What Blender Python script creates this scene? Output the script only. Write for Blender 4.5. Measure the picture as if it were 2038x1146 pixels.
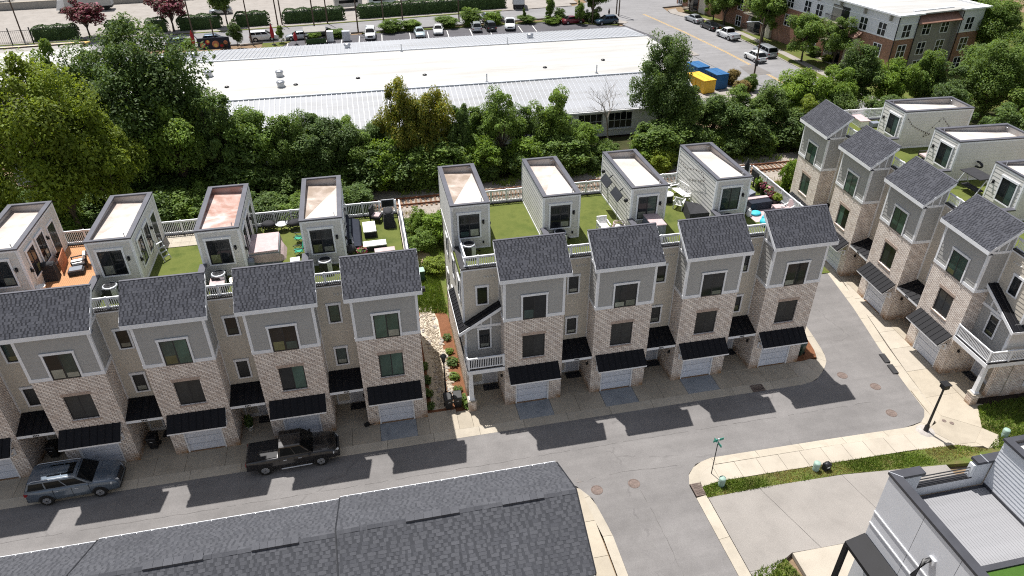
import bpy, math, random
import numpy as np
from mathutils import Matrix, Vector

for o in list(bpy.data.objects):
    bpy.data.objects.remove(o)
SC = bpy.context.scene
COL = SC.collection
R = math.radians
rnd = random.Random(7)

# ---------------------------------------------------------------- camera, light, exposure
cam_d = bpy.data.cameras.new('camera')
cam = bpy.data.objects.new('camera', cam_d)
COL.objects.link(cam)
cam_d.sensor_width = 36.0
cam_d.lens = 1413.0 / 2038.0 * 36.0
cam_d.clip_start = 0.5
cam_d.clip_end = 2000
_yaw, _pit, _rol = R(11.9256), R(33.357), R(-0.2595)
_f = Vector((math.sin(_yaw)*math.cos(_pit), math.cos(_yaw)*math.cos(_pit), -math.sin(_pit)))
_r = Vector((math.cos(_yaw), -math.sin(_yaw), 0))
_u = _r.cross(_f)
_r2 = _r*math.cos(_rol) + _u*math.sin(_rol)
_u2 = -_r*math.sin(_rol) + _u*math.cos(_rol)
_m = Matrix(((_r2.x, _u2.x, -_f.x, -7.0708), (_r2.y, _u2.y, -_f.y, -36.003), (_r2.z, _u2.z, -_f.z, 33.8976), (0, 0, 0, 1)))
cam.matrix_world = _m
SC.camera = cam

SUN_DIR = Vector((-1.6, 4.05, 10.6)).normalized()      # towards the sun
world = bpy.data.worlds.new('World')
SC.world = world
world.use_nodes = True
wn = world.node_tree
sky = wn.nodes.new('ShaderNodeTexSky')
sky.sky_type = 'NISHITA'
sky.sun_disc = False
sky.sun_elevation = math.asin(SUN_DIR.z)
sky.sun_rotation = math.atan2(SUN_DIR.x, SUN_DIR.y)
sky.altitude = 200
sky.air_density = 1.0
sky.dust_density = 1.6
hs = wn.nodes.new('ShaderNodeHueSaturation')
hs.inputs['Saturation'].default_value = .5
wn.links.new(sky.outputs[0], hs.inputs['Color'])
wn.links.new(hs.outputs[0], wn.nodes['Background'].inputs[0])
wn.nodes['Background'].inputs[1].default_value = 0.092
sun_d = bpy.data.lights.new('sun', 'SUN')
sun_d.energy = 4.8
sun_d.angle = R(0.5)
sun_d.color = (1.0, 0.968, 0.925)
sun = bpy.data.objects.new('sun', sun_d)
COL.objects.link(sun)
sun.location = (-20, 50, 120)
sun.rotation_euler = (-SUN_DIR).to_track_quat('-Z', 'Y').to_euler()
SC.view_settings.view_transform = 'Standard'
SC.view_settings.look = 'None'
SC.view_settings.gamma = 1
SC.view_settings.use_curve_mapping = False
SC.view_settings.exposure = 0.45
SC.cycles.filter_width = 1.1
SC.cycles.use_denoising = False

# ---------------------------------------------------------------- materials
MATS = {}
class NT:
    def __init__(s, name):
        s.m = bpy.data.materials.new(name)
        s.m.use_nodes = True
        s.t = s.m.node_tree
        s.b = s.t.nodes['Principled BSDF']
        MATS[name] = s.m
    def n(s, typ, ins=None, **kw):
        nd = s.t.nodes.new(typ)
        for k, v in kw.items():
            setattr(nd, k, v)
        for k, v in (ins or {}).items():
            if hasattr(v, 'is_output') or isinstance(v, bpy.types.NodeSocket):
                s.t.links.new(v, nd.inputs[k])
            else:
                nd.inputs[k].default_value = v
        return nd
    def to(s, sock, name):
        s.t.links.new(sock, s.b.inputs[name])
    def coord(s, which='Object'):
        return s.n('ShaderNodeTexCoord').outputs[which]
    def noise(s, vec, scale, detail=4, rough=.6, dist=0):
        return s.n('ShaderNodeTexNoise', {'Vector': vec, 'Scale': scale, 'Detail': detail, 'Roughness': rough, 'Distortion': dist}).outputs['Fac']
    def ramp(s, fac, pts):
        nd = s.n('ShaderNodeValToRGB', {0: fac})
        cr = nd.color_ramp
        while len(cr.elements) < len(pts):
            cr.elements.new(0.5)
        for e, (p, c) in zip(cr.elements, pts):
            e.position = p
            e.color = (*c, 1) if len(c) == 3 else c
        return nd.outputs[0]
    def mix(s, fac, a, b, mode='MIX'):
        nd = s.n('ShaderNodeMix', data_type='RGBA', blend_type=mode)
        for i, v in ((0, fac), (6, a), (7, b)):
            if isinstance(v, bpy.types.NodeSocket):
                s.t.links.new(v, nd.inputs[i])
            else:
                nd.inputs[i].default_value = v if i == 0 else ((*v, 1) if len(v) == 3 else v)
        return nd.outputs[2]
    def math(s, op, a, b=0.0, c=0.0):
        nd = s.n('ShaderNodeMath', operation=op)
        for i, v in ((0, a), (1, b), (2, c)):
            if isinstance(v, bpy.types.NodeSocket):
                s.t.links.new(v, nd.inputs[i])
            else:
                nd.inputs[i].default_value = v
        return nd.outputs[0]
    def bump(s, h, strength=.3, dist=.02):
        b = s.n('ShaderNodeBump', {'Height': h, 'Strength': strength, 'Distance': dist})
        s.to(b.outputs[0], 'Normal')

def g3(v, f):
    return tuple(max(0.0, min(1.0, c*f)) for c in v)

def simple(name, col, rough=.6, var=.12, scale=3.0, spec=.4, metal=0.0, bump=0, bscale=40, rand=0.0, fine=0.0, coat=0.0):
    t = NT(name)
    co = t.coord()
    f = t.noise(co, scale)
    c = t.ramp(f, [(.3, g3(col, 1-var)), (.7, g3(col, 1+var))])
    if fine:
        f2 = t.noise(co, bscale, 3)
        c = t.mix(1.0, c, t.ramp(f2, [(.3, (1-fine,)*3), (.7, (1+fine,)*3)]), 'MULTIPLY')
    if rand:
        oi = t.n('ShaderNodeObjectInfo').outputs['Random']
        c = t.mix(1.0, c, t.ramp(oi, [(0, (1-rand,)*3), (1, (1+rand,)*3)]), 'MULTIPLY')
    t.to(c, 'Base Color')
    t.b.inputs['Roughness'].default_value = rough
    t.b.inputs['Metallic'].default_value = metal
    t.b.inputs['Specular IOR Level'].default_value = spec
    if coat:
        t.b.inputs['Coat Weight'].default_value = coat
        t.b.inputs['Coat Roughness'].default_value = .06
    if bump:
        t.bump(t.noise(co, bscale, 3), bump, .01)
    return t.m

def wallvec(t, axis_sum=True):
    sp = t.n('ShaderNodeSeparateXYZ', {0: t.coord()})
    u = t.math('ADD', sp.outputs[0], sp.outputs[1])
    return t.n('ShaderNodeCombineXYZ', {0: u, 1: sp.outputs[2]}).outputs[0], sp

def brick_mat(name, light, dark, mortar, bias=-.25, stain=(.30, .17, .08), stain_h=.75):
    t = NT(name)
    v, sp = wallvec(t)
    bt = t.n('ShaderNodeTexBrick', {'Vector': v, 'Color1': (*light, 1), 'Color2': (*dark, 1), 'Mortar': (*mortar, 1), 'Scale': 1.0,
                                    'Mortar Size': .017, 'Mortar Smooth': .2, 'Bias': bias, 'Brick Width': .30, 'Row Height': .1})
    bt.offset = .5
    n1 = t.noise(t.coord(), 1.3, 5)
    c = t.mix(1.0, bt.outputs[0], t.ramp(n1, [(.3, (.86, .84, .83)), (.7, (1.1, 1.09, 1.07))]), 'MULTIPLY')
    h = t.math('SUBTRACT', stain_h, sp.outputs[2])
    n2 = t.noise(t.coord(), 2.2, 5)
    st = t.math('MULTIPLY', t.math('MULTIPLY', t.math('MAXIMUM', h, 0), 1.5), t.math('SUBTRACT', t.math('MULTIPLY', n2, 2.2), .45))
    st = t.n('ShaderNodeClamp', {0: st}).outputs[0]
    c = t.mix(st, c, stain)
    t.to(c, 'Base Color')
    t.b.inputs['Roughness'].default_value = .85
    t.b.inputs['Specular IOR Level'].default_value = .2
    inv = t.math('SUBTRACT', 1.0, bt.outputs['Fac'])
    t.bump(inv, .5, .012)
    return t.m

brick_mat('brick', (.97, .90, .83), (.70, .60, .53), (.25, .20, .17), -.3)
brick_mat('brick_red', (.33, .15, .09), (.20, .085, .055), (.36, .27, .22), -.1, stain_h=0)
simple('lintel_brick', (.46, .36, .30), .85, .25, 9, fine=.2, bscale=30)
simple('siding_grey', (.385, .38, .365), .65, .05, .8, bump=.05, bscale=60, fine=.04)
simple('siding_tan', (.58, .53, .45), .65, .05, .8, bump=.05, bscale=60, fine=.04)
simple('siding_pent', (.64, .625, .59), .65, .06, .9, bump=.05, bscale=60, fine=.04)
simple('siding_white', (.66, .67, .70), .55, .04, .8, fine=.03)
simple('trim_white', (.80, .81, .83), .5, .04, 2)
simple('trim_black', (.020, .021, .025), .45, .2, 4)
simple('coping_dark', (.05, .051, .06), .5, .15, 1.2, fine=.08)
simple('cap_dark', (.092, .092, .108), .5, .18, 1.2, fine=.08)
simple('metal_black', (.0085, .0085, .011), .6, .15, 2, spec=.22)
simple('metal_bronze', (.03, .029, .032), .45, .15, 2, spec=.5)
simple('garage_white', (.68, .71, .78), .5, .05, 1.5)
simple('door_grey', (.55, .56, .60), .5, .05, 1.5)
simple('black_plastic', (.016, .016, .018), .5, .15, 3)
simple('black_cloth', (.028, .028, .032), .85, .2, 3, fine=.15)
simple('navy_cloth', (.018, .022, .035), .9, .2, 3, fine=.15)
simple('white_cloth', (.80, .79, .78), .8, .05, 3)
simple('white_plastic', (.80, .80, .79), .4, .04, 3)
simple('grey_plastic', (.20, .22, .26), .5, .08, 3)
simple('steel', (.45, .46, .48), .35, .08, 4, metal=.8)
simple('galv', (.55, .57, .60), .45, .1, 4, metal=.4)
simple('pole_wood', (.10, .07, .05), .9, .25, 3)
simple('pole_black', (.014, .014, .016), .45, .2, 3)
simple('rust', (.20, .085, .045), .85, .35, 3, fine=.3, bscale=25)
simple('tie_wood', (.20, .12, .075), .9, .3, 2, fine=.25, bscale=20, rand=.25)
simple('pink_cover', (.50, .385, .385), .7, .12, 2.5, bump=.3, bscale=4)
simple('green_cloth', (.02, .28, .17), .7, .15, 4)
simple('cyan_cloth', (.06, .50, .62), .6, .12, 4, bump=.3, bscale=5)
simple('red_cloth', (.34, .02, .025), .8, .15, 4)
simple('terracotta', (.42, .17, .09), .8, .2, 4)
simple('yellow_paint', (.72, .43, .03), .5, .12, 2)
simple('blue_paint', (.018, .11, .27), .5, .12, 2)
simple('utility_green', (.30, .42, .36), .6, .08, 3)
simple('dark_green_plastic', (.02, .05, .035), .5, .1, 3)
simple('copper_roof', (.25, .135, .095), .6, .2, 2)
simple('stucco_grey', (.30, .285, .26), .8, .1, 1.5)
simple('awning_yellow', (.62, .42, .12), .7, .12, 2)
simple('sign_green', (.03, .26, .20), .45, .1, 3)
simple('skin', (.30, .17, .12), .6, .05, 3)
simple('white_paint', (.76, .75, .72), .6, .12, 3)
simple('yellow_line', (.60, .38, .10), .7, .25, 2)
simple('bark', (.075, .058, .045), .95, .3, 6, bump=.4, bscale=20)
simple('bark_pale', (.26, .22, .18), .95, .2, 6)

def glass_mat(name, col, rough=.06):
    t = NT(name)
    co = t.coord()
    f = t.noise(co, .9, 2)
    oi = t.n('ShaderNodeObjectInfo').outputs['Random']
    c = t.ramp(f, [(.35, g3(col, .75)), (.65, g3(col, 1.25))])
    c = t.mix(1.0, c, t.ramp(oi, [(0, (.6,)*3), (1, (1.35,)*3)]), 'MULTIPLY')
    t.to(c, 'Base Color')
    t.b.inputs['Roughness'].default_value = rough
    t.b.inputs['IOR'].default_value = 1.5
    t.b.inputs['Specular IOR Level'].default_value = .5
    return t.m
glass_mat('glass_dark', (.016, .019, .022))
glass_mat('glass_screen', (.026, .028, .029), .25)
glass_mat('glass_green', (.042, .066, .060))
glass_mat('glass_blind', (.050, .092, .074))
glass_mat('glass_car', (.008, .009, .010), .05)
MATS['glass_car'].node_tree.nodes['Principled BSDF'].inputs['Specular IOR Level'].default_value = .12
for _n in ('glass_dark', 'glass_screen', 'glass_green', 'glass_blind'):
    MATS[_n].node_tree.nodes['Principled BSDF'].inputs['Specular IOR Level'].default_value = .32
glass_mat('glass_pale', (.26, .27, .23))
glass_mat('glass_olive', (.14, .15, .075))

def concrete(name, col, stain=(.5, .47, .42), amt=.5, rand=.08, fine=.1):
    t = NT(name)
    co = t.coord()
    geo = t.n('ShaderNodeNewGeometry').outputs['Position']
    f = t.noise(geo, .45, 6, .65)
    c = t.ramp(f, [(.3, g3(col, .86)), (.52, col), (.75, g3(col, 1.1))])
    f2 = t.noise(geo, 1.1, 5, .6, .6)
    c = t.mix(t.math('MULTIPLY', t.n('ShaderNodeClamp', {0: t.math('MULTIPLY', t.math('SUBTRACT', f2, .52), 5)}).outputs[0], amt), c, stain)
    f3 = t.noise(geo, 28, 3)
    c = t.mix(1.0, c, t.ramp(f3, [(.3, (1-fine,)*3), (.7, (1+fine,)*3)]), 'MULTIPLY')
    if rand:
        oi = t.n('ShaderNodeObjectInfo').outputs['Random']
        c = t.mix(1.0, c, t.ramp(oi, [(0, (1-rand,)*3), (1, (1+rand,)*3)]), 'MULTIPLY')
    t.to(c, 'Base Color')
    t.b.inputs['Roughness'].default_value = .85
    t.b.inputs['Specular IOR Level'].default_value = .2
    t.bump(f3, .15, .01)
    return t.m
concrete('concrete', (.40, .352, .28), (.27, .23, .18), .35, .07)
concrete('concrete_pale', (.425, .38, .315), (.33, .29, .23), .3, .05)
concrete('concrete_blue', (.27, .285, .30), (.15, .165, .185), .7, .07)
concrete('concrete_kerb', (.43, .385, .315), (.28, .24, .19), .35, .07)
concrete('lot_concrete', (.31, .285, .26), (.23, .195, .165), .5, 0)
concrete('aggregate', (.275, .255, .235), (.25, .235, .22), .3, 0, .22)

def asphalt(name, col, patch=.12, crack=True, fine=.16):
    t = NT(name)
    geo = t.n('ShaderNodeNewGeometry').outputs['Position']
    f = t.noise(geo, .16, 6, .6)
    c = t.ramp(f, [(.3, g3(col, 1-patch)), (.7, g3(col, 1+patch))])
    tr = t.noise(t.n('ShaderNodeVectorMath', {0: geo, 1: (.07, 1.1, 1)}, operation='MULTIPLY').outputs[0], 1.0, 4, .6)
    c = t.mix(1.0, c, t.ramp(tr, [(.35, (.93,)*3), (.65, (1.06,)*3)]), 'MULTIPLY')
    f1 = t.noise(geo, 1.2, 5, .6)
    c = t.mix(1.0, c, t.ramp(f1, [(.3, (.93,)*3), (.7, (1.06,)*3)]), 'MULTIPLY')
    f3 = t.noise(geo, 24, 4, .8)
    c = t.mix(1.0, c, t.ramp(f3, [(.3, (1-fine,)*3), (.7, (1+fine,)*3)]), 'MULTIPLY')
    if crack:
        dv = t.n('ShaderNodeVectorMath', {0: geo, 1: t.n('ShaderNodeVectorMath', {0: t.n('ShaderNodeTexNoise', {'Vector': geo, 'Scale': .8, 'Detail': 5}).outputs['Color'], 1: (1.6, 1.6, 0)}, operation='MULTIPLY').outputs[0]}, operation='ADD').outputs[0]
        vo = t.n('ShaderNodeTexVoronoi', {'Vector': dv, 'Scale': .085}, feature='DISTANCE_TO_EDGE').outputs[0]
        ck = t.math('LESS_THAN', vo, .0035)
        msk = t.math('GREATER_THAN', t.noise(geo, .3, 2), .5)
        c = t.mix(t.math('MULTIPLY', t.math('MULTIPLY', ck, msk), .18), c, (.05, .045, .045))
        # tan dust spots
        sp = t.n('ShaderNodeClamp', {0: t.math('MULTIPLY', t.math('SUBTRACT', t.noise(geo, .35, 6, .7), .66), 8)}).outputs[0]
        c = t.mix(t.math('MULTIPLY', sp, .5), c, g3((.38, .30, .23), 1))
    t.to(c, 'Base Color')
    t.b.inputs['Roughness'].default_value = .9
    t.b.inputs['Specular IOR Level'].default_value = .15
    t.bump(f3, .2, .008)
    return t.m
asphalt('asphalt', (.19, .181, .177), .16, True, .2)
asphalt('asphalt_old', (.235, .230, .232), .1)
asphalt('asphalt_lot', (.105, .102, .11), .15, False)
asphalt('asphalt_patch', (.19, .178, .17), .1, False)

def island(name, cols, rough=.85, spec=.2, noise_amt=.2, nscale=1.0, fine=0.0, trans=0.0, rand=.0, bump=0):
    """colour picked per loose piece of the mesh"""
    t = NT(name)
    g = t.n('ShaderNodeNewGeometry')
    r = g.outputs['Random Per Island']
    k = len(cols)
    c = t.ramp(r, [((i+.0)/max(1, k-1), cc) for i, cc in enumerate(cols)])
    f = t.noise(t.coord(), nscale, 4)
    c = t.mix(1.0, c, t.ramp(f, [(.3, (1-noise_amt,)*3), (.7, (1+noise_amt,)*3)]), 'MULTIPLY')
    if rand:
        oi = t.n('ShaderNodeObjectInfo').outputs['Random']
        c = t.mix(1.0, c, t.ramp(oi, [(0, (1-rand, 1-rand, 1-rand*.6)), (.5, (1, 1, 1)), (1, (1+rand, 1+rand*.7, 1-rand*.3))]), 'MULTIPLY')
    if fine:
        f3 = t.noise(t.coord(), 25, 3)
        c = t.mix(1.0, c, t.ramp(f3, [(.3, (1-fine,)*3), (.7, (1+fine,)*3)]), 'MULTIPLY')
    t.to(c, 'Base Color')
    t.b.inputs['Roughness'].default_value = rough
    t.b.inputs['Specular IOR Level'].default_value = spec
    if trans:
        t.b.inputs['Transmission Weight'].default_value = 0
        tr = t.n('ShaderNodeBsdfTranslucent', {0: t.mix(1.0, c, (1.25, 1.2, .55), 'MULTIPLY')})
        ms = t.n('ShaderNodeMixShader', {0: trans, 1: t.b.outputs[0], 2: tr.outputs[0]})
        t.t.links.new(ms.outputs[0], t.t.nodes['Material Output'].inputs[0])
    return t.m
def leafset(base, spread=.35):
    b = base
    return [g3(b, 1-spread), b, g3(b, 1+spread*.6), g3((b[0]*1.25, b[1]*1.1, b[2]*.8), 1+spread)]
island('leaf_dark', leafset((.098, .160, .044), .16), .6, .3, .42, 5.0, trans=.38, rand=.15)
island('leaf_mid', leafset((.142, .225, .050), .16), .6, .3, .42, 5.0, trans=.42, rand=.15)
island('leaf_yellow', leafset((.185, .25, .034), .16), .6, .3, .42, 5.0, trans=.42, rand=.1)
island('leaf_gold', [(.12, .17, .03), (.15, .19, .032), (.26, .23, .035), (.20, .21, .03)], .6, .3, .45, 5.0, trans=.42, rand=.1)
island('leaf_bright', leafset((.155, .25, .036), .16), .6, .3, .42, 5.0, trans=.42, rand=.1)
island('leaf_hedge', leafset((.045, .085, .022), .16), .6, .3, .42, 5.0, trans=.15)
island('leaf_pink', [(.05, .06, .025), (.10, .05, .04), (.26, .055, .085), (.34, .09, .14)], .6, .3, .35, .5, trans=.2)
island('leaf_dry', leafset((.20, .155, .06)), .7, .2, .3, .5, trans=.2)
island('grass_blade', leafset((.115, .175, .03), .4), .7, .2, .4, .35, trans=.25)
island('grass_dry', leafset((.22, .19, .075), .4), .7, .2, .4, .35, trans=.25)
island('shingle', [(.060, .062, .073), (.068, .070, .082), (.075, .077, .089), (.083, .085, .097)], .9, .15, .10, .6, fine=.12)
island('shingle_dark', [(.026, .027, .032), (.034, .035, .041), (.042, .043, .05)], .9, .15, .1, .6, fine=.12)
island('shingle_far', [(.068, .070, .079), (.076, .078, .087), (.083, .085, .094), (.09, .092, .102)], .9, .15, .1, .3, fine=.12)
island('shingle_mid', [(.052, .054, .061), (.057, .059, .066), (.062, .064, .072)], .9, .15, .1, .6, fine=.12)
island('rock', [(.30, .25, .19), (.42, .36, .28), (.52, .46, .37), (.36, .32, .28)], .9, .2, .2, 3, fine=.15)
island('rock_grey', [(.22, .20, .19), (.32, .29, .27), (.42, .39, .36), (.28, .25, .22)], .9, .2, .2, 3, fine=.15)
island('deck_wood', [(.46, .235, .115), (.50, .26, .13), (.43, .215, .10), (.48, .25, .125)], .7, .3, .12, 1.5, fine=.06)
island('grey_boards', [(.21, .21, .225), (.28, .28, .29), (.245, .245, .26)], .6, .3, .08, 1.0)
island('flower_mix', [(.5, .5, .45), (.45, .05, .12), (.10, .16, .04), (.12, .2, .04)], .7, .2, .2, 2)

def ground_mat(name, cols, scale=.6, fine=.25, fs=14):
    t = NT(name)
    geo = t.n('ShaderNodeNewGeometry').outputs['Position']
    f = t.noise(geo, scale, 6, .65)
    k = len(cols)
    c = t.ramp(f, [(.28 + .44*i/(k-1), cc) for i, cc in enumerate(cols)])
    f3 = t.noise(geo, fs, 4, .75)
    c = t.mix(1.0, c, t.ramp(f3, [(.3, (1-fine,)*3), (.7, (1+fine,)*3)]), 'MULTIPLY')
    t.to(c, 'Base Color')
    t.b.inputs['Roughness'].default_value = .95
    t.b.inputs['Specular IOR Level'].default_value = .1
    t.bump(f3, .6, .03)
    return t.m
ground_mat('grass_ground', [(.17, .125, .07), (.12, .12, .04), (.10, .135, .03), (.19, .155, .065)], .7)
ground_mat('soil', [(.16, .11, .07), (.24, .17, .11), (.12, .10, .05)], .5)
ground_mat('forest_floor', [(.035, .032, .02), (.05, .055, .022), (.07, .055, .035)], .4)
ground_mat('mulch', [(.155, .068, .035), (.20, .092, .05), (.12, .055, .03)], .9, .4, 18)
ground_mat('mulch_dark', [(.022, .017, .014), (.035, .026, .02), (.02, .016, .012)], .9, .4, 18)
ground_mat('turf', [(.085, .112, .028), (.122, .142, .038), (.066, .092, .023)], .55, .16, 20)
ground_mat('turf_bright', [(.045, .10, .018), (.06, .125, .024), (.05, .11, .02)], .6, .15, 20)
ground_mat('ballast', [(.27, .235, .20), (.34, .30, .26), (.22, .19, .16)], .8, .35, 12)
ground_mat('dirt', [(.30, .22, .14), (.36, .28, .19), (.20, .17, .08)], .6, .2, 12)

def membrane(name, stain_cols, thr, seed):
    """pale roof membrane with ponding stains that gather at the low corner"""
    t = NT(name)
    co = t.coord()
    v = t.n('ShaderNodeVectorMath', {0: co, 1: (seed*3.1, seed*1.7, 0)}, operation='ADD').outputs[0]
    f = t.noise(v, .55, 6, .6, .5)
    c = t.ramp(f, [(.0, (.56, .54, .52)), (thr-.1, (.55, .525, .50)), (thr, stain_cols[0]), (min(.98, thr+.14), stain_cols[1])])
    f2 = t.noise(v, 5, 5, .7)
    c = t.mix(1.0, c, t.ramp(f2, [(.3, (.93,)*3), (.7, (1.05,)*3)]), 'MULTIPLY')
    t.to(c, 'Base Color')
    t.b.inputs['Roughness'].default_value = .7
    return t.m
membrane('membrane_white', [(.49, .43, .39), (.42, .35, .30)], .48, 1)
membrane('membrane_tan', [(.44, .365, .31), (.28, .215, .165)], .44, 5)
membrane('membrane_pink', [(.50, .36, .32), (.34, .19, .145)], .42, 3)
membrane('membrane_clean', [(.52, .475, .44), (.46, .41, .37)], .50, 8)

def tpo(name, col):
    t = NT(name)
    geo = t.n('ShaderNodeNewGeometry').outputs['Position']
    f = t.noise(geo, .12, 7, .65)
    c = t.ramp(f, [(.3, g3(col, .93)), (.55, col), (.8, g3(col, 1.05))])
    sx = t.n('ShaderNodeVectorMath', {0: geo, 1: (.05, .6, 1)}, operation='MULTIPLY').outputs[0]
    st = t.noise(sx, 1.2, 6, .7)
    c = t.mix(1.0, c, t.ramp(st, [(.3, (.80, .78, .74)), (.55, (1.0,)*3)]), 'MULTIPLY')
    t.to(c, 'Base Color')
    t.b.inputs['Roughness'].default_value = .6
    return t.m
tpo('tpo_white', (.455, .448, .432))
tpo('roof_metal', (.335, .345, .365))
tpo('wall_white', (.72, .73, .74))

def car_paint(name, col, metal=.3, rough=.3):
    t = NT(name)
    t.b.inputs['Base Color'].default_value = (*col, 1)
    f = t.noise(t.coord(), 1.5, 3)
    t.to(t.ramp(f, [(.3, g3(col, .93)), (.7, g3(col, 1.06))]), 'Base Color')
    t.b.inputs['Metallic'].default_value = metal
    t.b.inputs['Roughness'].default_value = rough
    t.b.inputs['Coat Weight'].default_value = .8
    t.b.inputs['Coat Roughness'].default_value = .04
    return t.m
car_paint('paint_blue_grey', (.12, .155, .20), .4)
car_paint('paint_charcoal', (.022, .021, .022), .4, .35)
car_paint('paint_white', (.70, .71, .71), 0, .35)
car_paint('paint_silver', (.40, .42, .44), .5, .35)
car_paint('paint_pale_blue', (.42, .50, .52), .3, .35)
car_paint('paint_black', (.010, .011, .013), .2, .3)
car_paint('paint_navy', (.02, .05, .085), .4, .3)
car_paint('paint_red', (.16, .012, .022), .3, .3)
car_paint('paint_teal', (.05, .09, .09), .4, .3)
simple('tyre', (.012, .012, .012), .9, .1, 4)
simple('rim', (.42, .43, .45), .35, .08, 5, metal=.7)
simple('lamp_lens', (.62, .64, .66), .15, .05, 5, spec=.6)
simple('lamp_red', (.28, .015, .015), .25, .1, 5, spec=.6)
def emit(name, col, s):
    t = NT(name)
    t.b.inputs['Base Color'].default_value = (*col, 1)
    t.b.inputs['Emission Color'].default_value = (*col, 1)
    t.b.inputs['Emission Strength'].default_value = s
emit('lamp_lit', (1.0, .88, .70), 9)

# ---------------------------------------------------------------- mesh helpers
class MB:
    def __init__(s, mirror=None):
        s.v, s.f, s.mi, s.sm, s.pieces = [], [], [], [], []
        s.mirror = mirror
        s.cur = 0
        s.smooth = False
    def face(s, pts, mi=None):
        i = len(s.v)
        if s.mirror is not None:
            pts = [(s.mirror - p[0], p[1], p[2]) for p in pts][::-1]
        s.v.extend(tuple(p) for p in pts)
        s.f.append(tuple(range(i, i+len(pts))))
        s.mi.append(s.cur if mi is None else mi)
        s.sm.append(s.smooth)
    def mesh_add(s, verts, faces):
        i = len(s.v)
        s.pieces.append((i, len(s.f)))
        if s.mirror is not None:
            verts = [(s.mirror - p[0], p[1], p[2]) for p in verts]
            faces = [f[::-1] for f in faces]
        s.v.extend(tuple(p) for p in verts)
        for f in faces:
            s.f.append(tuple(i+k for k in f))
            s.mi.append(s.cur)
            s.sm.append(s.smooth)
    def box(s, x0, x1, y0, y1, z0, z1):
        v = [(x0, y0, z0), (x1, y0, z0), (x1, y1, z0), (x0, y1, z0), (x0, y0, z1), (x1, y0, z1), (x1, y1, z1), (x0, y1, z1)]
        s.mesh_add(v, [(0, 3, 2, 1), (4, 5, 6, 7), (0, 1, 5, 4), (1, 2, 6, 5), (2, 3, 7, 6), (3, 0, 4, 7)])
    def hexa(s, v):
        s.mesh_add(v, [(0, 3, 2, 1), (4, 5, 6, 7), (0, 1, 5, 4), (1, 2, 6, 5), (2, 3, 7, 6), (3, 0, 4, 7)])
    def beam(s, a, b, w, h=None, up=(0, 0, 1)):
        h = w if h is None else h
        a, b = Vector(a), Vector(b)
        d = (b-a).normalized()
        u = Vector(up)
        if abs(d.dot(u)) > .98:
            u = Vector((0, 1, 0))
        r = d.cross(u).normalized()*w/2
        u = r.cross(d).normalized()*h/2
        s.hexa([a-r-u, a+r-u, b+r-u, b-r-u, a-r+u, a+r+u, b+r+u, b-r+u])
    def prism(s, poly, z0, z1):
        n = len(poly)
        v = [(*p[:2], z0) for p in poly] + [(*p[:2], z1) for p in poly]
        f = [tuple(range(n))[::-1], tuple(range(n, 2*n))] + [(i, (i+1) % n, n+(i+1) % n, n+i) for i in range(n)]
        s.mesh_add(v, f)
    def tube(s, pts, r, n=8, cap=True):
        """pts list of 3d points, r radius or list"""
        P = [Vector(p) for p in pts]
        rs = r if isinstance(r, (list, tuple)) else [r]*len(P)
        rings = []
        for i, p in enumerate(P):
            d = (P[min(i+1, len(P)-1)] - P[max(i-1, 0)]).normalized()
            u = Vector((0, 0, 1)) if abs(d.z) < .95 else Vector((1, 0, 0))
            a = d.cross(u).normalized()
            b = a.cross(d).normalized()
            rings.append([p + (a*math.cos(2*math.pi*k/n) + b*math.sin(2*math.pi*k/n))*rs[i] for k in range(n)])
        v = [q for rg in rings for q in rg]
        f = []
        for i in range(len(P)-1):
            for k in range(n):
                f.append((i*n+k, i*n+(k+1) % n, (i+1)*n+(k+1) % n, (i+1)*n+k))
        sm = s.smooth
        s.smooth = True
        s.mesh_add(v, f)
        s.smooth = sm
        if cap:
            s.mesh_add(rings[0], [tuple(range(n))])
            s.mesh_add(rings[-1], [tuple(range(n))[::-1]])
    def cyl(s, x, y, z0, z1, r0, r1=None, n=14):
        s.tube([(x, y, z0), (x, y, z1)], [r0, r0 if r1 is None else r1], n)
    def lathe(s, x, y, prof, n=16):
        v, f = [], []
        for (r, z) in prof:
            for k in range(n):
                a = 2*math.pi*k/n
                v.append((x+r*math.cos(a), y+r*math.sin(a), z))
        for i in range(len(prof)-1):
            for k in range(n):
                f.append((i*n+k, i*n+(k+1) % n, (i+1)*n+(k+1) % n, (i+1)*n+k))
        sm = s.smooth
        s.smooth = True
        s.mesh_add(v, f)
        s.smooth = sm
        m = len(prof)-1
        s.mesh_add(v[m*n:], [tuple(range(n))])
    def ell(s, c, r, nu=10, nv=6):
        prof = []
        v, f = [], []
        for i in range(nv+1):
            t = math.pi*i/nv
            for k in range(nu):
                a = 2*math.pi*k/nu
                v.append((c[0]+r[0]*math.sin(t)*math.cos(a), c[1]+r[1]*math.sin(t)*math.sin(a), c[2]-r[2]*math.cos(t)))
        for i in range(nv):
            for k in range(nu):
                f.append((i*nu+k, i*nu+(k+1) % nu, (i+1)*nu+(k+1) % nu, (i+1)*nu+k))
        sm = s.smooth
        s.smooth = True
        s.mesh_add(v, f)
        s.smooth = sm
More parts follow.
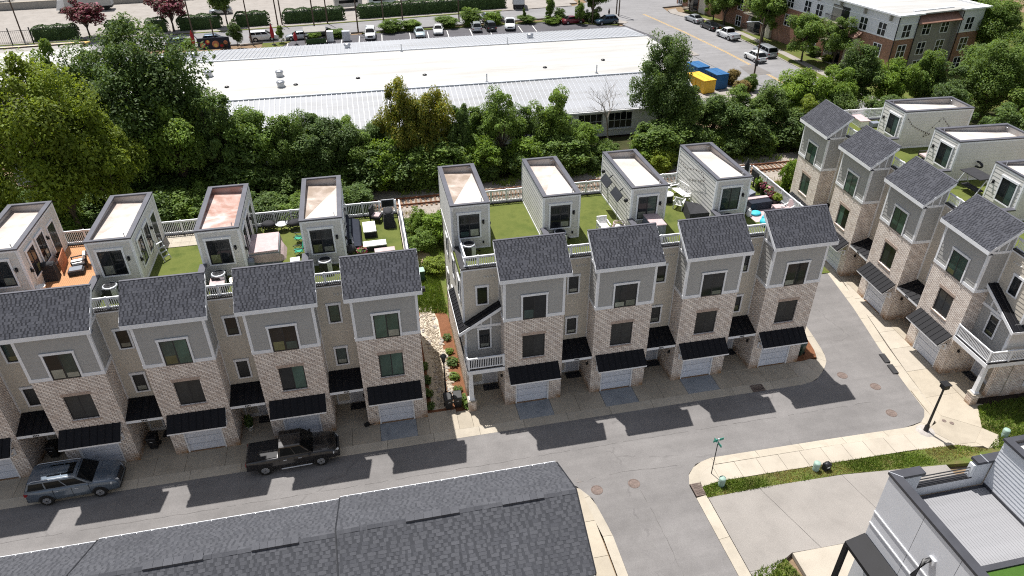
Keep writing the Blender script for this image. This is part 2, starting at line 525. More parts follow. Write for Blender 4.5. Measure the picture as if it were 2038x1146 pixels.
    def lap(s, p0, p1, z0, z1, out, holes=(), pitch=.29, t=.021):
        """lapped boards from p0 to p1, facing `out`, with rectangular holes (s0,s1,za,zb)"""
        L = math.hypot(p1[0]-p0[0], p1[1]-p0[1])
        dx, dy = (p1[0]-p0[0])/L, (p1[1]-p0[1])/L
        n = max(1, round((z1-z0)/pitch))
        cuts = []
        for i in range(n):
            a, b = z0+(z1-z0)*i/n, z0+(z1-z0)*(i+1)/n
            zs = sorted({a, b} | {q for h in holes for q in h[2:4] if a+1e-3 < q < b-1e-3})
            for q0, q1 in zip(zs, zs[1:]):
                cuts.append((a, b, q0, q1))
        def P(sx, z, off):
            return (p0[0]+dx*sx+out[0]*off, p0[1]+dy*sx+out[1]*off, z)
        for a, b, q0, q1 in cuts:
            iv = [(0, L)]
            for h in holes:
                if h[2] < q1-1e-3 and h[3] > q0+1e-3:
                    nv = []
                    for i0, i1 in iv:
                        if h[1] <= i0 or h[0] >= i1:
                            nv.append((i0, i1))
                        else:
                            if h[0] > i0: nv.append((i0, h[0]))
                            if h[1] < i1: nv.append((h[1], i1))
                    iv = nv
            o0 = t*(b-q0)/(b-a)
            o1 = t*(b-q1)/(b-a)
            flip = (dx*out[1]-dy*out[0]) > 0
            for i0, i1 in iv:
                q = [P(i0, q0, o0), P(i1, q0, o0), P(i1, q1, o1), P(i0, q1, o1)]
                s.face(q[::-1] if flip else q)
                if abs(q0-a) < 1e-4:
                    q = [P(i0, q0, 0), P(i1, q0, 0), P(i1, q0, o0), P(i0, q0, o0)]
                    s.face(q[::-1] if flip else q)
    def wall_y(s, x0, x1, z0, z1, y, holes=(), depth=.1):
        """flat wall facing -y with holes (x0,x1,z0,z1) and reveals"""
        xs = sorted({x0, x1} | {q for h in holes for q in h[:2]})
        zs = sorted({z0, z1} | {q for h in holes for q in h[2:4]})
        for a, b in zip(xs, xs[1:]):
            for c, d in zip(zs, zs[1:]):
                mx, mz = (a+b)/2, (c+d)/2
                if any(h[0] < mx < h[1] and h[2] < mz < h[3] for h in holes):
                    continue
                s.face([(a, y, c), (b, y, c), (b, y, d), (a, y, d)])
        for h in holes:
            a, b, c, d = h
            Y = y+depth
            s.face([(a, y, c), (a, Y, c), (b, Y, c), (b, y, c)][::-1])
            s.face([(a, y, d), (b, y, d), (b, Y, d), (a, Y, d)][::-1])
            s.face([(a, y, c), (a, y, d), (a, Y, d), (a, Y, c)])
            s.face([(b, y, c), (b, Y, c), (b, Y, d), (b, y, d)])
    def mesh(s, name, mat):
        me = bpy.data.meshes.new(name)
        me.from_pydata(s.v, [], s.f)
        for m in (mat if isinstance(mat, (list, tuple)) else [mat]):
            me.materials.append(MATS[m])
        if any(s.mi):
            me.polygons.foreach_set('material_index', s.mi)
        if any(s.sm):
            me.polygons.foreach_set('use_smooth', s.sm)
        me.update()
        return me

CACHE = {}
def link(name, me, parent=None, loc=(0, 0, 0), rz=0, sc=None):
    o = bpy.data.objects.new(name, me)
    COL.objects.link(o)
    o.parent = parent
    o.location = loc
    if rz: o.rotation_euler = (0, 0, rz)
    if sc is not None: o.scale = sc if isinstance(sc, (tuple, list)) else (sc,)*3
    return o
def part(parent, name, mat, fn, key=None, loc=(0, 0, 0), rz=0, sc=None, mirror=None, kind=None, label=None):
    k = (key, mat if isinstance(mat, str) else tuple(mat), mirror) if key is not None else None
    me = CACHE.get(k) if k else None
    if me is None:
        mb = MB(mirror)
        fn(mb)
        me = mb.mesh(name, mat)
        if k: CACHE[k] = me
    o = link(name, me, parent, loc, rz, sc)
    if kind: o['kind'] = kind
    if label: o['label'] = label
    return o
def part_split(parent, name, mat, fn, key, mirror=None):
    k = ('split', key, mat, mirror)
    if k not in CACHE:
        mb = MB(mirror)
        fn(mb)
        out = []
        for j, (v0, f0) in enumerate(mb.pieces):
            v1, f1 = mb.pieces[j+1] if j+1 < len(mb.pieces) else (len(mb.v), len(mb.f))
            m = MB()
            m.mesh_add(mb.v[v0:v1], [tuple(q-v0 for q in f) for f in mb.f[f0:f1]])
            out.append(m.mesh(name, mat))
        CACHE[k] = out
    for me in CACHE[k]:
        link(name, me, parent)
def thing(name, label, cat, loc=(0, 0, 0), rz=0, group=None, sc=None):
    o = link(name, None, None, loc, rz, sc)
    o['label'] = label
    o['category'] = cat
    if group: o['group'] = group
    return o
def single(name, label, cat, mat, fn, loc=(0, 0, 0), rz=0, group=None, key=None, sc=None):
    o = part(None, name, mat, fn, key, loc, rz, sc)
    o['label'] = label
    o['category'] = cat
    if group: o['group'] = group
    return o
def struct(name, mat, fn, parent=None, kind='structure'):
    o = part(parent, name, mat, fn)
    o['kind'] = kind
    return o
def copy_tree(o, parent=None, loc=None, rz=None, label=None):
    c = o.copy()
    COL.objects.link(c)
    c.parent = parent
    if loc is not None: c.location = loc
    if rz is not None: c.rotation_euler = (0, 0, rz)
    if label: c['label'] = label
    for ch in list(o.children):
        copy_tree(ch, c)
    return c
# ---------------------------------------------------------------- townhouses
Z2, ZB, ZE = 7.14, 7.38, 10.28          # top of brick, top of band board, top of siding
DK = 10.2                                # roof deck level
PT = 13.5                                # penthouse top
PY0, PY1 = 4.45, 10.7                    # penthouse depth
RY = 1.55                                # recessed wall
EY, EZ, GY, GZ = -.42, 10.60, 1.62, 12.22  # eave and ridge

def shingles(mb, org, ux, us, length, slope, tabw=.33, exp=.16, seed=1, skip=None):
    rg = random.Random(seed)
    org, ux, us = Vector(org), Vector(ux).normalized(), Vector(us).normalized()
    nn = ux.cross(us).normalized()
    if nn.z < 0: nn = -nn
    rows = int(round(slope/exp))
    e = slope/rows
    for r in range(rows):
        x = -rg.random()*tabw
        dark = False
        while x < length:
            dark = not dark
            w = tabw*(rg.uniform(.34, .5) if dark else rg.uniform(.5, .75))
            a, b = max(0, x), min(length, x+w)
            x += w
            if b-a < .03: continue
            mb.cur = 1 if dark and rg.random() < .8 else 0
            th = .004 if dark else rg.choice((.007, .01, .014))
            p = [org+ux*a+us*(r*e), org+ux*b+us*(r*e), org+ux*b+us*((r+1)*e), org+ux*a+us*((r+1)*e)]
            q = [p[0]+nn*th, p[1]+nn*th, p[2]+nn*.004, p[3]+nn*.004]
            mb.mesh_add(p+q, [(4, 5, 6, 7), (0, 1, 5, 4), (1, 2, 6, 5), (3, 0, 4, 7)])

def window(parent, xc, z0, w, h, y, style, n=2, glass=('glass_dark',), face='front', mirror=None, x=None):
    """face front: plane y, centre xc; face left/right: plane x, centre (y) xc"""
    if face == 'front':
        loc, rz = ((mirror-xc if mirror is not None else xc), y, z0), 0
    else:
        X = mirror-x if mirror is not None else x
        right = (face == 'right') != (mirror is not None)
        loc, rz = (X, xc, z0), (math.pi/2 if right else -math.pi/2)
    fr = .055
    def frame(mb):
        o = -.012 if style == 'casing' else 0
        d = .05
        mb.box(-w/2, w/2, o, o+d, 0, fr); mb.box(-w/2, w/2, o, o+d, h-fr, h)
        mb.box(-w/2, -w/2+fr, o, o+d, fr, h-fr); mb.box(w/2-fr, w/2, o, o+d, fr, h-fr)
        for k in range(1, n):
            mb.box(-w/2+w*k/n-.03, -w/2+w*k/n+.03, o, o+d, fr, h-fr)
    wo = part(parent, 'window', 'trim_black', frame, ('win', w, h, n, style), (loc[0], loc[1], loc[2]) if style == 'brick' else tuple(Vector(loc)+Vector((0, -.05, 0)) if face == 'front' else Vector(loc)+Vector((.05 if rz > 0 else -.05, 0, 0))), rz)
    pw = (w-2*fr-.06*(n-1))/n
    for k in range(n):
        gx = -w/2+fr+k*(pw+.06)
        bl = rnd.random()
        if style != 'brick' and bl < .6 and w > .6:
            fr_ = rnd.uniform(.18, .42)*(h-2*fr)
            part(wo, 'blind', ('glass_pale', 'glass_olive', 'glass_pale', 'glass_green')[int(bl*100) % 4], lambda mb: mb.box(.03, pw-.03, .002, .008, .03, fr_), None, (gx, 0, fr))
        part(wo, 'pane', glass[k % len(glass)], lambda mb: mb.box(0, pw, .008, .02, 0, h-2*fr), ('pane', pw, h), (gx, 0, fr))
    if style == 'casing':
        def cas(mb):
            c, t0, t1 = .11, -.035, .02
            mb.box(-w/2-c, -w/2, t0, t1, -.09, h); mb.box(w/2, w/2+c, t0, t1, -.09, h)
            mb.box(-w/2-c-.03, w/2+c+.03, t0-.012, t1, h, h+.15)
            mb.box(-w/2, w/2, t0, t1, -.09, 0)
        part(wo, 'casing', 'trim_white', cas, ('cas', w, h))
    elif style == 'casing_open':
        def cas(mb):
            c, t0, t1 = .11, -.035, .02
            mb.box(-w/2-c, -w/2, t0, t1, -.0, h); mb.box(w/2, w/2+c, t0, t1, -.0, h)
            mb.box(-w/2-c-.03, w/2+c+.03, t0-.012, t1, h, h+.15)
        part(wo, 'casing', 'trim_white', cas, ('caso', w, h))
    return wo

def railing(parent, a, b, z0, z1, posts=(), mat='trim_white', sp=.115, name='railing'):
    """white rail from a to b (2d points, local) with each baluster its own piece"""
    a, b = Vector((a[0], a[1], 0)), Vector((b[0], b[1], 0))
    L = (b-a).length
    ang = math.atan2(b.y-a.y, b.x-a.x)
    h = z1-z0
    def rails(mb):
        mb.box(0, L, -.045, .045, h-.05, h); mb.box(0, L, -.03, .03, h-.13, h-.05); mb.box(0, L, -.03, .03, .07, .13)
    ro = part(parent, name, mat, rails, ('rails', round(L, 3), h), (a.x, a.y, z0), ang)
    n = max(1, int(L/sp))
    for k in range(1, n):
        part(ro, 'baluster', mat, lambda mb: mb.box(-.021, .021, -.017, .017, .13, h-.13), ('bal', round(h, 3)), (L*k/n, 0, 0))
    for s in posts:
        part(ro, 'post', mat, lambda mb: mb.box(-.055, .055, -.055, .055, 0, h+.03), ('rpost', round(h, 3)), (L*s, 0, 0))
    return ro

def canopy(parent, x0, x1, y0, z0, y1, z1, name, n, mirror=None, fascia=.11, brackets=True):
    """standing seam canopy: wall line (y0,z0), drip edge (y1,z1); each pan its own piece"""
    w = x1-x0
    xx = mirror-x1 if mirror is not None else x0
    s = (w/n)
    def base(mb):
        mb.hexa([(0, y1, z1-.06), (w, y1, z1-.06), (w, y0, z0-.06), (0, y0, z0-.06), (0, y1, z1-.004), (w, y1, z1-.004), (w, y0, z0-.004), (0, y0, z0-.004)])
    co = part(parent, name, 'metal_black', base, ('canb', w, y0, y1, z0, z1), (xx, 0, 0))
    def pan(mb):
        a = Vector((0, y1-.03, z1-.01)); b = Vector((0, y0, z0))
        mb.hexa([(.0, a.y, a.z), (s, a.y, a.z), (s, b.y, b.z), (0, b.y, b.z), (.0, a.y, a.z+.014), (s, a.y, a.z+.014), (s, b.y, b.z+.014), (0, b.y, b.z+.014)])
        mb.hexa([(s-.025, a.y, a.z+.013), (s-.002, a.y, a.z+.013), (s-.002, b.y, b.z+.013), (s-.025, b.y, b.z+.013), (s-.025, a.y, a.z+.055), (s-.002, a.y, a.z+.055), (s-.002, b.y, b.z+.055), (s-.025, b.y, b.z+.055)])
    for k in range(n):
        part(co, 'roof_panel', 'metal_black', pan, ('pan', s, y0, y1, z0, z1), (s*k, 0, 0))
    def fas(mb):
        mb.box(0, w, y1-.02, y1+.03, z1-.02-fascia, z1-.02)
        for x in (0, w-.05):
            mb.hexa([(x, y1+.03, z1-.12), (x+.05, y1+.03, z1-.12), (x+.05, y0, z0-.16), (x, y0, z0-.16), (x, y1+.03, z1-.063), (x+.05, y1+.03, z1-.063), (x+.05, y0, z0-.063), (x, y0, z0-.063)])
    part(co, 'fascia', 'trim_white', fas, ('canf', w, y0, y1, z0, z1, fascia))
    if brackets:
        for bx in (.12, w-.2):
            def br(mb):
                mb.box(0, .08, y0-.08, y0, z1-.65, z1-.1)
                mb.beam((.04, y0-.04, z1-.6), (.04, y1+.12, z1-.12), .07, .07)
                mb.box(0, .08, y1+.06, y0, z1-.17, z1-.1)
            part(co, 'bracket', 'trim_white', br, ('canbr', y0, y1, z0, z1), (bx, 0, 0))
    return co

def sconce(parent, loc, rz=0):
    def f(mb):
        mb.box(-.07, .07, -.02, 0, -.13, .13)
        mb.box(-.05, .05, -.14, -.02, .02, .06)
        mb.tube([(0, -.09, -.12), (0, -.09, .03)], [.06, .045], 8)
    return part(parent, 'wall_lamp', 'pole_black', f, 'sconce', loc, rz)

def townhouse(label, loc, rz, cfg):
    W, RW, P, mir = cfg['W'], cfg['R'], cfg['P'], cfg.get('mirror')
    M = W if mir else None
    key = (W, mir)
    SW = RW+.36
    XR = P-SW                                   # far edge of this unit's deck
    t = thing('townhouse', label, 'townhouse', loc, rz, cfg['group'])
    mx = (lambda x: W-x) if mir else (lambda x: x)
    def pt(name, mat, fn, k, parent=None, **kw):
        return part(parent or t, name, mat, fn, (k,)+key if k else None, mirror=M, **kw)
    def pts(name, mat, fn, k, parent=None):
        part_split(parent or t, name, mat, fn, (k,)+key, M)
    gx0, gx1 = .75, .75+2.36*(W/3.96)
    wx0, wx1 = W*.5-.76, W*.5+.76
    # ground to second floor brick
    def brick(mb):
        mb.wall_y(0, W, 0, Z2, 0, [(gx0, gx1, 0, 2.42), (wx0, wx1, 3.95, 5.81)], .16)
        mb.face([(0, 0, 0), (0, 0, Z2), (0, 2.55, Z2), (0, 2.55, 0)])
        mb.face([(W, 0, 0), (W, 2.55, 0), (W, 2.55, Z2), (W, 0, Z2)])
        mb.face([(0, 0, Z2), (W, 0, Z2), (W, RY, Z2), (0, RY, Z2)])
    pt('brick_wall', 'brick', brick, 'brick')
    def lint(mb):
        n = 22
        for k in range(n):
            a = wx0-.08+(wx1-wx0+.16)*k/n
            mb.box(a+.005, a+(wx1-wx0+.16)/n-.006, -.014, .05, 5.82, 6.05)
    pt('lintel', 'lintel_brick', lint, 'lintel', kind='stuff')
    pt('window_sill', 'lintel_brick', lambda mb: mb.box(wx0-.06, wx1+.06, -.045, .1, 3.86, 3.945), 'sill')
    pts('garage_trim', 'trim_white', lambda mb: (mb.box(gx0, gx0+.1, .02, .16, 0, 2.42), mb.box(gx1-.1, gx1, .02, .16, 0, 2.42), mb.box(gx0+.1, gx1-.1, .02, .16, 2.3, 2.42)), 'gtrim')
    gd = pt('garage_door', 'siding_grey', lambda mb: mb.box(gx0+.1, gx1-.1, .14, .18, .0, 2.3), 'gdoor')
    for k in range(4):
        def gp(mb):
            mb.box(gx0+.1, gx1-.1, .118, .14, .022, .560)
            for j in range(3):
                mb.box(gx0+.1, gx1-.1, .112, .118, .03+j*.18, .03+j*.18+.15)
        pt('door_panel', 'garage_white', gp, 'gpanel', gd, loc=(0, 0, .575*k))
    # third floor box
    pts('band_board', 'trim_white', lambda mb: (mb.box(0, wx0-.11, -.045, .0, Z2, ZB), mb.box(wx1+.11, W, -.045, .0, Z2, ZB), mb.box(-.045, 0, -.045, RY, Z2, ZB), mb.box(W, W+.045, -.045, RY, Z2, ZB)), 'band')
    def sid(mb):
        mb.lap((0, 0), (W, 0), ZB, ZE, (0, -1), [(wx0-.05, wx1+.05, ZB-.01, 8.95)])
        mb.lap((0, 0), (0, RY), ZB, ZE-.12, (-1, 0))
        mb.lap((W, 0), (W, RY), ZB, ZE-.12, (1, 0))
        mb.face([(wx0-.1, .03, Z2), (wx1+.1, .03, Z2), (wx1+.1, .03, 9.0), (wx0-.1, .03, 9.0)])
    pt('siding', 'siding_grey', sid, 'sid3')
    def corner(mb):
        mb.box(-.035, .13, -.035, 0, ZB, ZE); mb.box(-.035, 0, 0, .13, ZB, ZE)
        mb.box(W-.13, W+.035, -.035, 0, ZB, ZE); mb.box(W, W+.035, 0, .13, ZB, ZE)
        mb.box(-.03, 0, RY-.14, RY, 3.9, Z2); mb.box(W, W+.03, RY-.14, RY, 3.9, Z2)
        mb.box(-.03, 0, RY-.12, RY, ZB, ZE-.1); mb.box(W, W+.03, RY-.12, RY, ZB, ZE-.1)
    pts('corner_board', 'trim_white', corner, 'corner')
    sl = (GZ-EZ)/(GY-EY)
    def rz_at(y): return EZ+(y-EY)*sl
    def gable(mb):
        for x in (0, W):
            d = .012 if x else -.012
            p = [(x+d, 0, ZE-.0), (x+d, RY, ZE), (x+d, RY, rz_at(RY)-.1), (x+d, 0, rz_at(0)-.1)]
            mb.mesh_add(p, [(0, 1, 2, 3) if x else (3, 2, 1, 0)])
    pts('gable_panel', 'siding_grey', gable, 'gable')
    def gtrim(mb):
        for x in (-.05, W+.012):
            mb.box(x, x+.038, 0, RY, ZE-.12, ZE+.06)
            for y in (.45, 1.0):
                mb.box(x, x+.038, y, y+.08, ZE+.06, rz_at(y)-.1)
            mb.box(x, x+.038, RY-.1, RY, ZE+.06, rz_at(RY)-.12)
    pts('batten', 'trim_white', gtrim, 'gtrim2')
    pt('back_wall', 'siding_pent', lambda mb: (mb.lap((0, RY), (W, RY), DK-.1, rz_at(RY)-.1, (0, 1)),), 'bayback')
    ov = .3
    def roofslab(mb):
        mb.hexa([(-ov, EY, EZ-.09), (W+ov, EY, EZ-.09), (W+ov, GY, GZ-.09), (-ov, GY, GZ-.09), (-ov, EY, EZ), (W+ov, EY, EZ), (W+ov, GY, GZ), (-ov, GY, GZ)])
        mb.box(-ov, W+ov, EY+.02, .0, EZ-.33, EZ-.31)
    rf = pt('roof', 'cap_dark', roofslab, 'roofslab')
    for v in (0,):
        def shg(mb):
            shingles(mb, (-ov-.02, EY-.03, EZ+.004), (1, 0, 0), (0, GY-EY, GZ-EZ), W+2*ov+.04, math.hypot(GY-EY, GZ-EZ)+.03, .21, .165, 11+cfg['seed'] % 3)
        pt('shingles', ['shingle', 'shingle_dark'], shg, 'shingles%d' % (cfg['seed'] % 3), rf, kind='stuff')
    pt('ridge_cap', 'cap_dark', lambda mb: mb.box(-ov-.02, W+ov+.02, GY-.04, GY+.1, GZ-.08, GZ+.035), 'ridge', rf)
    pt('fascia', 'trim_white', lambda mb: mb.box(-ov, W+ov, EY-.035, EY, EZ-.31, EZ-.03), 'fascia', rf)
    def rake(mb):
        for x in (-ov-.03, W+ov):
            mb.hexa([(x, EY-.035, EZ-.31), (x+.03, EY-.035, EZ-.31), (x+.03, GY, GZ-.28), (x, GY, GZ-.28), (x, EY-.035, EZ-.02), (x+.03, EY-.035, EZ-.02), (x+.03, GY, GZ-.005), (x, GY, GZ-.005)])
    pts('rake_board', 'trim_white', rake, 'rake', rf)
    # recess
    rx0 = -RW
    end = cfg.get('end')
    rxe = -RW-.26 if end == 'porch' else rx0
    def rec(mb):
        mb.lap((rxe, RY), (0, RY), 3.0, 10.3, (0, -1))
    pt('recess_wall', 'siding_tan', rec, 'rec%s' % (end == 'porch'))
    pt('parapet_cap', 'metal_bronze', lambda mb: mb.box(rxe-.02, 0, RY-.07, RY+.3, 10.42, 10.52), 'rcap%s' % (end == 'porch'))
    pt('parapet_trim', 'trim_white', lambda mb: mb.box(rxe, 0, RY-.035, RY, 10.3, 10.42), 'rtrim%s' % (end == 'porch'))
    def vents(mb):
        for k in range(4):
            mb.tube([(-RW*.5+.15+k*.2, RY, 9.75), (-RW*.5+.15+k*.2, RY-.09, 9.73)], .065, 8)
    pt('wall_vent', 'siding_pent', vents, 'rvent', kind='stuff')
    wcx = -RW*.52
    g = cfg.get('glass', ['glass_dark', 'glass_dark', 'glass_screen', 'glass_screen', 'glass_dark', 'glass_screen'])
    window(t, wcx, 7.72, .66, 1.28, RY, 'casing', 1, [g[4]], mirror=M)
    window(t, wcx, 4.35, .66, 1.3, RY, 'casing', 1, [g[5]], mirror=M)
    window(t, W/2, Z2+.02, 1.52, 1.78, 0, 'casing_open', 2, g[0:2], mirror=M)
    window(t, W/2, 3.95, 1.50, 1.86, .09, 'brick', 2, g[2:4], mirror=M)
    canopy(t, gx0-.52, gx1+.58, 0, 3.33, -.92, 2.62, 'garage_canopy', 8, M)
    # ground floor entry
    def entry(mb):
        mb.box(rx0 if end != 'porch' else rxe, 0, 2.55, 2.65, .05, 3.0)
        mb.box(rx0 if end != 'porch' else rxe, 0, RY, 2.55, 2.95, 3.0)
    pt('entry_wall', 'siding_tan', entry, 'entry%s' % (end == 'porch'))
    pt('entry_floor', 'concrete', lambda mb: mb.box(rxe, 0, .0, 2.55, -.1, .035), 'efloor%s' % (end == 'porch'))
    ed = pt('front_door', 'door_grey', lambda mb: mb.box(-1.05, -.12, 2.5, 2.55, .06, 2.2), 'fdoor')
    pt('door_frame', 'trim_white', lambda mb: (mb.box(-2.0, -1.9, 2.48, 2.55, .05, 2.3), mb.box(-1.15, -1.05, 2.48, 2.55, .05, 2.3), mb.box(-.12, -.02, 2.48, 2.55, .05, 2.3), mb.box(-2.0, -.02, 2.48, 2.55, 2.3, 2.42), mb.box(-1.9, -1.15, 2.5, 2.55, .05, .3)), 'fdframe', ed)
    pt('door_mat', 'black_cloth', lambda mb: mb.box(-1.15, -.05, 1.75, 2.4, .037, .06), 'mat')
    sconce(t, (mx(.0), .75, 2.1), (-math.pi/2 if not mir else math.pi/2))
    if end != 'porch':
        canopy(t, rx0+.02, -.02, RY, 3.82, .02, 3.32, 'porch_canopy', 5, M, .2, False)
        def num(mb):
            for k in range(4):
                mb.box(-RW*.5-.16+k*.09, -RW*.5-.16+k*.09+.05, -.02, -.005, 3.14, 3.26)
        pt('house_number', 'trim_black', num, 'num', kind='stuff')
    # roof deck
    dk = cfg.get('deck', 'turf')
    pt('roof_deck', 'cap_dark' if dk == 'wood' else dk if dk in ('turf', 'turf_bright') else 'turf', lambda mb: mb.box(-SW, XR, RY, PY1, DK-.25, DK), 'deck')
    if dk == 'wood':
        for a, b in ((1.65, 4.35), (4.37, 7.5), (7.52, 10.6)):
            for k in range(30):
                x0 = -.0+k*.122
                if x0 > XR-.2: break
                pt('plank', 'deck_wood', lambda mb: mb.box(0, .114, a, b, DK+.002, DK+.03), 'plank%.1f' % a, loc=(x0 if not mir else -x0, 0, 0))
    if dk == 'pavers':
        for i in range(6):
            for j in range(3):
                pt('paver', 'concrete_pale', lambda mb: mb.box(0, .585, 0, .585, DK+.002, DK+.04), 'paver', loc=(.05+.6*i*(XR-.05)/3.6, 8.85+.6*j, 0))
    # penthouse
    wl = lambda mb: (mb.lap((-SW, PY0), (0, PY0), DK, PT-.1, (0, -1)), mb.lap((-SW, PY0), (-SW, PY1), DK-.3, PT-.1, (-1, 0)),
                     mb.lap((0, PY0), (0, PY1), DK, PT-.1, (1, 0)), mb.lap((-SW, PY1), (0, PY1), DK, PT-.1, (0, 1)))
    ph = pt('penthouse_wall', 'siding_pent', wl, 'phw')
    def phtrim(mb):
        for x in (-SW-.03, -.10):
            mb.box(x, x+.13, PY0-.035, PY0, DK, PT-.1); mb.box(x, x+.13, PY1, PY1+.035, DK, PT-.1)
        for y in (PY0-.0, PY1-.12):
            mb.box(-SW-.035, -SW, y, y+.12, DK, PT-.1); mb.box(0, .035, y, y+.12, DK, PT-.1)
        mb.box(-SW, 0, PY0-.03, PY0, PT-.22, PT-.1); mb.box(-SW-.03, -SW, PY0, PY1, PT-.22, PT-.1); mb.box(0, .03, PY0, PY1, PT-.22, PT-.1)
        mb.box(-SW+.1, -.1, PY0-.03, PY0, DK, DK+.1); mb.box(0, .03, PY0+.12, PY1-.12, DK, DK+.12); mb.box(-SW-.03, -SW, PY0+.12, PY1-.12, DK, DK+.12)
    pts('penthouse_trim', 'trim_white', phtrim, 'phtrim')
    c = .25
    def phcap(mb):
        o = .05
        mb.box(-SW-o, -SW+c, PY0-o, PY1+o, PT-.1, PT); mb.box(-c, o, PY0-o, PY1+o, PT-.1, PT)
        mb.box(-SW+c, -c, PY0-o, PY0+.16, PT-.1, PT); mb.box(-SW+c, -c, PY1-.16, PY1+o, PT-.1, PT)
    pt('penthouse_cap', 'cap_dark', phcap, 'phcap')
    def memb(mb):
        a, b, y0, y1, zl, zh = -SW+.06, -.06, PY0+.06, PY1-.06, PT-.62, PT-.2
        if cfg.get('crease') == 'tri':
            q, o = ((a+b)/2, y0+1.2), (b-.35, y1-.35)
            q = (a+.5, y0+.35)
            mb.face([(a, y0, zh), (b, y0, zh), (b, y1, zl+.12)], 1)
            mb.face([(a, y0, zh), (b, y1, zl+.12), (a, y1, zl+.02)], 0)
        else:
            mb.face([(a, y0, zh), (b, y0, zh), (b, y1, zl)], 1)
            mb.face([(a, y0, zh), (b, y1, zl), (a, y1, zl+.16)], 0)
        mb.cur = 1
        mb.box(a-.02, a+.02, y0, y1, zl-.1, PT-.1); mb.box(b-.02, b+.02, y0, y1, zl-.1, PT-.1)
        mb.box(a, b, y0-.02, y0+.02, zl-.1, PT-.1); mb.box(a, b, y1-.02, y1+.02, zl-.1, PT-.1)
    pt('penthouse_roof', [cfg.get('memb', 'membrane_white'), cfg.get('memb2', 'membrane_clean')], memb, 'phroof')
    def pipes(mb):
        mb.cyl(-.42, PY0+.45, PT-.4, PT+.12, .025, n=6)
        mb.tube([(-.45, PY1-.2, PT-.24), (-.16, PY1-.2, PT-.18)], .035, 6)
    pt('vent_pipe', 'galv', pipes, 'phpipe', kind='stuff')
    wph = cfg.get('pent_glass', ['glass_dark', 'glass_dark'])
    window(t, -SW+1.15, 11.1, 1.35, 1.68, PY0, 'casing', 2, wph, mirror=M)
    sconce(t, (mx(-.42), PY0-.03, 12.15))
    pt('outlet_box', 'pole_black', lambda mb: mb.box(-.5, -.4, PY0-.08, PY0-.03, 10.55, 10.72), 'outlet')
    if not cfg.get('plain_side'):
        window(t, 5.75, 11.05, 1.05, 1.75, 0, 'casing', 2, ['glass_dark'], 'right', M, x=0)
        window(t, 7.35, 11.05, 1.05, 1.75, 0, 'casing', 2, ['glass_dark'], 'right', M, x=0)
        dr = pt('terrace_door', 'glass_screen', lambda mb: mb.box(.0, .04, 8.75, 9.75, DK+.05, 12.55), 'tdoor')
        pt('door_frame', 'trim_white', lambda mb: (mb.box(.0, .05, 8.63, 8.75, DK, 12.68), mb.box(.0, .05, 9.75, 9.87, DK, 12.68), mb.box(.0, .05, 8.75, 9.75, 12.55, 12.68)), 'tdframe', dr)
        sconce(t, (mx(.03), 5.0, 11.7), (math.pi/2 if not mir else -math.pi/2))
        sconce(t, (mx(.03), 8.3, 12.1), (math.pi/2 if not mir else -math.pi/2))
    # divider and rails
    if end != 'porch':
        def div(mb):
            mb.lap((-SW-.14, 1.6), (-SW-.14, PY0), DK-.4, 11.12, (-1, 0)); mb.lap((-SW+.14, 1.6), (-SW+.14, PY0), DK, 11.12, (1, 0))
            mb.face([(-SW-.14, RY+.02, DK), (-SW+.14, RY+.02, DK), (-SW+.14, RY+.02, 11.12), (-SW-.14, RY+.02, 11.12)])
        dv = pt('divider_wall', 'siding_pent', div, 'div')
        pt('divider_cap', 'cap_dark', lambda mb: (mb.box(-SW-.2, -SW+.2, RY, PY0-.05, 11.12, 11.22)), 'divcap', dv)
        fx0 = -SW+.2
    else:
        fx0 = -SW+.3
    railing(t, (min(mx(fx0), mx(0)), RY+.12), (max(mx(fx0), mx(0)), RY+.12), 10.5, 11.27, (.42,))
    xr = XR if end != 'right' else W-.35
    railing(t, (min(mx(.02), mx(xr)), PY1-.05), (max(mx(.02), mx(xr)), PY1-.05), DK+.1, 11.27, (.34, .67) if end != 'right' else (.01, .34, .67, .99))
    pt('rear_curb', 'metal_bronze', lambda mb: mb.box(0, xr, PY1-.2, PY1+.05, DK, DK+.1), 'rcurb%s' % end)
    xa, xb = (-SW, P-SW)
    if end == 'right': xb = W
    if end == 'porch': xa = -SW+.05
    def rear(mb):
        mb.lap((xa, PY1), (xb, PY1), 0, DK, (0, 1), pitch=.3)
    pt('rear_wall', 'siding_tan', rear, 'rear%s' % end)
    if end == 'right':
        def ew(mb):
            mb.lap((W, RY), (W, PY1), 3.0, DK, (1, 0))
            if dk != 'none':
                mb.box(W-.3, W, RY+.02, PY1-.02, DK-.2, DK)
        pt('end_wall', 'siding_tan', ew, 'endw')
        pt('end_brick', 'brick', lambda mb: mb.face([(W-.001, 2.55, 0), (W-.001, PY1, 0), (W-.001, PY1, 3.02), (W-.001, 2.55, 3.02)]), 'endb')
        pt('end_cap', 'cap_dark', lambda mb: mb.box(W-.26, W+.05, RY, PY1+.05, DK+.0, DK+.1), 'endcap')
        a, b = (W-.13, RY+.15), (W-.13, PY1-.05)
        railing(t, (mx(a[0]), a[1]), (mx(b[0]), b[1]), DK+.1, 11.27, (.25, .5, .75))
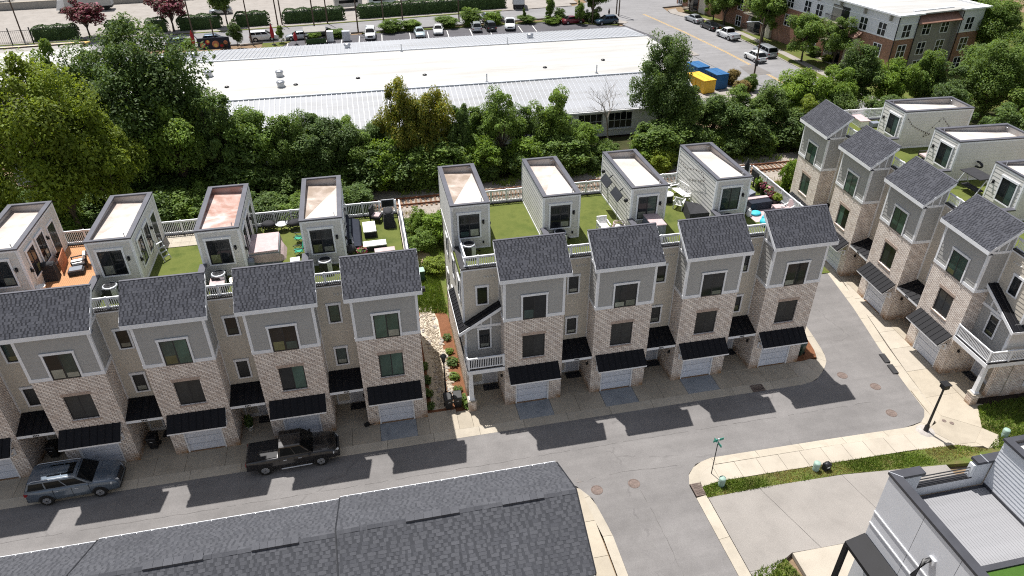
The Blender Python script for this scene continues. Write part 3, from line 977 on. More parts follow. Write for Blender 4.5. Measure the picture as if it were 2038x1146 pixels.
    if end == 'porch':
        ext = cfg.get('ext', .12)
        xe = -RW-.26
        def ew(mb):
            mb.lap((xe, 1.15), (xe, PY1), 3.3, 6.4, (-1, 0))
            mb.lap((xe, RY), (xe, PY1), 6.4, 10.42, (-1, 0))
            if not mir:
                mb.lap((xe+.02, PY0-.3), (xe+.02, PY1), 10.3, PT-.1, (-1, 0))
        pt('end_wall', 'siding_pent', ew, 'pendw')
        pt('end_brick', 'brick', lambda mb: (mb.face([(xe, 1.5, 0), (xe, PY1, 0), (xe, PY1, 3.3), (xe, 1.5, 3.3)][::-1]), mb.face([(xe, 1.5, 0), (xe, 1.5, 3.3), (xe+.35, 1.5, 3.3), (xe+.35, 1.5, 0)])), 'pendb')
        def pc(mb):
            mb.box(xe-.03, xe+.1, RY-.035, RY, 6.4, 10.3); mb.box(xe-.035, xe, RY, RY+.12, 6.3, 10.42)
            mb.box(xe-.035, xe+.1, 1.11, 1.15, 3.5, 6.3); mb.box(xe-.035, xe, 1.15, 1.27, 3.5, 6.3)
            mb.box(xe-.03, xe, 1.0, PY1, 3.18, 3.3)
        pts('corner_board', 'trim_white', pc, 'pcorner')
        pt('end_cap', 'metal_bronze', lambda mb: mb.box(xe-.05, xe+.28, RY+.3, PY0-.05, 10.42, 10.52), 'pecap')
        railing(t, (mx(xe+.32), RY+.15), (mx(xe+.32), PY0-.04), 10.5, 11.27, (0.02, .5))
        for wy, wz in ((2.6, 7.75), (5.2, 7.75), (8.4, 7.75), (2.8, 4.3), (6.4, 4.4), (9.0, 4.4), (5.6, 11.1), (8.6, 11.1)) if not mir else ((2.4, 7.75),):
            window(t, wy, wz, .75, 1.4, 0, 'casing', 1, ['glass_dark'], 'left', M, x=xe)
        if mir:
            window(t, 4.6, .9, 1.0, 1.3, 0, 'casing', 1, ['glass_dark'], 'left', M, x=xe-.0)
        # second floor room with balcony
        pt('balcony_wall', 'siding_grey', lambda mb: mb.lap((xe, 1.15), (0, 1.15), 3.6, 6.35, (0, -1)), 'balw')
        window(t, wcx, 4.45, .72, 1.5, 1.15, 'casing', 1, ['glass_dark'], mirror=M)
        pts('balcony_floor', 'metal_bronze', lambda mb: (mb.box(xe-ext, 0, -.12, 1.15, 3.58, 3.66), mb.box(xe-ext, xe, 1.15, 4.2, 3.58, 3.66)), 'balf')
        pts('balcony_beam', 'trim_white', lambda mb: (mb.box(xe-ext, 0, -.16, -.06, 3.28, 3.58), mb.box(xe-ext, xe-ext+.1, -.06, 4.2 if ext > .3 else 1.5, 3.28, 3.58), mb.box(xe-ext+.1, 0, -.06, 1.5, 3.3, 3.36)), 'balb')
        a, b = mx(xe-ext+.06), mx(-.02)
        railing(t, (min(a, b), -.08), (max(a, b), -.08), 3.66, 4.58, (0.02, .98))
        railing(t, (a, -.06), (a, 4.1 if ext > .3 else 1.5), 3.66, 4.58, (.35, .7))
        pt('porch_pier', 'brick', lambda mb: mb.box(xe-ext-.03, xe-ext+.5, -.14, .39, 0, .85), 'pier')
        pt('pier_cap', 'concrete_pale', lambda mb: mb.box(xe-ext-.07, xe-ext+.54, -.18, .43, .85, .93), 'piercap')
        def col(mb):
            cx, cy = xe-ext+.235, .125
            for r0, r1, z0, z1 in ((.2, .2, .93, 1.05), (.155, .12, 1.05, 3.16), (.17, .17, 3.16, 3.28)):
                mb.hexa([(cx-r0, cy-r0, z0), (cx+r0, cy-r0, z0), (cx+r0, cy+r0, z0), (cx-r0, cy+r0, z0), (cx-r1, cy-r1, z1), (cx+r1, cy-r1, z1), (cx+r1, cy+r1, z1), (cx-r1, cy+r1, z1)])
        pt('porch_column', 'trim_white', col, 'pcol')
        # lean-to roof over the balcony room
        xl, xh, zl, zh = xe-.42, -.0, 6.1, 7.85
        k = (zh-zl)/(xh-xl)
        def lroof(mb):
            zz = lambda x: zl+(x-xl)*k
            mb.hexa([(xl, .78, zl-.08), (xh, .78, zh-.08), (xh, RY, zh-.08), (xl, RY, zl-.08), (xl, .78, zl), (xh, .78, zh), (xh, RY, zh), (xl, RY, zl)])
            mb.hexa([(xl, RY, zl-.08), (xe, RY, zz(xe)-.08), (xe, 6.0, zz(xe)-.08), (xl, 6.0, zl-.08), (xl, RY, zl), (xe, RY, zz(xe)), (xe, 6.0, zz(xe)), (xl, 6.0, zl)])
        lr = pt('lean_to_roof', 'metal_black', lroof, 'lroof')
        for j in range(13):
            y = .85+j*.4
            pt('seam', 'metal_bronze', lambda mb: mb.hexa([(xl, 0, zl), (xe if y > RY else xh, 0, zl+((xe if y > RY else xh)-xl)*k), (xe if y > RY else xh, .03, zl+((xe if y > RY else xh)-xl)*k), (xl, .03, zl), (xl, 0, zl+.05), (xe if y > RY else xh, 0, zl+((xe if y > RY else xh)-xl)*k+.05), (xe if y > RY else xh, .03, zl+((xe if y > RY else xh)-xl)*k+.05), (xl, .03, zl+.05)]), 'seam%d' % (y > RY), lr, loc=(0, y, 0))
        def ltrim(mb):
            mb.hexa([(xl, .74, zl-.26), (xh, .74, zh-.26), (xh, .78, zh-.26), (xl, .78, zl-.26), (xl, .74, zl-.02), (xh, .74, zh-.02), (xh, .78, zh-.02), (xl, .78, zl-.02)])
            mb.box(xl-.03, xl, .74, 6.0, zl-.2, zl-.02)
            mb.box(xe, 0, 1.08, 1.13, 6.12, 6.32)
            for x in (-.66, -1.3, -1.95):
                mb.box(x-.05, x+.05, 1.09, 1.13, 6.32, zl+(x-xl)*k-.1)
        pts('rake_board', 'trim_white', ltrim, 'ltrim')
        pt('gable_panel', 'siding_grey', lambda mb: mb.face([(xe, 1.13, 6.3), (0, 1.13, 6.3), (0, 1.13, zh-.09), (xe, 1.13, zl+(xe-xl)*k-.09)]), 'lgable')
    return t

BX = [0.0, 6.1, 12.2, 18.3]
AX = [-33.717, -27.617, -21.517, -15.417, -9.317]
base = dict(W=3.96, R=2.14, P=6.1)
GA = 'townhouses of the long row with the wood deck'
A_lab = ['townhouse at the far end of the row, beyond the wood deck house',
         'townhouse with orange wood plank roof deck, grey SUV parked before it',
         'townhouse with turf and pale pavers on its roof deck',
         'townhouse with the pink stained penthouse roof and covered hot tub on deck',
         'end townhouse with navy sofa on its roof, next to the stone swale']
A_cfg = [dict(deck='turf', memb='membrane_white'), dict(deck='wood', memb='membrane_white', glass=['glass_dark', 'glass_green', 'glass_screen', 'glass_screen', 'glass_green', 'glass_screen']),
         dict(deck='pavers', memb='membrane_white', glass=['glass_green', 'glass_blind', 'glass_screen', 'glass_screen', 'glass_dark', 'glass_screen']),
         dict(deck='turf', memb='membrane_pink', memb2='membrane_pink', glass=['glass_dark', 'glass_dark', 'glass_dark', 'glass_blind', 'glass_dark', 'glass_screen']),
         dict(deck='turf', memb='membrane_tan', end='right', glass=['glass_blind', 'glass_blind', 'glass_blind', 'glass_blind', 'glass_blind', 'glass_green'])]
for i in range(5):
    townhouse(A_lab[i], (AX[i], 0, 0), 0, dict(base, group=GA, seed=i, **A_cfg[i]))
GB = 'townhouses of the middle row'
B_lab = ['end townhouse with porch balcony and bare turf roof deck beside the swale',
         'townhouse with white lounge chairs on its turf roof deck',
         'townhouse with white garden bench and grey covered cube on its roof deck',
         'corner townhouse at the rounded kerb with potted plants along its roof rail']
B_cfg = [dict(end='porch', memb='membrane_tan', plain_side=False), dict(memb='membrane_white'), dict(memb='membrane_clean', pent_glass=['glass_dark', 'glass_green']), dict(memb='membrane_clean', end='right', pent_glass=['glass_green', 'glass_green'])]
for i in range(4):
    townhouse(B_lab[i], (BX[i], 0, 0), 0, dict(base, group=GB, seed=i+1, **B_cfg[i]))
GC = 'townhouses of the row facing the lane end'
C_lab = ['townhouse with green blinds at the tracks end of the cross row', 'townhouse of the cross row with string lights on the penthouse beside its deck',
         'townhouse of the cross row with a dark stain on the penthouse wall above its deck', 'end townhouse of the cross row with corner porch and wrapped balcony']
CW, CR, CP = 4.15, 2.55, 6.72
CANG = R(-93.3)
cdx, cdy = math.cos(CANG), math.sin(CANG)
C0 = (33.05, 20.75)
CORG = [(C0[0]+cdx*CP*i, C0[1]+cdy*CP*i) for i in range(4)]
for i in range(4):
    townhouse(C_lab[i], (*CORG[i], 0), CANG, dict(W=CW, R=CR, P=CP, mirror=True, group=GC, seed=i, memb='membrane_clean', plain_side=True,
              end='porch' if i == 3 else ('right' if i == 0 else None), ext=.5, glass=['glass_blind', 'glass_blind', 'glass_blind' if i < 2 else 'glass_dark', 'glass_blind' if i < 1 else 'glass_dark', 'glass_dark', 'glass_dark'], pent_glass=['glass_dark', 'glass_green']))
# ---------------------------------------------------------------- ground, lane, pavements
def flat(name, mat, poly, z, th=.25):
    return struct(name, mat, lambda mb: mb.prism(poly if area(poly) > 0 else poly[::-1], z-th, z))
def area(p):
    return sum(p[i][0]*p[(i+1) % len(p)][1]-p[(i+1) % len(p)][0]*p[i][1] for i in range(len(p)))/2
struct('ground', 'soil', lambda mb: mb.box(-500, 500, -300, 600, -1.2, -.35))
LANE = [(-90, -2.33), (21.4, -2.33), (22.6, -2.1), (23.77, -1.24), (24.6, -.3), (24.95, .6), (25.35, 2.81), (25.57, 4.48), (25.8, 16), (32.6, 16), (31.68, 10.54), (30.71, 5.38), (29.43, .28),
        (28.62, -3.74), (28.34, -5.4), (28.15, -6.5), (27.4, -7.42), (25.6, -7.72), (19.8, -7.57), (11.8, -7.45), (10.7, -7.75), (9.95, -8.4), (9.6, -9.3), (9.65, -60), (3.7, -60), (3.85, -11.6), (3.53, -9.0), (2.83, -7.85), (1.5, -7.5), (-90, -7.5)]
flat('lane', 'asphalt', LANE, -.1)

def offset(pts, w):
    out = []
    for i, p in enumerate(pts):
        a = Vector(pts[max(0, i-1)]); b = Vector(pts[min(len(pts)-1, i+1)])
        d = (b-a).normalized()
        out.append((p[0]-d.y*w, p[1]+d.x*w))
    return out
def resample(pts, step):
    P = [Vector(p) for p in pts]
    L = [0]
    for a, b in zip(P, P[1:]): L.append(L[-1]+(b-a).length)
    n = max(1, round(L[-1]/step))
    out = []
    for k in range(n+1):
        s = L[-1]*k/n
        j = max(i for i in range(len(L)) if L[i] <= s+1e-6)
        j = min(j, len(P)-2)
        t = (s-L[j])/(L[j+1]-L[j])
        q = P[j].lerp(P[j+1], t)
        out.append((q.x, q.y))
    return out
def kerb(pts, w, step=3.05, mat='concrete_kerb', sub=4):
    """rolled kerb along pts, back of the kerb on the left of the line; each cast length is a piece"""
    root = struct('kerb', mat, lambda mb: mb.box(pts[0][0]-.01, pts[0][0]+.01, pts[0][1]-.01, pts[0][1]+.01, -.3, -.25))
    fine = resample(pts, step/sub)
    off = offset(fine, w)
    for i in range(0, len(fine)-1, sub):
        n = min(sub, len(fine)-1-i)
        def f(mb):
            g = .012
            for j in range(i, i+n):
                a, b, c, d = Vector(fine[j]), Vector(fine[j+1]), Vector(off[j+1]), Vector(off[j])
                if j == i:
                    a = a.lerp(b, g); d = d.lerp(c, g)
                if j == i+n-1:
                    b = b.lerp(a, g); c = c.lerp(d, g)
                m1, m2 = a.lerp(d, .3), b.lerp(c, .3)
                mb.face([(*a, -.094), (*b, -.094), (*m2, -.06), (*m1, -.06)])
                mb.face([(*m1, -.06), (*m2, -.06), (*c, .004), (*d, .004)])
                if j == i: mb.face([(*a, -.2), (*a, -.094), (*d, .004), (*d, -.2)])
                if j == i+n-1: mb.face([(*b, -.2), (*c, -.2), (*c, .004), (*b, -.094)])
                mb.face([(*a, -.2), (*b, -.2), (*b, -.094), (*a, -.094)])
        part(root, 'kerb_stone', mat, f)
    return root
kerb([(-60, -2.33), (21.4, -2.33), (22.1, -2.22), (22.6, -2.1), (23.77, -1.24), (24.6, -.3), (24.95, .6), (25.35, 2.81), (25.57, 4.48), (25.8, 14)], .7)
EAST = [(32.55, 16), (31.68, 10.54), (30.71, 5.38), (29.43, .28), (28.62, -3.74), (28.34, -5.4), (28.15, -6.5), (27.4, -7.42), (26.6, -7.66), (25.6, -7.72), (19.8, -7.57), (11.8, -7.45), (10.7, -7.75), (9.95, -8.4), (9.62, -9.2)]
kerb(EAST, .65)
kerb([(9.62, -10.25), (9.65, -30)], .62)
kerb([(3.7, -30), (3.85, -11.6), (3.53, -9.0), (2.83, -7.85), (1.5, -7.5), (-60, -7.5)], .6)

def slab_walk(name, items, z=0.0):
    """items: (polygon, material); every slab is a piece with open joints"""
    root = struct(name, 'concrete', lambda mb: mb.box(items[0][0][0][0], items[0][0][0][0]+.05, items[0][0][0][1], items[0][0][0][1]+.05, -.34, -.3))
    for poly, mat in items:
        cx = sum(p[0] for p in poly)/len(poly); cy = sum(p[1] for p in poly)/len(poly)
        P = []
        for p in poly:
            d = math.hypot(p[0]-cx, p[1]-cy)
            k = max(0, (d-.014)/d)
            P.append((cx+(p[0]-cx)*k, cy+(p[1]-cy)*k))
        if area(P) < 0: P = P[::-1]
        zz = z + rnd.uniform(-.004, .004)
        part(root, 'slab', mat, lambda mb: mb.prism(P, -.3, zz))
    return root
def rect(a, b, c, d): return [(a, c), (b, c), (b, d), (a, d)]
fr = []
Y0, Y1 = -1.63, 0.02
def front_row(origins, blue, xstart, xend):
    x = xstart
    for o in origins:
        g0, g1 = o+.72, o+3.14
        if g0-x > 3.6:
            fr.append((rect(x, (x+g0)/2, Y0, Y1), 'concrete')); x = (x+g0)/2
        fr.append((rect(x, g0, Y0, Y1), 'concrete'))
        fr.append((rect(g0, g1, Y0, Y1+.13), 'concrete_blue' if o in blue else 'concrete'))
        x = g1
    fr.append((rect(x, xend, Y0, Y1), 'concrete'))
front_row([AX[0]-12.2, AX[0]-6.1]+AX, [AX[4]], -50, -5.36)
fr.append((rect(-5.36, -3.4, Y0, .35), 'concrete'))
fr.append((rect(-3.4, -2.45, Y0, .1), 'concrete'))
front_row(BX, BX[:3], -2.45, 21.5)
fr.append(([(21.5, -1.63), (22.2, -1.5), (22.9, -1.1), (22.9, 0.0), (21.5, .02)], 'concrete_pale'))
fr.append(([(22.9, -1.1), (23.4, -.75), (23.9, -.1), (23.4, .12), (22.9, 0.0)], 'concrete_pale'))
slab_walk('sidewalk', fr)
flat('mulch_bed', 'mulch', [(22.27, .02), (22.9, .02), (23.5, .15), (24.0, .15), (24.3, .9), (24.65, 2.8), (24.9, 4.6), (25.1, 14), (22.27, 14)], .02, .3)

# walk on the south side of the lane
so = []
xs = [11.6, 13.1, 14.6, 16.1, 17.6, 19.1, 20.6, 22.1, 23.6, 25.1]
for a, b in zip(xs, xs[1:]):
    so.append(([(a, -8.12-.012*(a-11.6)), (b, -8.12-.012*(b-11.6)), (b, -9.42-.02*(b-11.6)), (a, -9.42-.02*(a-11.6))], 'concrete_pale'))
so += [([(11.6, -8.12), (11.6, -9.42), (10.28, -9.62), (10.35, -9.0), (10.55, -8.55), (11.0, -8.2)], 'concrete_pale'),
       ([(25.1, -8.28), (27.0, -8.26), (27.9, -9.85), (25.1, -9.72)], 'concrete_pale'),
       ([(27.0, -8.26), (28.0, -7.9), (28.75, -7.3), (30.6, -8.9), (29.2, -9.95), (27.9, -9.85)], 'concrete'),
       ([(29.2, -9.95), (30.6, -8.9), (31.2, -9.7), (30.5, -10.5), (29.6, -10.6)], 'concrete'),
       ([(28.75, -7.3), (28.95, -5.9), (31.6, -6.3), (31.9, -7.0), (30.6, -8.9)], 'concrete')]
slab_walk('sidewalk', so)
flat('pavement', 'concrete', [(25.1, -8.25), (27.0, -8.2), (28.0, -7.85), (28.5, -4.6), (31.9, -4.6), (32.4, -6.9), (31.1, -9.6), (30.4, -10.4), (29.3, -10.3), (25.1, -9.72)], -.015)
# walk before the cross row
ea = []
def fx(s): return (C0[0]+cdx*s, C0[1]+cdy*s)
east_in = offset(resample(EAST, 1.0), .65)
def kx(y):
    best = min(east_in[:34], key=lambda p: abs(p[1]-y))
    return best[0]
cuts = [-3]
for i in range(4):
    cuts += [CP*i+.8, CP*i+.8+2.6, CP*i+CW+1.3]
cuts = sorted(cuts)[:-1]+[CP*3+CW+2.0]
for a, b in zip(cuts, cuts[1:]):
    p, q = fx(a), fx(b)
    ea.append(([(kx(p[1]), p[1]), (p[0]+.1, p[1]), (q[0]+.1, q[1]), (kx(q[1]), q[1])], 'concrete' if (b-a) > 2.7 else 'concrete_pale'))
slab_walk('sidewalk', ea)
dr = [([(10.28, -10.45), (13.6, -10.4), (14.9, -15.05), (13.15, -15.0), (11.9, -15.6), (10.28, -15.6)], 'aggregate'), ([(13.6, -10.4), (19.1, -10.55), (19.9, -15.1), (14.9, -15.05)], 'aggregate'), ([(19.1, -10.55), (26.0, -11.2), (26.0, -15.2), (19.9, -15.1)], 'aggregate'),
      ([(10.28, -15.6), (11.9, -15.6), (11.2, -16.1), (10.28, -18)], 'aggregate')]
slab_walk('driveway', dr, .0)
slab_walk('front_walk', [([(13.15, -15.02), (26, -15.22), (26, -17.2), (13.1, -17.2)], 'concrete_pale')])
flat('lawn', 'grass_ground', [(10.3, -9.65), (11.6, -9.45), (19.1, -9.6), (25.1, -9.75), (27.9, -9.88), (29.6, -10.62), (30.5, -10.52), (31.2, -9.7), (30.6, -8.9), (31.9, -7.0), (40, -6.9), (40, -13), (26, -11.2), (19.1, -10.52), (10.3, -10.43)], -.01)
flat('lawn', 'grass_ground', [(10.3, -15.7), (12.6, -15.2), (13.1, -17.3), (13.1, -40), (10.3, -40)], -.01)
flat('mulch_bed', 'mulch_dark', [(32.0, -6.25), (31.9, -6.75), (33, -7.1), (40, -6.9), (40, -5.7), (33, -5.8)], .02)
wl_ = []
for a, b in ((-13.0, -10.6), (-10.6, -8.4), (-15.6, -13.0)):
    wl_.append(([(1.9, a), (3.15, a), (3.0 if b > -9 else 3.15, b), (1.9, b)], 'concrete'))
slab_walk('sidewalk', wl_)
flat('lawn', 'grass_ground', [(-1.5, -25), (1.85, -25), (1.85, -8.2), (-1.5, -8.2)], -.02)

# ground behind the rows
flat('lawn', 'grass_ground', [(-70, 10.8), (-5.4, 10.8), (-5.4, 6.2), (-2.4, 6.2), (-2.4, 10.8), (32, 10.8), (32, 28), (-70, 28)], -.03)
flat('lawn', 'grass_ground', [(22.27, 14), (33, 14), (33, 11), (70, 30), (70, 10), (80, 30), (32, 30), (22.27, 30)], -.06)
flat('mulch_bed', 'mulch', [(-5.36, .1), (-2.42, .1), (-2.42, 11.5), (-3.0, 12.8), (-5.0, 13.0), (-5.36, 8)], -.012)
flat('dirt_patch', 'dirt', [(-5.2, 19), (-3.4, 18.5), (-2.5, 20.5), (-3.2, 23.5), (-5.0, 22.5)], -.012, .1)
# railway
flat('railway_bed', 'ballast', [(-120, 29.5), (140, 29.5), (140, 36.6), (-120, 36.6)], -.05)
rw = struct('railway_track', 'rust', lambda mb: mb.box(-120, 140, 32.98, 33.0, -.3, -.1))
def railprof(mb):
    mb.box(-120, 140, -.035, .035, .05, .17); mb.box(-120, 140, -.07, .07, .0, .03); mb.box(-120, 140, -.015, .015, .03, .05)
for y in (32.28, 33.82):
    part(rw, 'rail', 'rust', railprof, 'rail', (0, y, .02))
for k in range(300):
    part(rw, 'sleeper', 'tie_wood', lambda mb: mb.box(-.11, .11, -1.25, 1.25, -.1, .05), 'sleeper', (-70+k*.52, 33.05, -.02), rnd.uniform(-.02, .02))
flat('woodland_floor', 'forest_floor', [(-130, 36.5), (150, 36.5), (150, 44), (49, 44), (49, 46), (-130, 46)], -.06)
# streets beyond
flat('street', 'asphalt_old', [(50.9, 44), (62.9, 44), (62.9, 76), (62.3, 90), (60.5, 103), (58.0, 110), (58.6, 116), (70, 118), (140, 124), (140, 136), (60, 128), (57.5, 131), (62, 300), (42, 300), (44.5, 124.5), (40, 121.3), (-29, 115), (-110, 110.5), (-110, 101.3), (-66, 103.7), (-28, 104.6), (-8, 108.7), (39, 112.4), (44.5, 109.5), (46.5, 104.9), (45, 103), (47.6, 93), (49.3, 79), (50.9, 62)], -.06)
flat('parking_lot', 'asphalt_lot', [(-24, 84), (44.5, 84), (49.3, 79.2), (47.6, 92.8), (45.3, 101.5), (43.5, 102.2), (30, 108.3), (18, 107.5), (-4, 107.0), (-24, 105)], -.062)
flat('service_yard', 'asphalt_old', [(36.5, 50), (50.8, 50), (50.8, 63), (49.2, 79), (36.5, 90)], -.066)
flat('pavement', 'lot_concrete', [(-24, 105.0), (-8, 107), (-8.1, 108.6), (-28, 104.5), (-28, 104)], -.02)
flat('pavement', 'lot_concrete', [(-110, 111), (-29, 115.5), (40, 121.8), (40, 124.0), (-29, 117.3), (-110, 112.8)], -.02)
flat('yard', 'lot_concrete', [(-120, 113), (-29, 117.4), (28, 122.8), (42, 124.6), (40, 200), (-160, 190)], -.07)
flat('verge', 'grass_ground', [(-110, 110.6), (-29, 115.0), (24, 120.2), (24, 120.9), (-29, 115.6), (-110, 111.2)], .0)
flat('pavement', 'lot_concrete', [(62.95, 44), (66, 44), (66, 76), (65.3, 91), (63.2, 104), (60.2, 111), (60.9, 114), (58.7, 113), (58.1, 110), (60.6, 103), (62.4, 90), (62.95, 76)], -.02)
flat('verge', 'grass_ground', [(63.2, 46), (64.5, 46), (64.5, 76), (64.0, 91), (62.3, 103), (61, 107), (60.7, 103.5), (62.6, 90), (63.2, 76)], .0)
flat('lawn', 'grass_ground', [(66, 44), (130, 44), (130, 118), (62, 112), (65.3, 91), (66, 76)], -.03)
flat('pavement', 'lot_concrete', [(40.5, 106.5), (45.8, 103.6), (46.8, 104.6), (44.3, 108.8), (39, 111.8), (36, 111.5), (37, 109.5)], -.02)
flat('verge', 'grass_ground', [(-24, 104), (-24, 100), (-21, 99.5), (-19, 104.3)], .0)
flat('verge', 'grass_ground', [(30, 108.4), (43.5, 102.5), (44.6, 103.6), (40, 107.2), (36, 109.8), (-6, 107.6), (-4, 107.1)], .01)
flat('pavement', 'lot_concrete', [(48.6, 63), (50.6, 62.6), (50.7, 57), (48.9, 52), (47.8, 53)], -.02)
isl = [(48.9, 88.6), (49.6, 89.0), (50.5, 79.0), (49.3, 78.7)]
flat('traffic_island', 'lot_concrete', isl, .03)
def line(mb):
    pts = [(52.3, 110.7), (54.4, 95), (56.0, 78), (56.6, 60), (56.6, 44)]
    f = resample(pts, 4)
    for d in (-.16, .16):
        o1, o2 = offset(f, d-.06), offset(f, d+.06)
        for i in range(len(f)-1):
            mb.face([(*o1[i], -.054), (*o1[i+1], -.054), (*o2[i+1], -.054), (*o2[i], -.054)])
struct('centre_line', 'yellow_line', line)
bay_x = [-12.6, -9.8, -6.6, -2.4, 2.9, 6.3, 10.1, 14.6, 18.3, 24.4, 27.2]
bl = struct('bay_marking', 'white_paint', lambda mb: mb.box(-24, -23.9, 98, 103.8, -.06, -.055))
for k, x in enumerate([-19.5, -16.2]+bay_x):
    part(bl, 'line', 'white_paint', lambda mb: mb.box(-.07, .07, -2.6, 2.6, 0, .004), 'bayline', (x, 102.8+.03*(x+12), -.058), -.05)
struct('road_patch', 'asphalt_patch', lambda mb: mb.prism([(53.4, 66), (57.2, 66.5), (57.0, 72), (54.0, 71.4)], -.08, -.052))

def grate(name, label, x, y, rz, w, d, mat, n):
    t = thing(name, label, 'drain', (x, y, 0), rz)
    part(t, 'frame', mat, lambda mb: (mb.box(-w/2, w/2, -d/2, -d/2+.06, -.08, .02), mb.box(-w/2, w/2, d/2-.06, d/2, -.08, .02), mb.box(-w/2, -w/2+.06, -d/2+.06, d/2-.06, -.08, .02), mb.box(w/2-.06, w/2, -d/2+.06, d/2-.06, -.08, .02), mb.box(-w/2+.06, w/2-.06, -.03, .03, -.08, .015)))
    part(t, 'pit', 'trim_black', lambda mb: mb.box(-w/2+.02, w/2-.02, -d/2+.02, d/2-.02, -.22, -.06))
    for k in range(n):
        part(t, 'bar', mat, lambda mb: mb.box(-.02, .02, -d/2+.06, d/2-.06, -.06, .005), ('gbar', d, mat), (-w/2+.1+(w-.2)*k/(n-1), 0, 0))
simple('rust_iron', (.165, .125, .108), .8, .3, 5)
grate('drain_inlet', 'rusty drain inlet at the street sign corner', 9.95, -9.75, 0, .62, .95, 'rust_iron', 7)
grate('drain_inlet', 'dark storm drain in the kerb before the corner townhouse', 18.0, -2.05, 0, .9, .62, 'rust_iron', 8)
def manhole(label, x, y, mat='rust_iron'):
    t = thing('manhole_cover', label, 'manhole', (x, y, -.1), 0, 'manhole covers in the lane')
    part(t, 'rim', mat, lambda mb: mb.lathe(0, 0, [(.37, 0), (.37, .012), (.31, .012), (.31, .004), (.29, .004)], 20), 'mhrim')
    part(t, 'lid', mat, lambda mb: [mb.cyl(0, 0, .0, .008, .3, n=18)]+[mb.box(-.25+.1*i, -.19+.1*i, -.05+.1*j*0-.1, .1, .008, .016) for i in range(5) for j in range(1)], 'mhlid')
manhole('rusty manhole cover beside the shadow of the corner townhouse', 24.77, -2.04)
manhole('rusty manhole cover midway across the lane end', 26.37, -3.64)
manhole('worn manhole cover closest to the black street lamp kerb', 25.72, -6.3)
manhole('brown manhole cover in the middle of the lane junction', 6.35, -8.42)
manhole('faded manhole cover near the shingle roof corner', 3.97, -8.42)
def smallcap(x, y, l):
    single('valve_cover', l, 'valve cover', 'rust_iron', lambda mb: mb.lathe(0, 0, [(.14, -.02), (.14, .018), (.1, .022)], 12), (x, y, 0))
smallcap(28.6, -7.8, 'small round valve cover in the concrete beside the street lamp')
smallcap(28.95, -8.1, 'second small valve cover set just beyond the first one')
def mat_(x, y, rz, l):
    single('rubber_ramp', l, 'kerb ramp', 'black_plastic', lambda mb: [mb.hexa([(-.5, -.2, -.05), (.5, -.2, -.05), (.5, .2, -.05), (-.5, .2, -.05), (-.5, -.2, -.03), (.5, -.2, -.03), (.5, .2, .05), (-.5, .2, .05)])]+[mb.box(-.48+.12*k, -.44+.12*k, -.2, .18, -.03, -.01) for k in range(8)], (x, y, -.02), rz, 'black rubber kerb ramps')
mat_(28.98, -1.0, R(-100), 'black rubber kerb ramp nearer the green blind townhouse')
mat_(28.76, -2.25, R(-100), 'black rubber kerb ramp nearer the porch townhouse')

simple('tar', (.115, .108, .104), .85, .2, 3)
def seam(pts, w=.014, z=-.096):
    rg = random.Random(int(abs(pts[0][0])*10))
    f = resample(pts, .45)
    f = [(x+rg.uniform(-.05, .05), y+rg.uniform(-.05, .05)) for x, y in f]
    def g(mb):
        for i in range(len(f)-1):
            if rg.random() < .2: continue
            a, b = Vector(f[i]), Vector(f[i+1]); d = (b-a).normalized(); n = Vector((-d.y, d.x))*w*rg.uniform(.5, 1.2)
            mb.face([(*(a-n), z), (*(b-n), z), (*(b+n), z), (*(a+n), z)])
    struct('road_crack', 'tar', g)
for p_ in ([(2.9, -7.6), (6, -7.35), (10.4, -7.7)], [(6.6, -9), (6.75, -13), (6.5, -20)], [(-40, -4.9), (-12, -5.0), (8, -4.95), (25, -5.0)]):
    seam(p_)
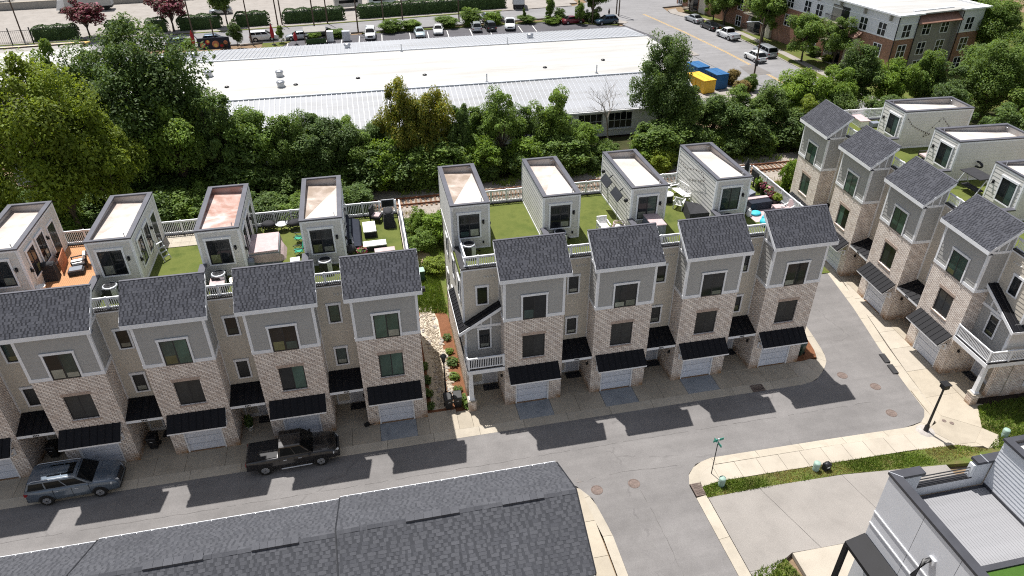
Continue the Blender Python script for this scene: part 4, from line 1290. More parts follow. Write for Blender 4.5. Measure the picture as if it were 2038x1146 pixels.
# ---------------------------------------------------------------- shingle roofed houses at the lane's near side
t_ = NT('shingle_single')
_oi = t_.n('ShaderNodeObjectInfo').outputs['Random']
_c = t_.ramp(_oi, [(0, (.068, .070, .079)), (.33, (.076, .078, .087)), (.66, (.083, .085, .094)), (1, (.09, .092, .102))])
_c = t_.mix(1.0, _c, t_.ramp(t_.noise(t_.coord(), 25, 3), [(.3, (.88,)*3), (.7, (1.12,)*3)]), 'MULTIPLY')
t_.to(_c, 'Base Color'); t_.b.inputs['Roughness'].default_value = .9; t_.b.inputs['Specular IOR Level'].default_value = .15
def row_house(label, x0, x1, dz, seed):
    t = thing('row_house', label, 'house', (x1, -16.8, 0), 0, 'shingle roofed row houses on the near side of the lane')
    L = x1-x0
    ya, yb, ze, zr = 2.95, -3.0, 9.0+dz, 10.5+dz
    part(t, 'wall', 'siding_grey', lambda mb: (mb.lap((-L, ya-.35), (-.3, ya-.35), 0, ze-.05, (0, 1), pitch=.25), mb.lap((-.3, yb+.35), (-.3, ya-.35), 0, ze-.05, (1, 0), pitch=.25), mb.lap((-L, yb+.35), (-.3, yb+.35), 0, ze-.05, (0, -1), pitch=.25),
         mb.face([(-.3, ya-.35, ze-.05), (-.3, 0, zr-.1), (-.3, yb+.35, ze-.05)]), mb.face([(-L, ya-.35, 0), (-L, ya-.35, ze-.05), (-L, 0, zr-.1), (-L, yb+.35, ze-.05), (-L, yb+.35, 0)])))
    rf = part(t, 'roof', 'cap_dark', lambda mb: (mb.hexa([(-L, ya, ze-.1), (0, ya, ze-.1), (0, 0, zr-.1), (-L, 0, zr-.1), (-L, ya, ze), (0, ya, ze), (0, 0, zr), (-L, 0, zr)][::1]), mb.hexa([(-L, 0, zr-.1), (0, 0, zr-.1), (0, yb, ze-.1), (-L, yb, ze-.1), (-L, 0, zr), (0, 0, zr), (0, yb, ze), (-L, yb, ze)])))
    sb = math.hypot(ya, zr-ze)
    part(rf, 'shingles', ['shingle_far', 'shingle_mid'], lambda mb: shingles(mb, (-L, ya+.03, ze+.004), (1, 0, 0), (0, -ya, zr-ze), L, sb, .22, .15, seed), kind='stuff')
    sf = math.hypot(yb, zr-ze)
    us = Vector((0, -yb, zr-ze)).normalized()
    # near slope: the 300 closest tabs are pieces, the rest is joined
    rg = random.Random(seed)
    exp, tw = .145, .20
    rows = int(sf/exp); e = sf/rows
    nn = Vector((1, 0, 0)).cross(us)
    rest = MB()
    cnt = 0
    ang = math.atan2(us.z, us.y)
    for r in range(rows-1, -1, -1):
        x = -rg.random()*tw*2
        dark = False
        while x < L:
            dark = not dark
            w = round(tw*rg.choice((.5, .65, .9) if dark else (.65, .9, 1.2, 1.6)), 3)
            a, b = max(0, x), min(L, x+w)
            x += w
            if b-a < .03: continue
            th = .004 if dark else rg.choice((.008, .012))
            o0 = Vector((-b, yb-.02, ze+.004))+us*(r*e)
            def tab(mb, ww=round(b-a, 3), th=th):
                mb.mesh_add([(0, 0, 0), (ww, 0, 0), (ww, e*us.y, e*us.z), (0, e*us.y, e*us.z), (0, nn.y*th, nn.z*th), (ww, nn.y*th, nn.z*th), (ww, e*us.y+nn.y*.004, e*us.z+nn.z*.004), (0, e*us.y+nn.y*.004, e*us.z+nn.z*.004)], [(4, 5, 6, 7), (0, 1, 5, 4), (1, 2, 6, 5), (3, 0, 4, 7)])
            if abs(w-(b-a)) < 1e-6 and cnt < 300 and r < rows-2 and b < 10.2:
                part(rf, 'shingle', 'shingle_mid' if dark else 'shingle_single', tab, ('tab', round(b-a, 3), th, round(e, 4)), tuple(o0))
                cnt += 1
            else:
                m2 = MB(); tab(m2)
                rest.cur = 1 if dark else 0
                rest.mesh_add([(p[0]+o0.x, p[1]+o0.y, p[2]+o0.z) for p in m2.v], m2.f)
    o = link('shingles', rest.mesh('shingles', ['shingle_far', 'shingle_mid']), rf)
    o['kind'] = 'stuff'
    def capf(mb):
        n = int(L/.3)
        for k in range(n):
            a, b = -L+L*k/n, -L+L*(k+1)/n-.004
            th = rg.choice((.02, .03, .04))
            mb.hexa([(a, -.15, zr-.075), (b, -.15, zr-.075), (b, 0, zr), (a, 0, zr), (a, -.15, zr-.075+th), (b, -.15, zr-.075+th), (b, 0, zr+th), (a, 0, zr+th)])
            mb.hexa([(a, 0, zr), (b, 0, zr), (b, .15, zr-.075), (a, .15, zr-.075), (a, 0, zr+th), (b, 0, zr+th), (b, .15, zr-.075+th), (a, .15, zr-.075+th)])
    part(rf, 'ridge_cap', 'shingle_far', capf, kind='stuff')
    for (a, b) in ((-L*.32, -L*.14), (-L*.72, -L*.5)):
        part(rf, 'ridge_vent', 'shingle_far', lambda mb: [mb.box(a+(b-a)*k/6, a+(b-a)*(k+1)/6-.01, -.16, .16, zr-.08, zr+.038) for k in range(6)], kind='stuff')
    def gut(mb):
        mb.box(-L+.02, -.02, ya+.0, ya+.11, ze-.14, ze-.11); mb.box(-L+.02, -.02, ya+.095, ya+.115, ze-.11, ze+.0); 
        for k in range(int(L/.6)):
            mb.box(-L+.3+k*.6, -L+.33+k*.6, ya-.06, ya+.1, ze+.0, ze+.012)
    part(rf, 'gutter', 'trim_white', gut)
    part(rf, 'gutter', 'trim_white', lambda mb: (mb.box(-L+.02, -.02, yb-.12, yb-.0, ze-.14, ze-.11), mb.box(-L+.02, -.02, yb-.12, yb-.1, ze-.11, ze)))
    for x in (.0, -L-.03):
        part(rf, 'rake_edge', 'trim_black', lambda mb: [mb.hexa([(x, y0, z0-.16), (x+.05, y0, z0-.16), (x+.05, y1, z1-.16), (x, y1, z1-.16), (x, y0, z0+.05), (x+.05, y0, z0+.05), (x+.05, y1, z1+.05), (x, y1, z1+.05)]) for (y0, z0, y1, z1) in ((ya, ze, 0, zr), (0, zr, yb, ze))])
    return t
row_house('end house with dark shingle roof beside the cross lane', -10.18, -.33, 0, 3)
row_house('middle house with dark shingle roof between two roof seams', -20.1, -10.21, -.12, 5)
row_house('shingle roofed house farthest from the cross lane', -32, -20.13, -.24, 8)

# ---------------------------------------------------------------- white modern house with roof terrace
mh = thing('modern_house', 'white modern house with dark coping and grey board roof terrace', 'house', (13.56, -18.4, 0))
MX1, MY1 = 12.0, -14.0
part(mh, 'wall', 'siding_white', lambda mb: (mb.face([(0, 0, 0), (0, MY1, 0), (0, MY1, 9.85), (0, 0, 9.85)]), mb.face([(0, 0, 0), (0, 0, 9.85), (1.4, 0, 9.85), (1.4, 0, 0)]), mb.face([(1.4, 0, 0), (1.4, 0, 8.95), (4.25, 0, 8.95), (4.25, 0, 0)]),
     mb.face([(4.25, 0, 0), (4.25, 0, 9.85), (MX1, 0, 9.85), (MX1, 0, 0)]), mb.face([(.3, -.3, 8.4), (.3, MY1, 8.4), (.3, MY1, 9.85), (.3, -.3, 9.85)][::-1]), mb.face([(.3, -.3, 8.4), (1.4, -.3, 8.4), (1.4, -.3, 9.85), (.3, -.3, 9.85)]),
     mb.face([(1.4, -.3, 8.4), (4.25, -.3, 8.4), (4.25, -.3, 8.95), (1.4, -.3, 8.95)]), mb.face([(1.4, 0, 8.95), (1.4, -.3, 8.95), (4.25, -.3, 8.95), (4.25, 0, 8.95)]), mb.face([(1.4, 0, 8.95), (1.4, 0, 9.85), (1.4, -.3, 9.85), (1.4, -.3, 8.95)]), mb.face([(4.25, 0, 8.95), (4.25, -.3, 8.95), (4.25, -.3, 9.85), (4.25, 0, 9.85)]),
     mb.face([(4.25, -.3, 8.4), (5.0, -.3, 8.4), (5.0, -.3, 9.85), (4.25, -.3, 9.85)]), mb.face([(MX1, 0, 0), (MX1, 0, 9.85), (MX1, MY1, 9.85), (MX1, MY1, 0)])))
part(mh, 'coping', 'coping_dark', lambda mb: (mb.box(-.06, .36, MY1, .06, 9.85, 10.0), mb.box(.36, 1.5, -.36, .06, 9.85, 10.0), mb.box(4.15, MX1, -.36, .06, 9.85, 10.0), mb.box(.3, .42, MY1, -.36, 8.42, 8.6)))
part(mh, 'coping_joint', 'galv', lambda mb: [mb.beam((.36, -.36, 10.002), (-.06, .06, 10.002), .03, .006), mb.box(4.6, 4.63, -.4, .1, 10.0, 10.006)])
for z in (9.1, 9.3, 9.5):
    part(mh, 'rail', 'trim_black', lambda mb: mb.box(1.4, 4.25, -.17, -.13, 0, .035), 'mrail', (0, 0, z))
part(mh, 'rail_post', 'trim_white', lambda mb: mb.box(4.08, 4.25, -.28, -.02, 8.95, 9.75))
part(mh, 'rail_base', 'metal_bronze', lambda mb: mb.box(1.4, 4.25, -.3, -.02, 8.95, 9.02))
part(mh, 'gutter_ledge', 'coping_dark', lambda mb: mb.box(.42, 5.0, -1.0, -.36, 8.35, 8.42))
for k in range(34):
    part(mh, 'plank', 'grey_boards', lambda mb: mb.box(0, .125, -4.1, -.55, 8.42, 8.46), 'mplank', (.62+k*.135, 0, 0))
part(mh, 'turf_panel', 'turf_bright', lambda mb: mb.box(.42, MX1, MY1, -4.35, 8.4, 8.48))
part(mh, 'turf_kerb', 'coping_dark', lambda mb: mb.box(.42, 5.2, -4.35, -4.1, 8.4, 8.56))
part(mh, 'stair_wall', 'siding_white', lambda mb: (mb.lap((5.0, MY1), (5.0, -.36), 8.4, 11.2, (-1, 0), pitch=.2), mb.lap((5.0, -.36), (MX1, -.36), 9.9, 11.2, (0, 1), pitch=.2)))
part(mh, 'stair_coping', 'coping_dark', lambda mb: (mb.box(4.9, 5.25, MY1, -.3, 11.2, 11.32), mb.box(5.25, MX1, -.55, -.3, 11.2, 11.32), mb.box(4.94, 5.0, MY1, -.4, 8.46, 8.6)))
part(mh, 'stair_roof', 'membrane_clean', lambda mb: mb.box(5.2, MX1, MY1, -.5, 11.0, 11.05))
def panels(mb):
    pass
for (y0, y1) in ((-2.28, -.02), (-4.4, -2.3), (-6.6, -4.42)):
    for (z0, z1) in ((7.5, 9.84), (5.95, 6.7), (6.74, 7.46)):
        part(mh, 'panel', 'siding_white', lambda mb: mb.box(-.02, 0, y0, y1, z0, z1), ('mpan', y0, y1, z0, z1))
for (z0, z1) in ((9.0, 9.02),):
    pass
part(mh, 'panel_reveal', 'trim_black', lambda mb: (mb.box(-.012, 0, -2.3, -2.28, 5.9, 9.85), mb.box(-.012, 0, -4.42, -4.4, 5.9, 9.85)))
for z in (7.48, 6.72):
    part(mh, 'batten', 'trim_white', lambda mb: mb.box(-.06, 0, -9, 0, -.035, .035), 'mbat', (0, 0, z))
def lampm(mb):
    mb.box(-.12, 0, -.2, .1, -.15, .15)
wl2 = part(mh, 'wall_lamp', 'trim_white', lampm, None, (0, -3.35, 8.45))
part(wl2, 'lamp_head', 'pole_black', lambda mb: (mb.tube([(-.1, 0, .02), (-.35, 0, .0), (-.62, 0, -.9)], [.1, .12, .12], 8),))
# dark pergola at the wall
part(mh, 'pergola_beam', 'metal_black', lambda mb: (mb.hexa([(-.06, -.02, 5.7), (-.06, -8, 5.7), (-1.0, -8, 5.4), (-1.0, -.02, 5.4), (-.06, -.02, 5.95), (-.06, -8, 5.95), (-1.0, -8, 5.6), (-1.0, -.02, 5.6)]), mb.box(-1.02, -.85, -.25, -.02, 0, 5.45)))
part(mh, 'lower_wall', 'siding_white', lambda mb: [mb.box(-.9, -.0, -9, -1.2, 2.6+k*.3, 2.75+k*.3) for k in range(5)])
# ---------------------------------------------------------------- vehicles
CARK = {
 'sedan': dict(L=4.7, hw=.92, zb=.2, rear=[(-2.35, .62, .8), (-2.3, .88, .86), (-1.6, .97, .92)], mid=.98, front=[(1.0, .97, .92), (1.7, .86, .9), (2.2, .72, .84), (2.35, .55, .74)], gb=(-1.75, 1.15), gt=(-.85, .25), roof=1.42, rw=.62, wb=(-1.35, 1.4), r=.33),
 'suv': dict(L=5.05, hw=.99, zb=.27, rear=[(-2.52, .8, .86), (-2.48, 1.14, .93), (-1.6, 1.2, .985)], mid=1.2, front=[(1.0, 1.19, .985), (1.8, 1.13, .97), (2.3, 1.04, .92), (2.5, .8, .84)], gb=(-2.46, 1.28), gt=(-2.18, .42), roof=1.72, rw=.76, wb=(-1.46, 1.46), r=.38),
 'crossover': dict(L=4.6, hw=.93, zb=.24, rear=[(-2.3, .65, .8), (-2.27, .98, .88), (-1.5, 1.05, .93)], mid=1.06, front=[(1.0, 1.02, .93), (1.7, .94, .91), (2.15, .8, .86), (2.3, .58, .76)], gb=(-2.2, 1.1), gt=(-1.65, .25), roof=1.62, rw=.66, wb=(-1.35, 1.38), r=.35),
 'minivan': dict(L=5.1, hw=.99, zb=.22, rear=[(-2.55, .65, .88), (-2.52, 1.0, .95), (-1.6, 1.05, .99)], mid=1.05, front=[(1.3, 1.04, .99), (2.0, .95, .95), (2.4, .8, .88), (2.55, .58, .78)], gb=(-2.48, 1.75), gt=(-2.2, .7), roof=1.74, rw=.76, wb=(-1.5, 1.55), r=.35),
 'pickup': dict(L=5.55, hw=.99, zb=.38, rear=[(-2.78, .75, .95), (-2.75, 1.15, .97), (-1.0, 1.16, .98)], mid=1.18, front=[(1.2, 1.17, .98), (2.1, 1.12, .96), (2.55, 1.0, .93), (2.78, .7, .86)], gb=(-.85, 1.3), gt=(-.7, .55), roof=1.86, rw=.75, wb=(-1.72, 1.65), r=.40),
}
def vehicle(name, label, cat, kind, paint, loc, rz=0, group=None, bed='black_plastic', roof_glass=False, detail=True, door_gap=True):
    K = CARK[kind]
    t = thing(name, label, cat, loc, rz, group)
    hw, zb, L = K['hw'], K['zb'], K['L']
    st = K['rear'] + [(0.0, K['mid'], hw)] + K['front']
    st = [(st[0][0]-.02, st[0][1]*.75, st[0][2]*.9)] + st + [(st[-1][0]+.03, st[-1][1]*.8, st[-1][2]*.88)]
    def body(mb):
        rings = []
        for i, (x, zt, w) in enumerate(st):
            b = zb + (.12 if i in (0, len(st)-1) else 0)
            half = [(0, b), (w*.86, b), (w*.97, b+.1), (w, b+(zt-b)*.42), (w*.985, b+(zt-b)*.72), (w*.95, zt-.05), (w*.87, zt), (w*.4, zt+.025), (0, zt+.03)]
            ring = [(x, y, z) for y, z in half] + [(x, -y, z) for y, z in half[-2:0:-1]]
            rings.append(ring)
        n = len(rings[0])
        v = [p for r in rings for p in r]
        f = [(i*n+k, i*n+(k+1) % n, (i+1)*n+(k+1) % n, (i+1)*n+k) for i in range(len(rings)-1) for k in range(n)]
        mb.smooth = True
        mb.mesh_add(v, [q[::-1] for q in f])
        mb.smooth = False
        mb.mesh_add(rings[0], [tuple(range(n))]); mb.mesh_add(rings[-1], [tuple(range(n))[::-1]])
    bo = part(t, 'body', paint, body, ('cbody', kind))
    gb, gt, zr, rw, zm = K['gb'], K['gt'], K['roof'], K['rw'], K['mid']
    wb_ = hw*.9
    def P(u, v, side):      # u 0 rear .. 1 front, v 0 belt .. 1 roof
        x0 = gb[0]+(gb[1]-gb[0])*u; x1 = gt[0]+(gt[1]-gt[0])*u
        bul = .03*math.sin(math.pi*v)
        return Vector((x0+(x1-x0)*v, side*((wb_+(rw-wb_)*v)+bul), zm-.06+(zr-zm+.06)*v))
    def cab(mb):
        mb.smooth = True
        for s in (1, -1):
            for i in range(4):
                for j in range(3):
                    q = [P(i/4, j/3, s), P((i+1)/4, j/3, s), P((i+1)/4, (j+1)/3, s), P(i/4, (j+1)/3, s)]
                    mb.face(q if s < 0 else q[::-1])
        for u in (0, 1):
            q = [P(u, 0, -1), P(u, 0, 1), P(u, 1, 1), P(u, 1, -1)]
            mb.face(q[::-1] if u == 0 else q)
        nx = 5
        for i in range(nx):
            for a, b in ((-1, -.86), (-.86, -.4), (-.4, .4), (.4, .86), (.86, 1)):
                def Q(u, s):
                    p = P(u, 1, 1); return (p.x, rw*s*1.0, zr-.02+.075*(1-abs(s)**5)+.02*math.sin(math.pi*u))
                mb.face([Q(i/nx, a), Q((i+1)/nx, a), Q((i+1)/nx, b), Q(i/nx, b)])
    part(t, 'cabin', paint, cab, ('ccab', kind))
    def glassq(a, b, c, d, off):
        def f(mb):
            mb.hexa([Vector(p) for p in (a, b, c, d)]+[Vector(p)+Vector(off) for p in (a, b, c, d)])
        return f
    def lerp(u0, u1, v0, v1, s, off):
        return glassq(P(u0, v0, s), P(u1, v0, s), P(u1, v1, s), P(u0, v1, s), (0, s*off, off*.4))
    wins = [(.06, .50), (.53, .93)] if kind in ('pickup', 'sedan') else [(.04, .30), (.33, .62), (.65, .94)]
    for s in (1, -1):
        for (u0, u1) in wins:
            part(t, 'side_window', 'glass_car', lerp(u0, u1, .2, .88, s, .02), ('cwin', kind, u0, s))
    for u, nm, dx in ((1, 'windshield', 1), (0, 'rear_window', -1)):
        a, b, c, d = P(u, .1, -1), P(u, .1, 1), P(u, .93, 1), P(u, .93, -1)
        sh = lambda p: Vector((p.x, p.y*.93, p.z))
        part(t, nm, 'glass_car', glassq(sh(a), sh(b), sh(c), sh(d), (dx*.025, 0, .018)), ('cws', kind, u))
    if roof_glass:
        part(t, 'sunroof', 'glass_car', lambda mb: (mb.box(gt[0]+(gt[1]-gt[0])*.38, gt[0]+(gt[1]-gt[0])*.66, -.46, .46, zr+.035, zr+.068), mb.box(gt[0]+(gt[1]-gt[0])*.68, gt[0]+(gt[1]-gt[0])*.93, -.46, .46, zr+.035, zr+.066)), ('csun', kind))
        for s in (1, -1):
            part(t, 'roof_rail', 'galv', lambda mb: mb.tube([(gt[0]+.15, s*(rw-.05), zr+.02), (gt[0]+.3, s*(rw-.05), zr+.09), (gt[1]-.25, s*(rw-.05), zr+.09), (gt[1]-.05, s*(rw-.05), zr+.02)], .022, 6), ('crail', kind, s))
    r = K['r']
    for x in K['wb']:
        for s in (1, -1):
            w = part(t, 'wheel', 'tyre', lambda mb: mb.tube([(0, -.12, 0), (0, -.10, 0), (0, .10, 0), (0, .12, 0)], [r*.86, r, r, r*.86], 18), ('tyre', r), (x, s*(hw-.1), r))
            def rim(mb):
                mb.tube([(0, .115, 0), (0, .13, 0)], [r*.62, r*.58], 16)
                for k in range(5):
                    a = 2*math.pi*k/5
                    mb.beam((0, .135, 0), (r*.6*math.cos(a), .135, r*.6*math.sin(a)), .07, .03, (0, 1, 0))
            part(w, 'rim', 'rim', rim, ('rim', r), (0, 0, 0), 0 if s > 0 else math.pi)
            def arch(mb):
                n = 12
                for k in range(n):
                    a0, a1 = math.pi*k/n, math.pi*(k+1)/n
                    y = s*(hw+.004)
                    q = [(x+math.cos(a)*rr, y, r+math.sin(a)*rr) for a, rr in ((a0, r*.9), (a1, r*.9), (a1, r*1.17), (a0, r*1.17))]
                    mb.hexa(q+[(p[0], p[1]-s*.06, p[2]) for p in q])
            part(t, 'wheel_arch', 'black_plastic', arch, ('arch', kind, x, s))
    xf, xr = K['front'][-1][0], K['rear'][0][0]
    zf = K['front'][-2][1]
    for s in (1, -1):
        part(t, 'headlight', 'lamp_lens', lambda mb: mb.hexa([(xf-.28, s*hw*.95, zf-.2), (xf-.02, s*hw*.55, zf-.22), (xf-.02, s*hw*.55, zf-.1), (xf-.28, s*hw*.95, zf-.08), (xf-.34, s*hw*.97, zf-.2), (xf+.035, s*hw*.57, zf-.22), (xf-.02, s*hw*.57, zf-.06), (xf-.34, s*hw*.95, zf-.03)]), ('chl', kind, s))
        part(t, 'taillight', 'lamp_red', lambda mb: mb.box(xr-.02, xr+.16, min(s*hw*.66, s*hw*.93), max(s*hw*.66, s*hw*.93), K['rear'][1][1]-.28, K['rear'][1][1]-.1), ('ctl', kind, s))
        part(t, 'mirror', paint if kind != 'pickup' else 'black_plastic', lambda mb: mb.ell((gb[1]-.25, s*(hw+.08), zm+.07), (.09, .12, .08), 8, 5), ('cmir', kind, s))
        if detail:
            for hx in ((-.75, .35) if kind != 'pickup' else (-.45, .45)):
                part(t, 'door_handle', 'galv', lambda mb: mb.box(hx-.1, hx+.1, min(s*hw*.985, s*(hw+.025)), max(s*hw*.985, s*(hw+.025)), zm-.2, zm-.165), ('chd', kind, s, hx))
            part(t, 'door_seam', 'trim_black', lambda mb: [mb.box(hx-.008, hx+.008, min(s*hw*.97, s*(hw+.003)), max(s*hw*.97, s*(hw+.003)), zb+.15, zm-.08) for hx in ((-.95, .05, 1.0) if kind != 'pickup' else (-.8, .1, 1.05))], ('cseam', kind, s), kind='stuff')
    part(t, 'grille', 'trim_black', lambda mb: mb.hexa([(xf-.06, -hw*.52, zb+.3), (xf-.06, hw*.52, zb+.3), (xf-.06, hw*.5, zf-.1), (xf-.06, -hw*.5, zf-.1), (xf+.045, -hw*.5, zb+.3), (xf+.045, hw*.5, zb+.3), (xf+.0, hw*.48, zf-.12), (xf+.0, -hw*.48, zf-.12)]), ('cgr', kind))
    part(t, 'bumper', 'black_plastic', lambda mb: (mb.box(xf-.25, xf+.03, -hw*.8, hw*.8, zb+.02, zb+.16), mb.box(xr-.04, xr+.2, -hw*.85, hw*.85, zb+.04, zb+.2)), ('cbump', kind))
    part(t, 'number_plate', 'white_plastic', lambda mb: mb.box(xr-.045, xr-.03, -.16, .16, .62, .76), ('cpl', kind))
    if kind == 'pickup':
        part(t, 'bed_cover' if bed == 'black_plastic' else 'bed', bed, lambda mb: mb.box(-2.66, -.92, -.80, .80, 1.15, 1.205), ('cbed', bed))
        if bed != 'black_plastic':
            part(t, 'bed_rail', paint, lambda mb: (mb.box(-2.75, -.9, .8, .95, 1.14, 1.24), mb.box(-2.75, -.9, -.95, -.8, 1.14, 1.24), mb.box(-2.78, -2.66, -.8, .8, 1.14, 1.24)), ('cbedr', paint))
        for s in (1, -1):
            part(t, 'side_step', 'galv', lambda mb: mb.tube([(-.75, s*(hw+.05), .36), (1.1, s*(hw+.05), .36)], .04, 6), ('cstep', s))
    return t
vehicle('parked_suv', 'blue grey SUV with glass sunroof and roof rails parked at the kerb', 'SUV', 'suv', 'paint_blue_grey', (-26.8, -1.62, -.06), R(.8), roof_glass=True)
vehicle('pickup_truck', 'charcoal pickup truck with flat black bed cover parked at the kerb', 'pickup truck', 'pickup', 'paint_charcoal', (-14.05, -1.92, -.07), R(1.5))
GL = 'cars in the lot behind the white roofed warehouse'
A90 = R(-90)
LOT = [('suv', 'paint_white', (-4.45, 103.9), A90-.05, 'white SUV alone in its bay, closest to the flower bed end'),
       ('sedan', 'paint_pale_blue', (4.7, 103.3), A90, 'pale blue compact car parked beside a white sedan'),
       ('sedan', 'paint_white', (8.4, 104.6), A90-.12, 'white sedan parked beside the pale blue car'),
       ('crossover', 'paint_silver', (15.9, 104.9), R(90)-.1, 'silver hatchback backed in beside a black car'),
       ('crossover', 'paint_black', (18.6, 105.0), R(90), 'black hatchback parked between silver hatchback and evergreen shrub'),
       ('pickup', 'paint_white', (22.6, 105.2), A90-.2, 'white pickup with its door side to the reed bed'),
       ('sedan', 'paint_red', (35.6, 106.2), .12, 'dark red sedan half hidden behind a young tree'),
       ('crossover', 'paint_navy', (42.0, 104.2), R(186), 'navy blue crossover at the lot corner by the pavement')]
for k, pnt, (x, y), rz, lab in LOT:
    vehicle('parked_car', lab, 'car', k, pnt, (x, y, -.06), rz, GL, bed='grey_plastic', detail=False)
GS = 'cars along the street beyond the warehouse'
ST = [('suv', 'paint_white', (-23.9, 106.3), R(4), 'white SUV on the far street beside the red folded parasol'),
      ('sedan', 'paint_silver', (-17.6, 105.7), R(184), 'silver car behind the wooden pergola of the cafe garden'),
      ('crossover', 'paint_navy', (-32.4, 106.0), R(4), 'dark blue car behind the painted mural wall'),
      ('sedan', 'paint_teal', (-38.6, 106.0), R(4), 'dark green car at the street end of the cafe garden'),
      ('sedan', 'paint_black', (-12.6, 107.2), R(4), 'black sedan on the far street behind the bicycle rack'),
      ('crossover', 'paint_silver', (20.4, 112.0), R(5), 'silver car passing on the far street behind the reeds'),
      ('crossover', 'paint_silver', (-34.5, 131.0), R(184), 'white crossover in the yard above the long hedge'),
      ('sedan', 'paint_silver', (59.7, 102.0), R(100), 'silver sedan first in the row of cars under street trees'),
      ('sedan', 'paint_black', (60.2, 95.8), R(98), 'black sedan parked between silver sedan and white pickup'),
      ('pickup', 'paint_white', (60.4, 88.6), R(97), 'white pickup parked under the street trees'),
      ('minivan', 'paint_silver', (61.4, 76.6), R(92), 'silver minivan at the kerb next to the moving white car'),
      ('crossover', 'paint_white', (58.2, 74.1), R(94), 'white crossover driving beside the silver minivan')]
for k, pnt, (x, y), rz, lab in ST:
    vehicle('street_car', lab, 'car', k, pnt, (x, y, -.05), rz, GS, bed='grey_plastic', detail=False)
def box_truck(label, loc, rz, L=7.5):
    t = thing('box_truck', label, 'truck', loc, rz)
    part(t, 'cargo_box', 'tpo_white', lambda mb: mb.box(-L/2, L/2-2.0, -1.25, 1.25, 1.0, 3.7))
    part(t, 'cab', 'paint_white', lambda mb: mb.hexa([(L/2-1.9, -1.1, .5), (L/2, -1.05, .5), (L/2, 1.05, .5), (L/2-1.9, 1.1, .5), (L/2-1.9, -1.1, 2.6), (L/2-.7, -1.0, 2.5), (L/2-.7, 1.0, 2.5), (L/2-1.9, 1.1, 2.6)]))
    part(t, 'windshield', 'glass_car', lambda mb: mb.hexa([(L/2-.28, -.95, 1.5), (L/2-.28, .95, 1.5), (L/2-.62, .92, 2.35), (L/2-.62, -.92, 2.35), (L/2-.24, -.95, 1.5), (L/2-.24, .95, 1.5), (L/2-.58, .92, 2.35), (L/2-.58, -.92, 2.35)]))
    part(t, 'chassis', 'black_plastic', lambda mb: mb.box(-L/2+.1, L/2-.3, -.9, .9, .5, 1.0))
    part(t, 'rear_door', 'galv', lambda mb: mb.box(-L/2-.03, -L/2, -1.1, 1.1, 1.1, 3.55))
    for x in (-L/2+1.2, L/2-1.1):
        for s in (1, -1):
            part(t, 'wheel', 'tyre', lambda mb: mb.tube([(0, -.16, 0), (0, .16, 0)], .45, 14), 'trwheel', (x, s*1.0, .45))
box_truck('white box truck standing in the yard above the crape myrtle', (-63.5, 141, -.05), R(183), 11)
box_truck('white box truck seen from behind at the hedge gap', (28.4, 124.2, -.05), R(80))

# ---------------------------------------------------------------- roof terrace things
D = 10.2
def ac_unit(x, y, label, box='trim_black'):
    t = thing('ac_unit', label, 'air conditioner', (x, y, D), rnd.uniform(-.05, .05), 'air conditioners on the roof decks')
    part(t, 'casing', box, lambda mb: mb.box(-.38, .38, -.38, .38, .05, .82), 'accase')
    part(t, 'side_panel', 'galv', lambda mb: mb.box(.12, .39, -.39, -.1, .05, .8), 'acside')
    part(t, 'top_panel', 'galv', lambda mb: mb.lathe(0, 0, [(.42, .8), (.42, .86), (.36, .9), (.34, .88)], 20), 'actop')
    part(t, 'fan_grille', 'trim_black', lambda mb: [mb.lathe(0, 0, [(.33, .885), (.335, .9)], 20)]+[mb.beam((0, 0, .915), (.33*math.cos(k*.524), .33*math.sin(k*.524), .905), .012) for k in range(12)], 'acfan')
    part(t, 'pipe', 'black_plastic', lambda mb: mb.tube([(.38, .1, .3), (.6, .1, .35), (.75, .2, .15), (.7, .5, .05)], .04, 6), 'acpipe')
    return t
ac_unit(-29.2, 3.4, 'air conditioner on the wood deck house roof')
ac_unit(-23.05, 3.3, 'air conditioner in the corner of the pavers deck')
ac_unit(-16.95, 3.35, 'air conditioner in front of the pink stained penthouse')
ac_unit(-10.65, 3.6, 'air conditioner near the navy sofa deck')
ac_unit(-1.55, 3.6, 'air conditioner on the bare turf deck of the porch house')
ac_unit(4.65, 3.9, 'air conditioner behind the white lounge chair deck divider')
ac_unit(16.6, 3.6, 'air conditioner behind the divider of the potted plants deck')
ac_unit(23.2-.0, 2.4, 'x') if False else None
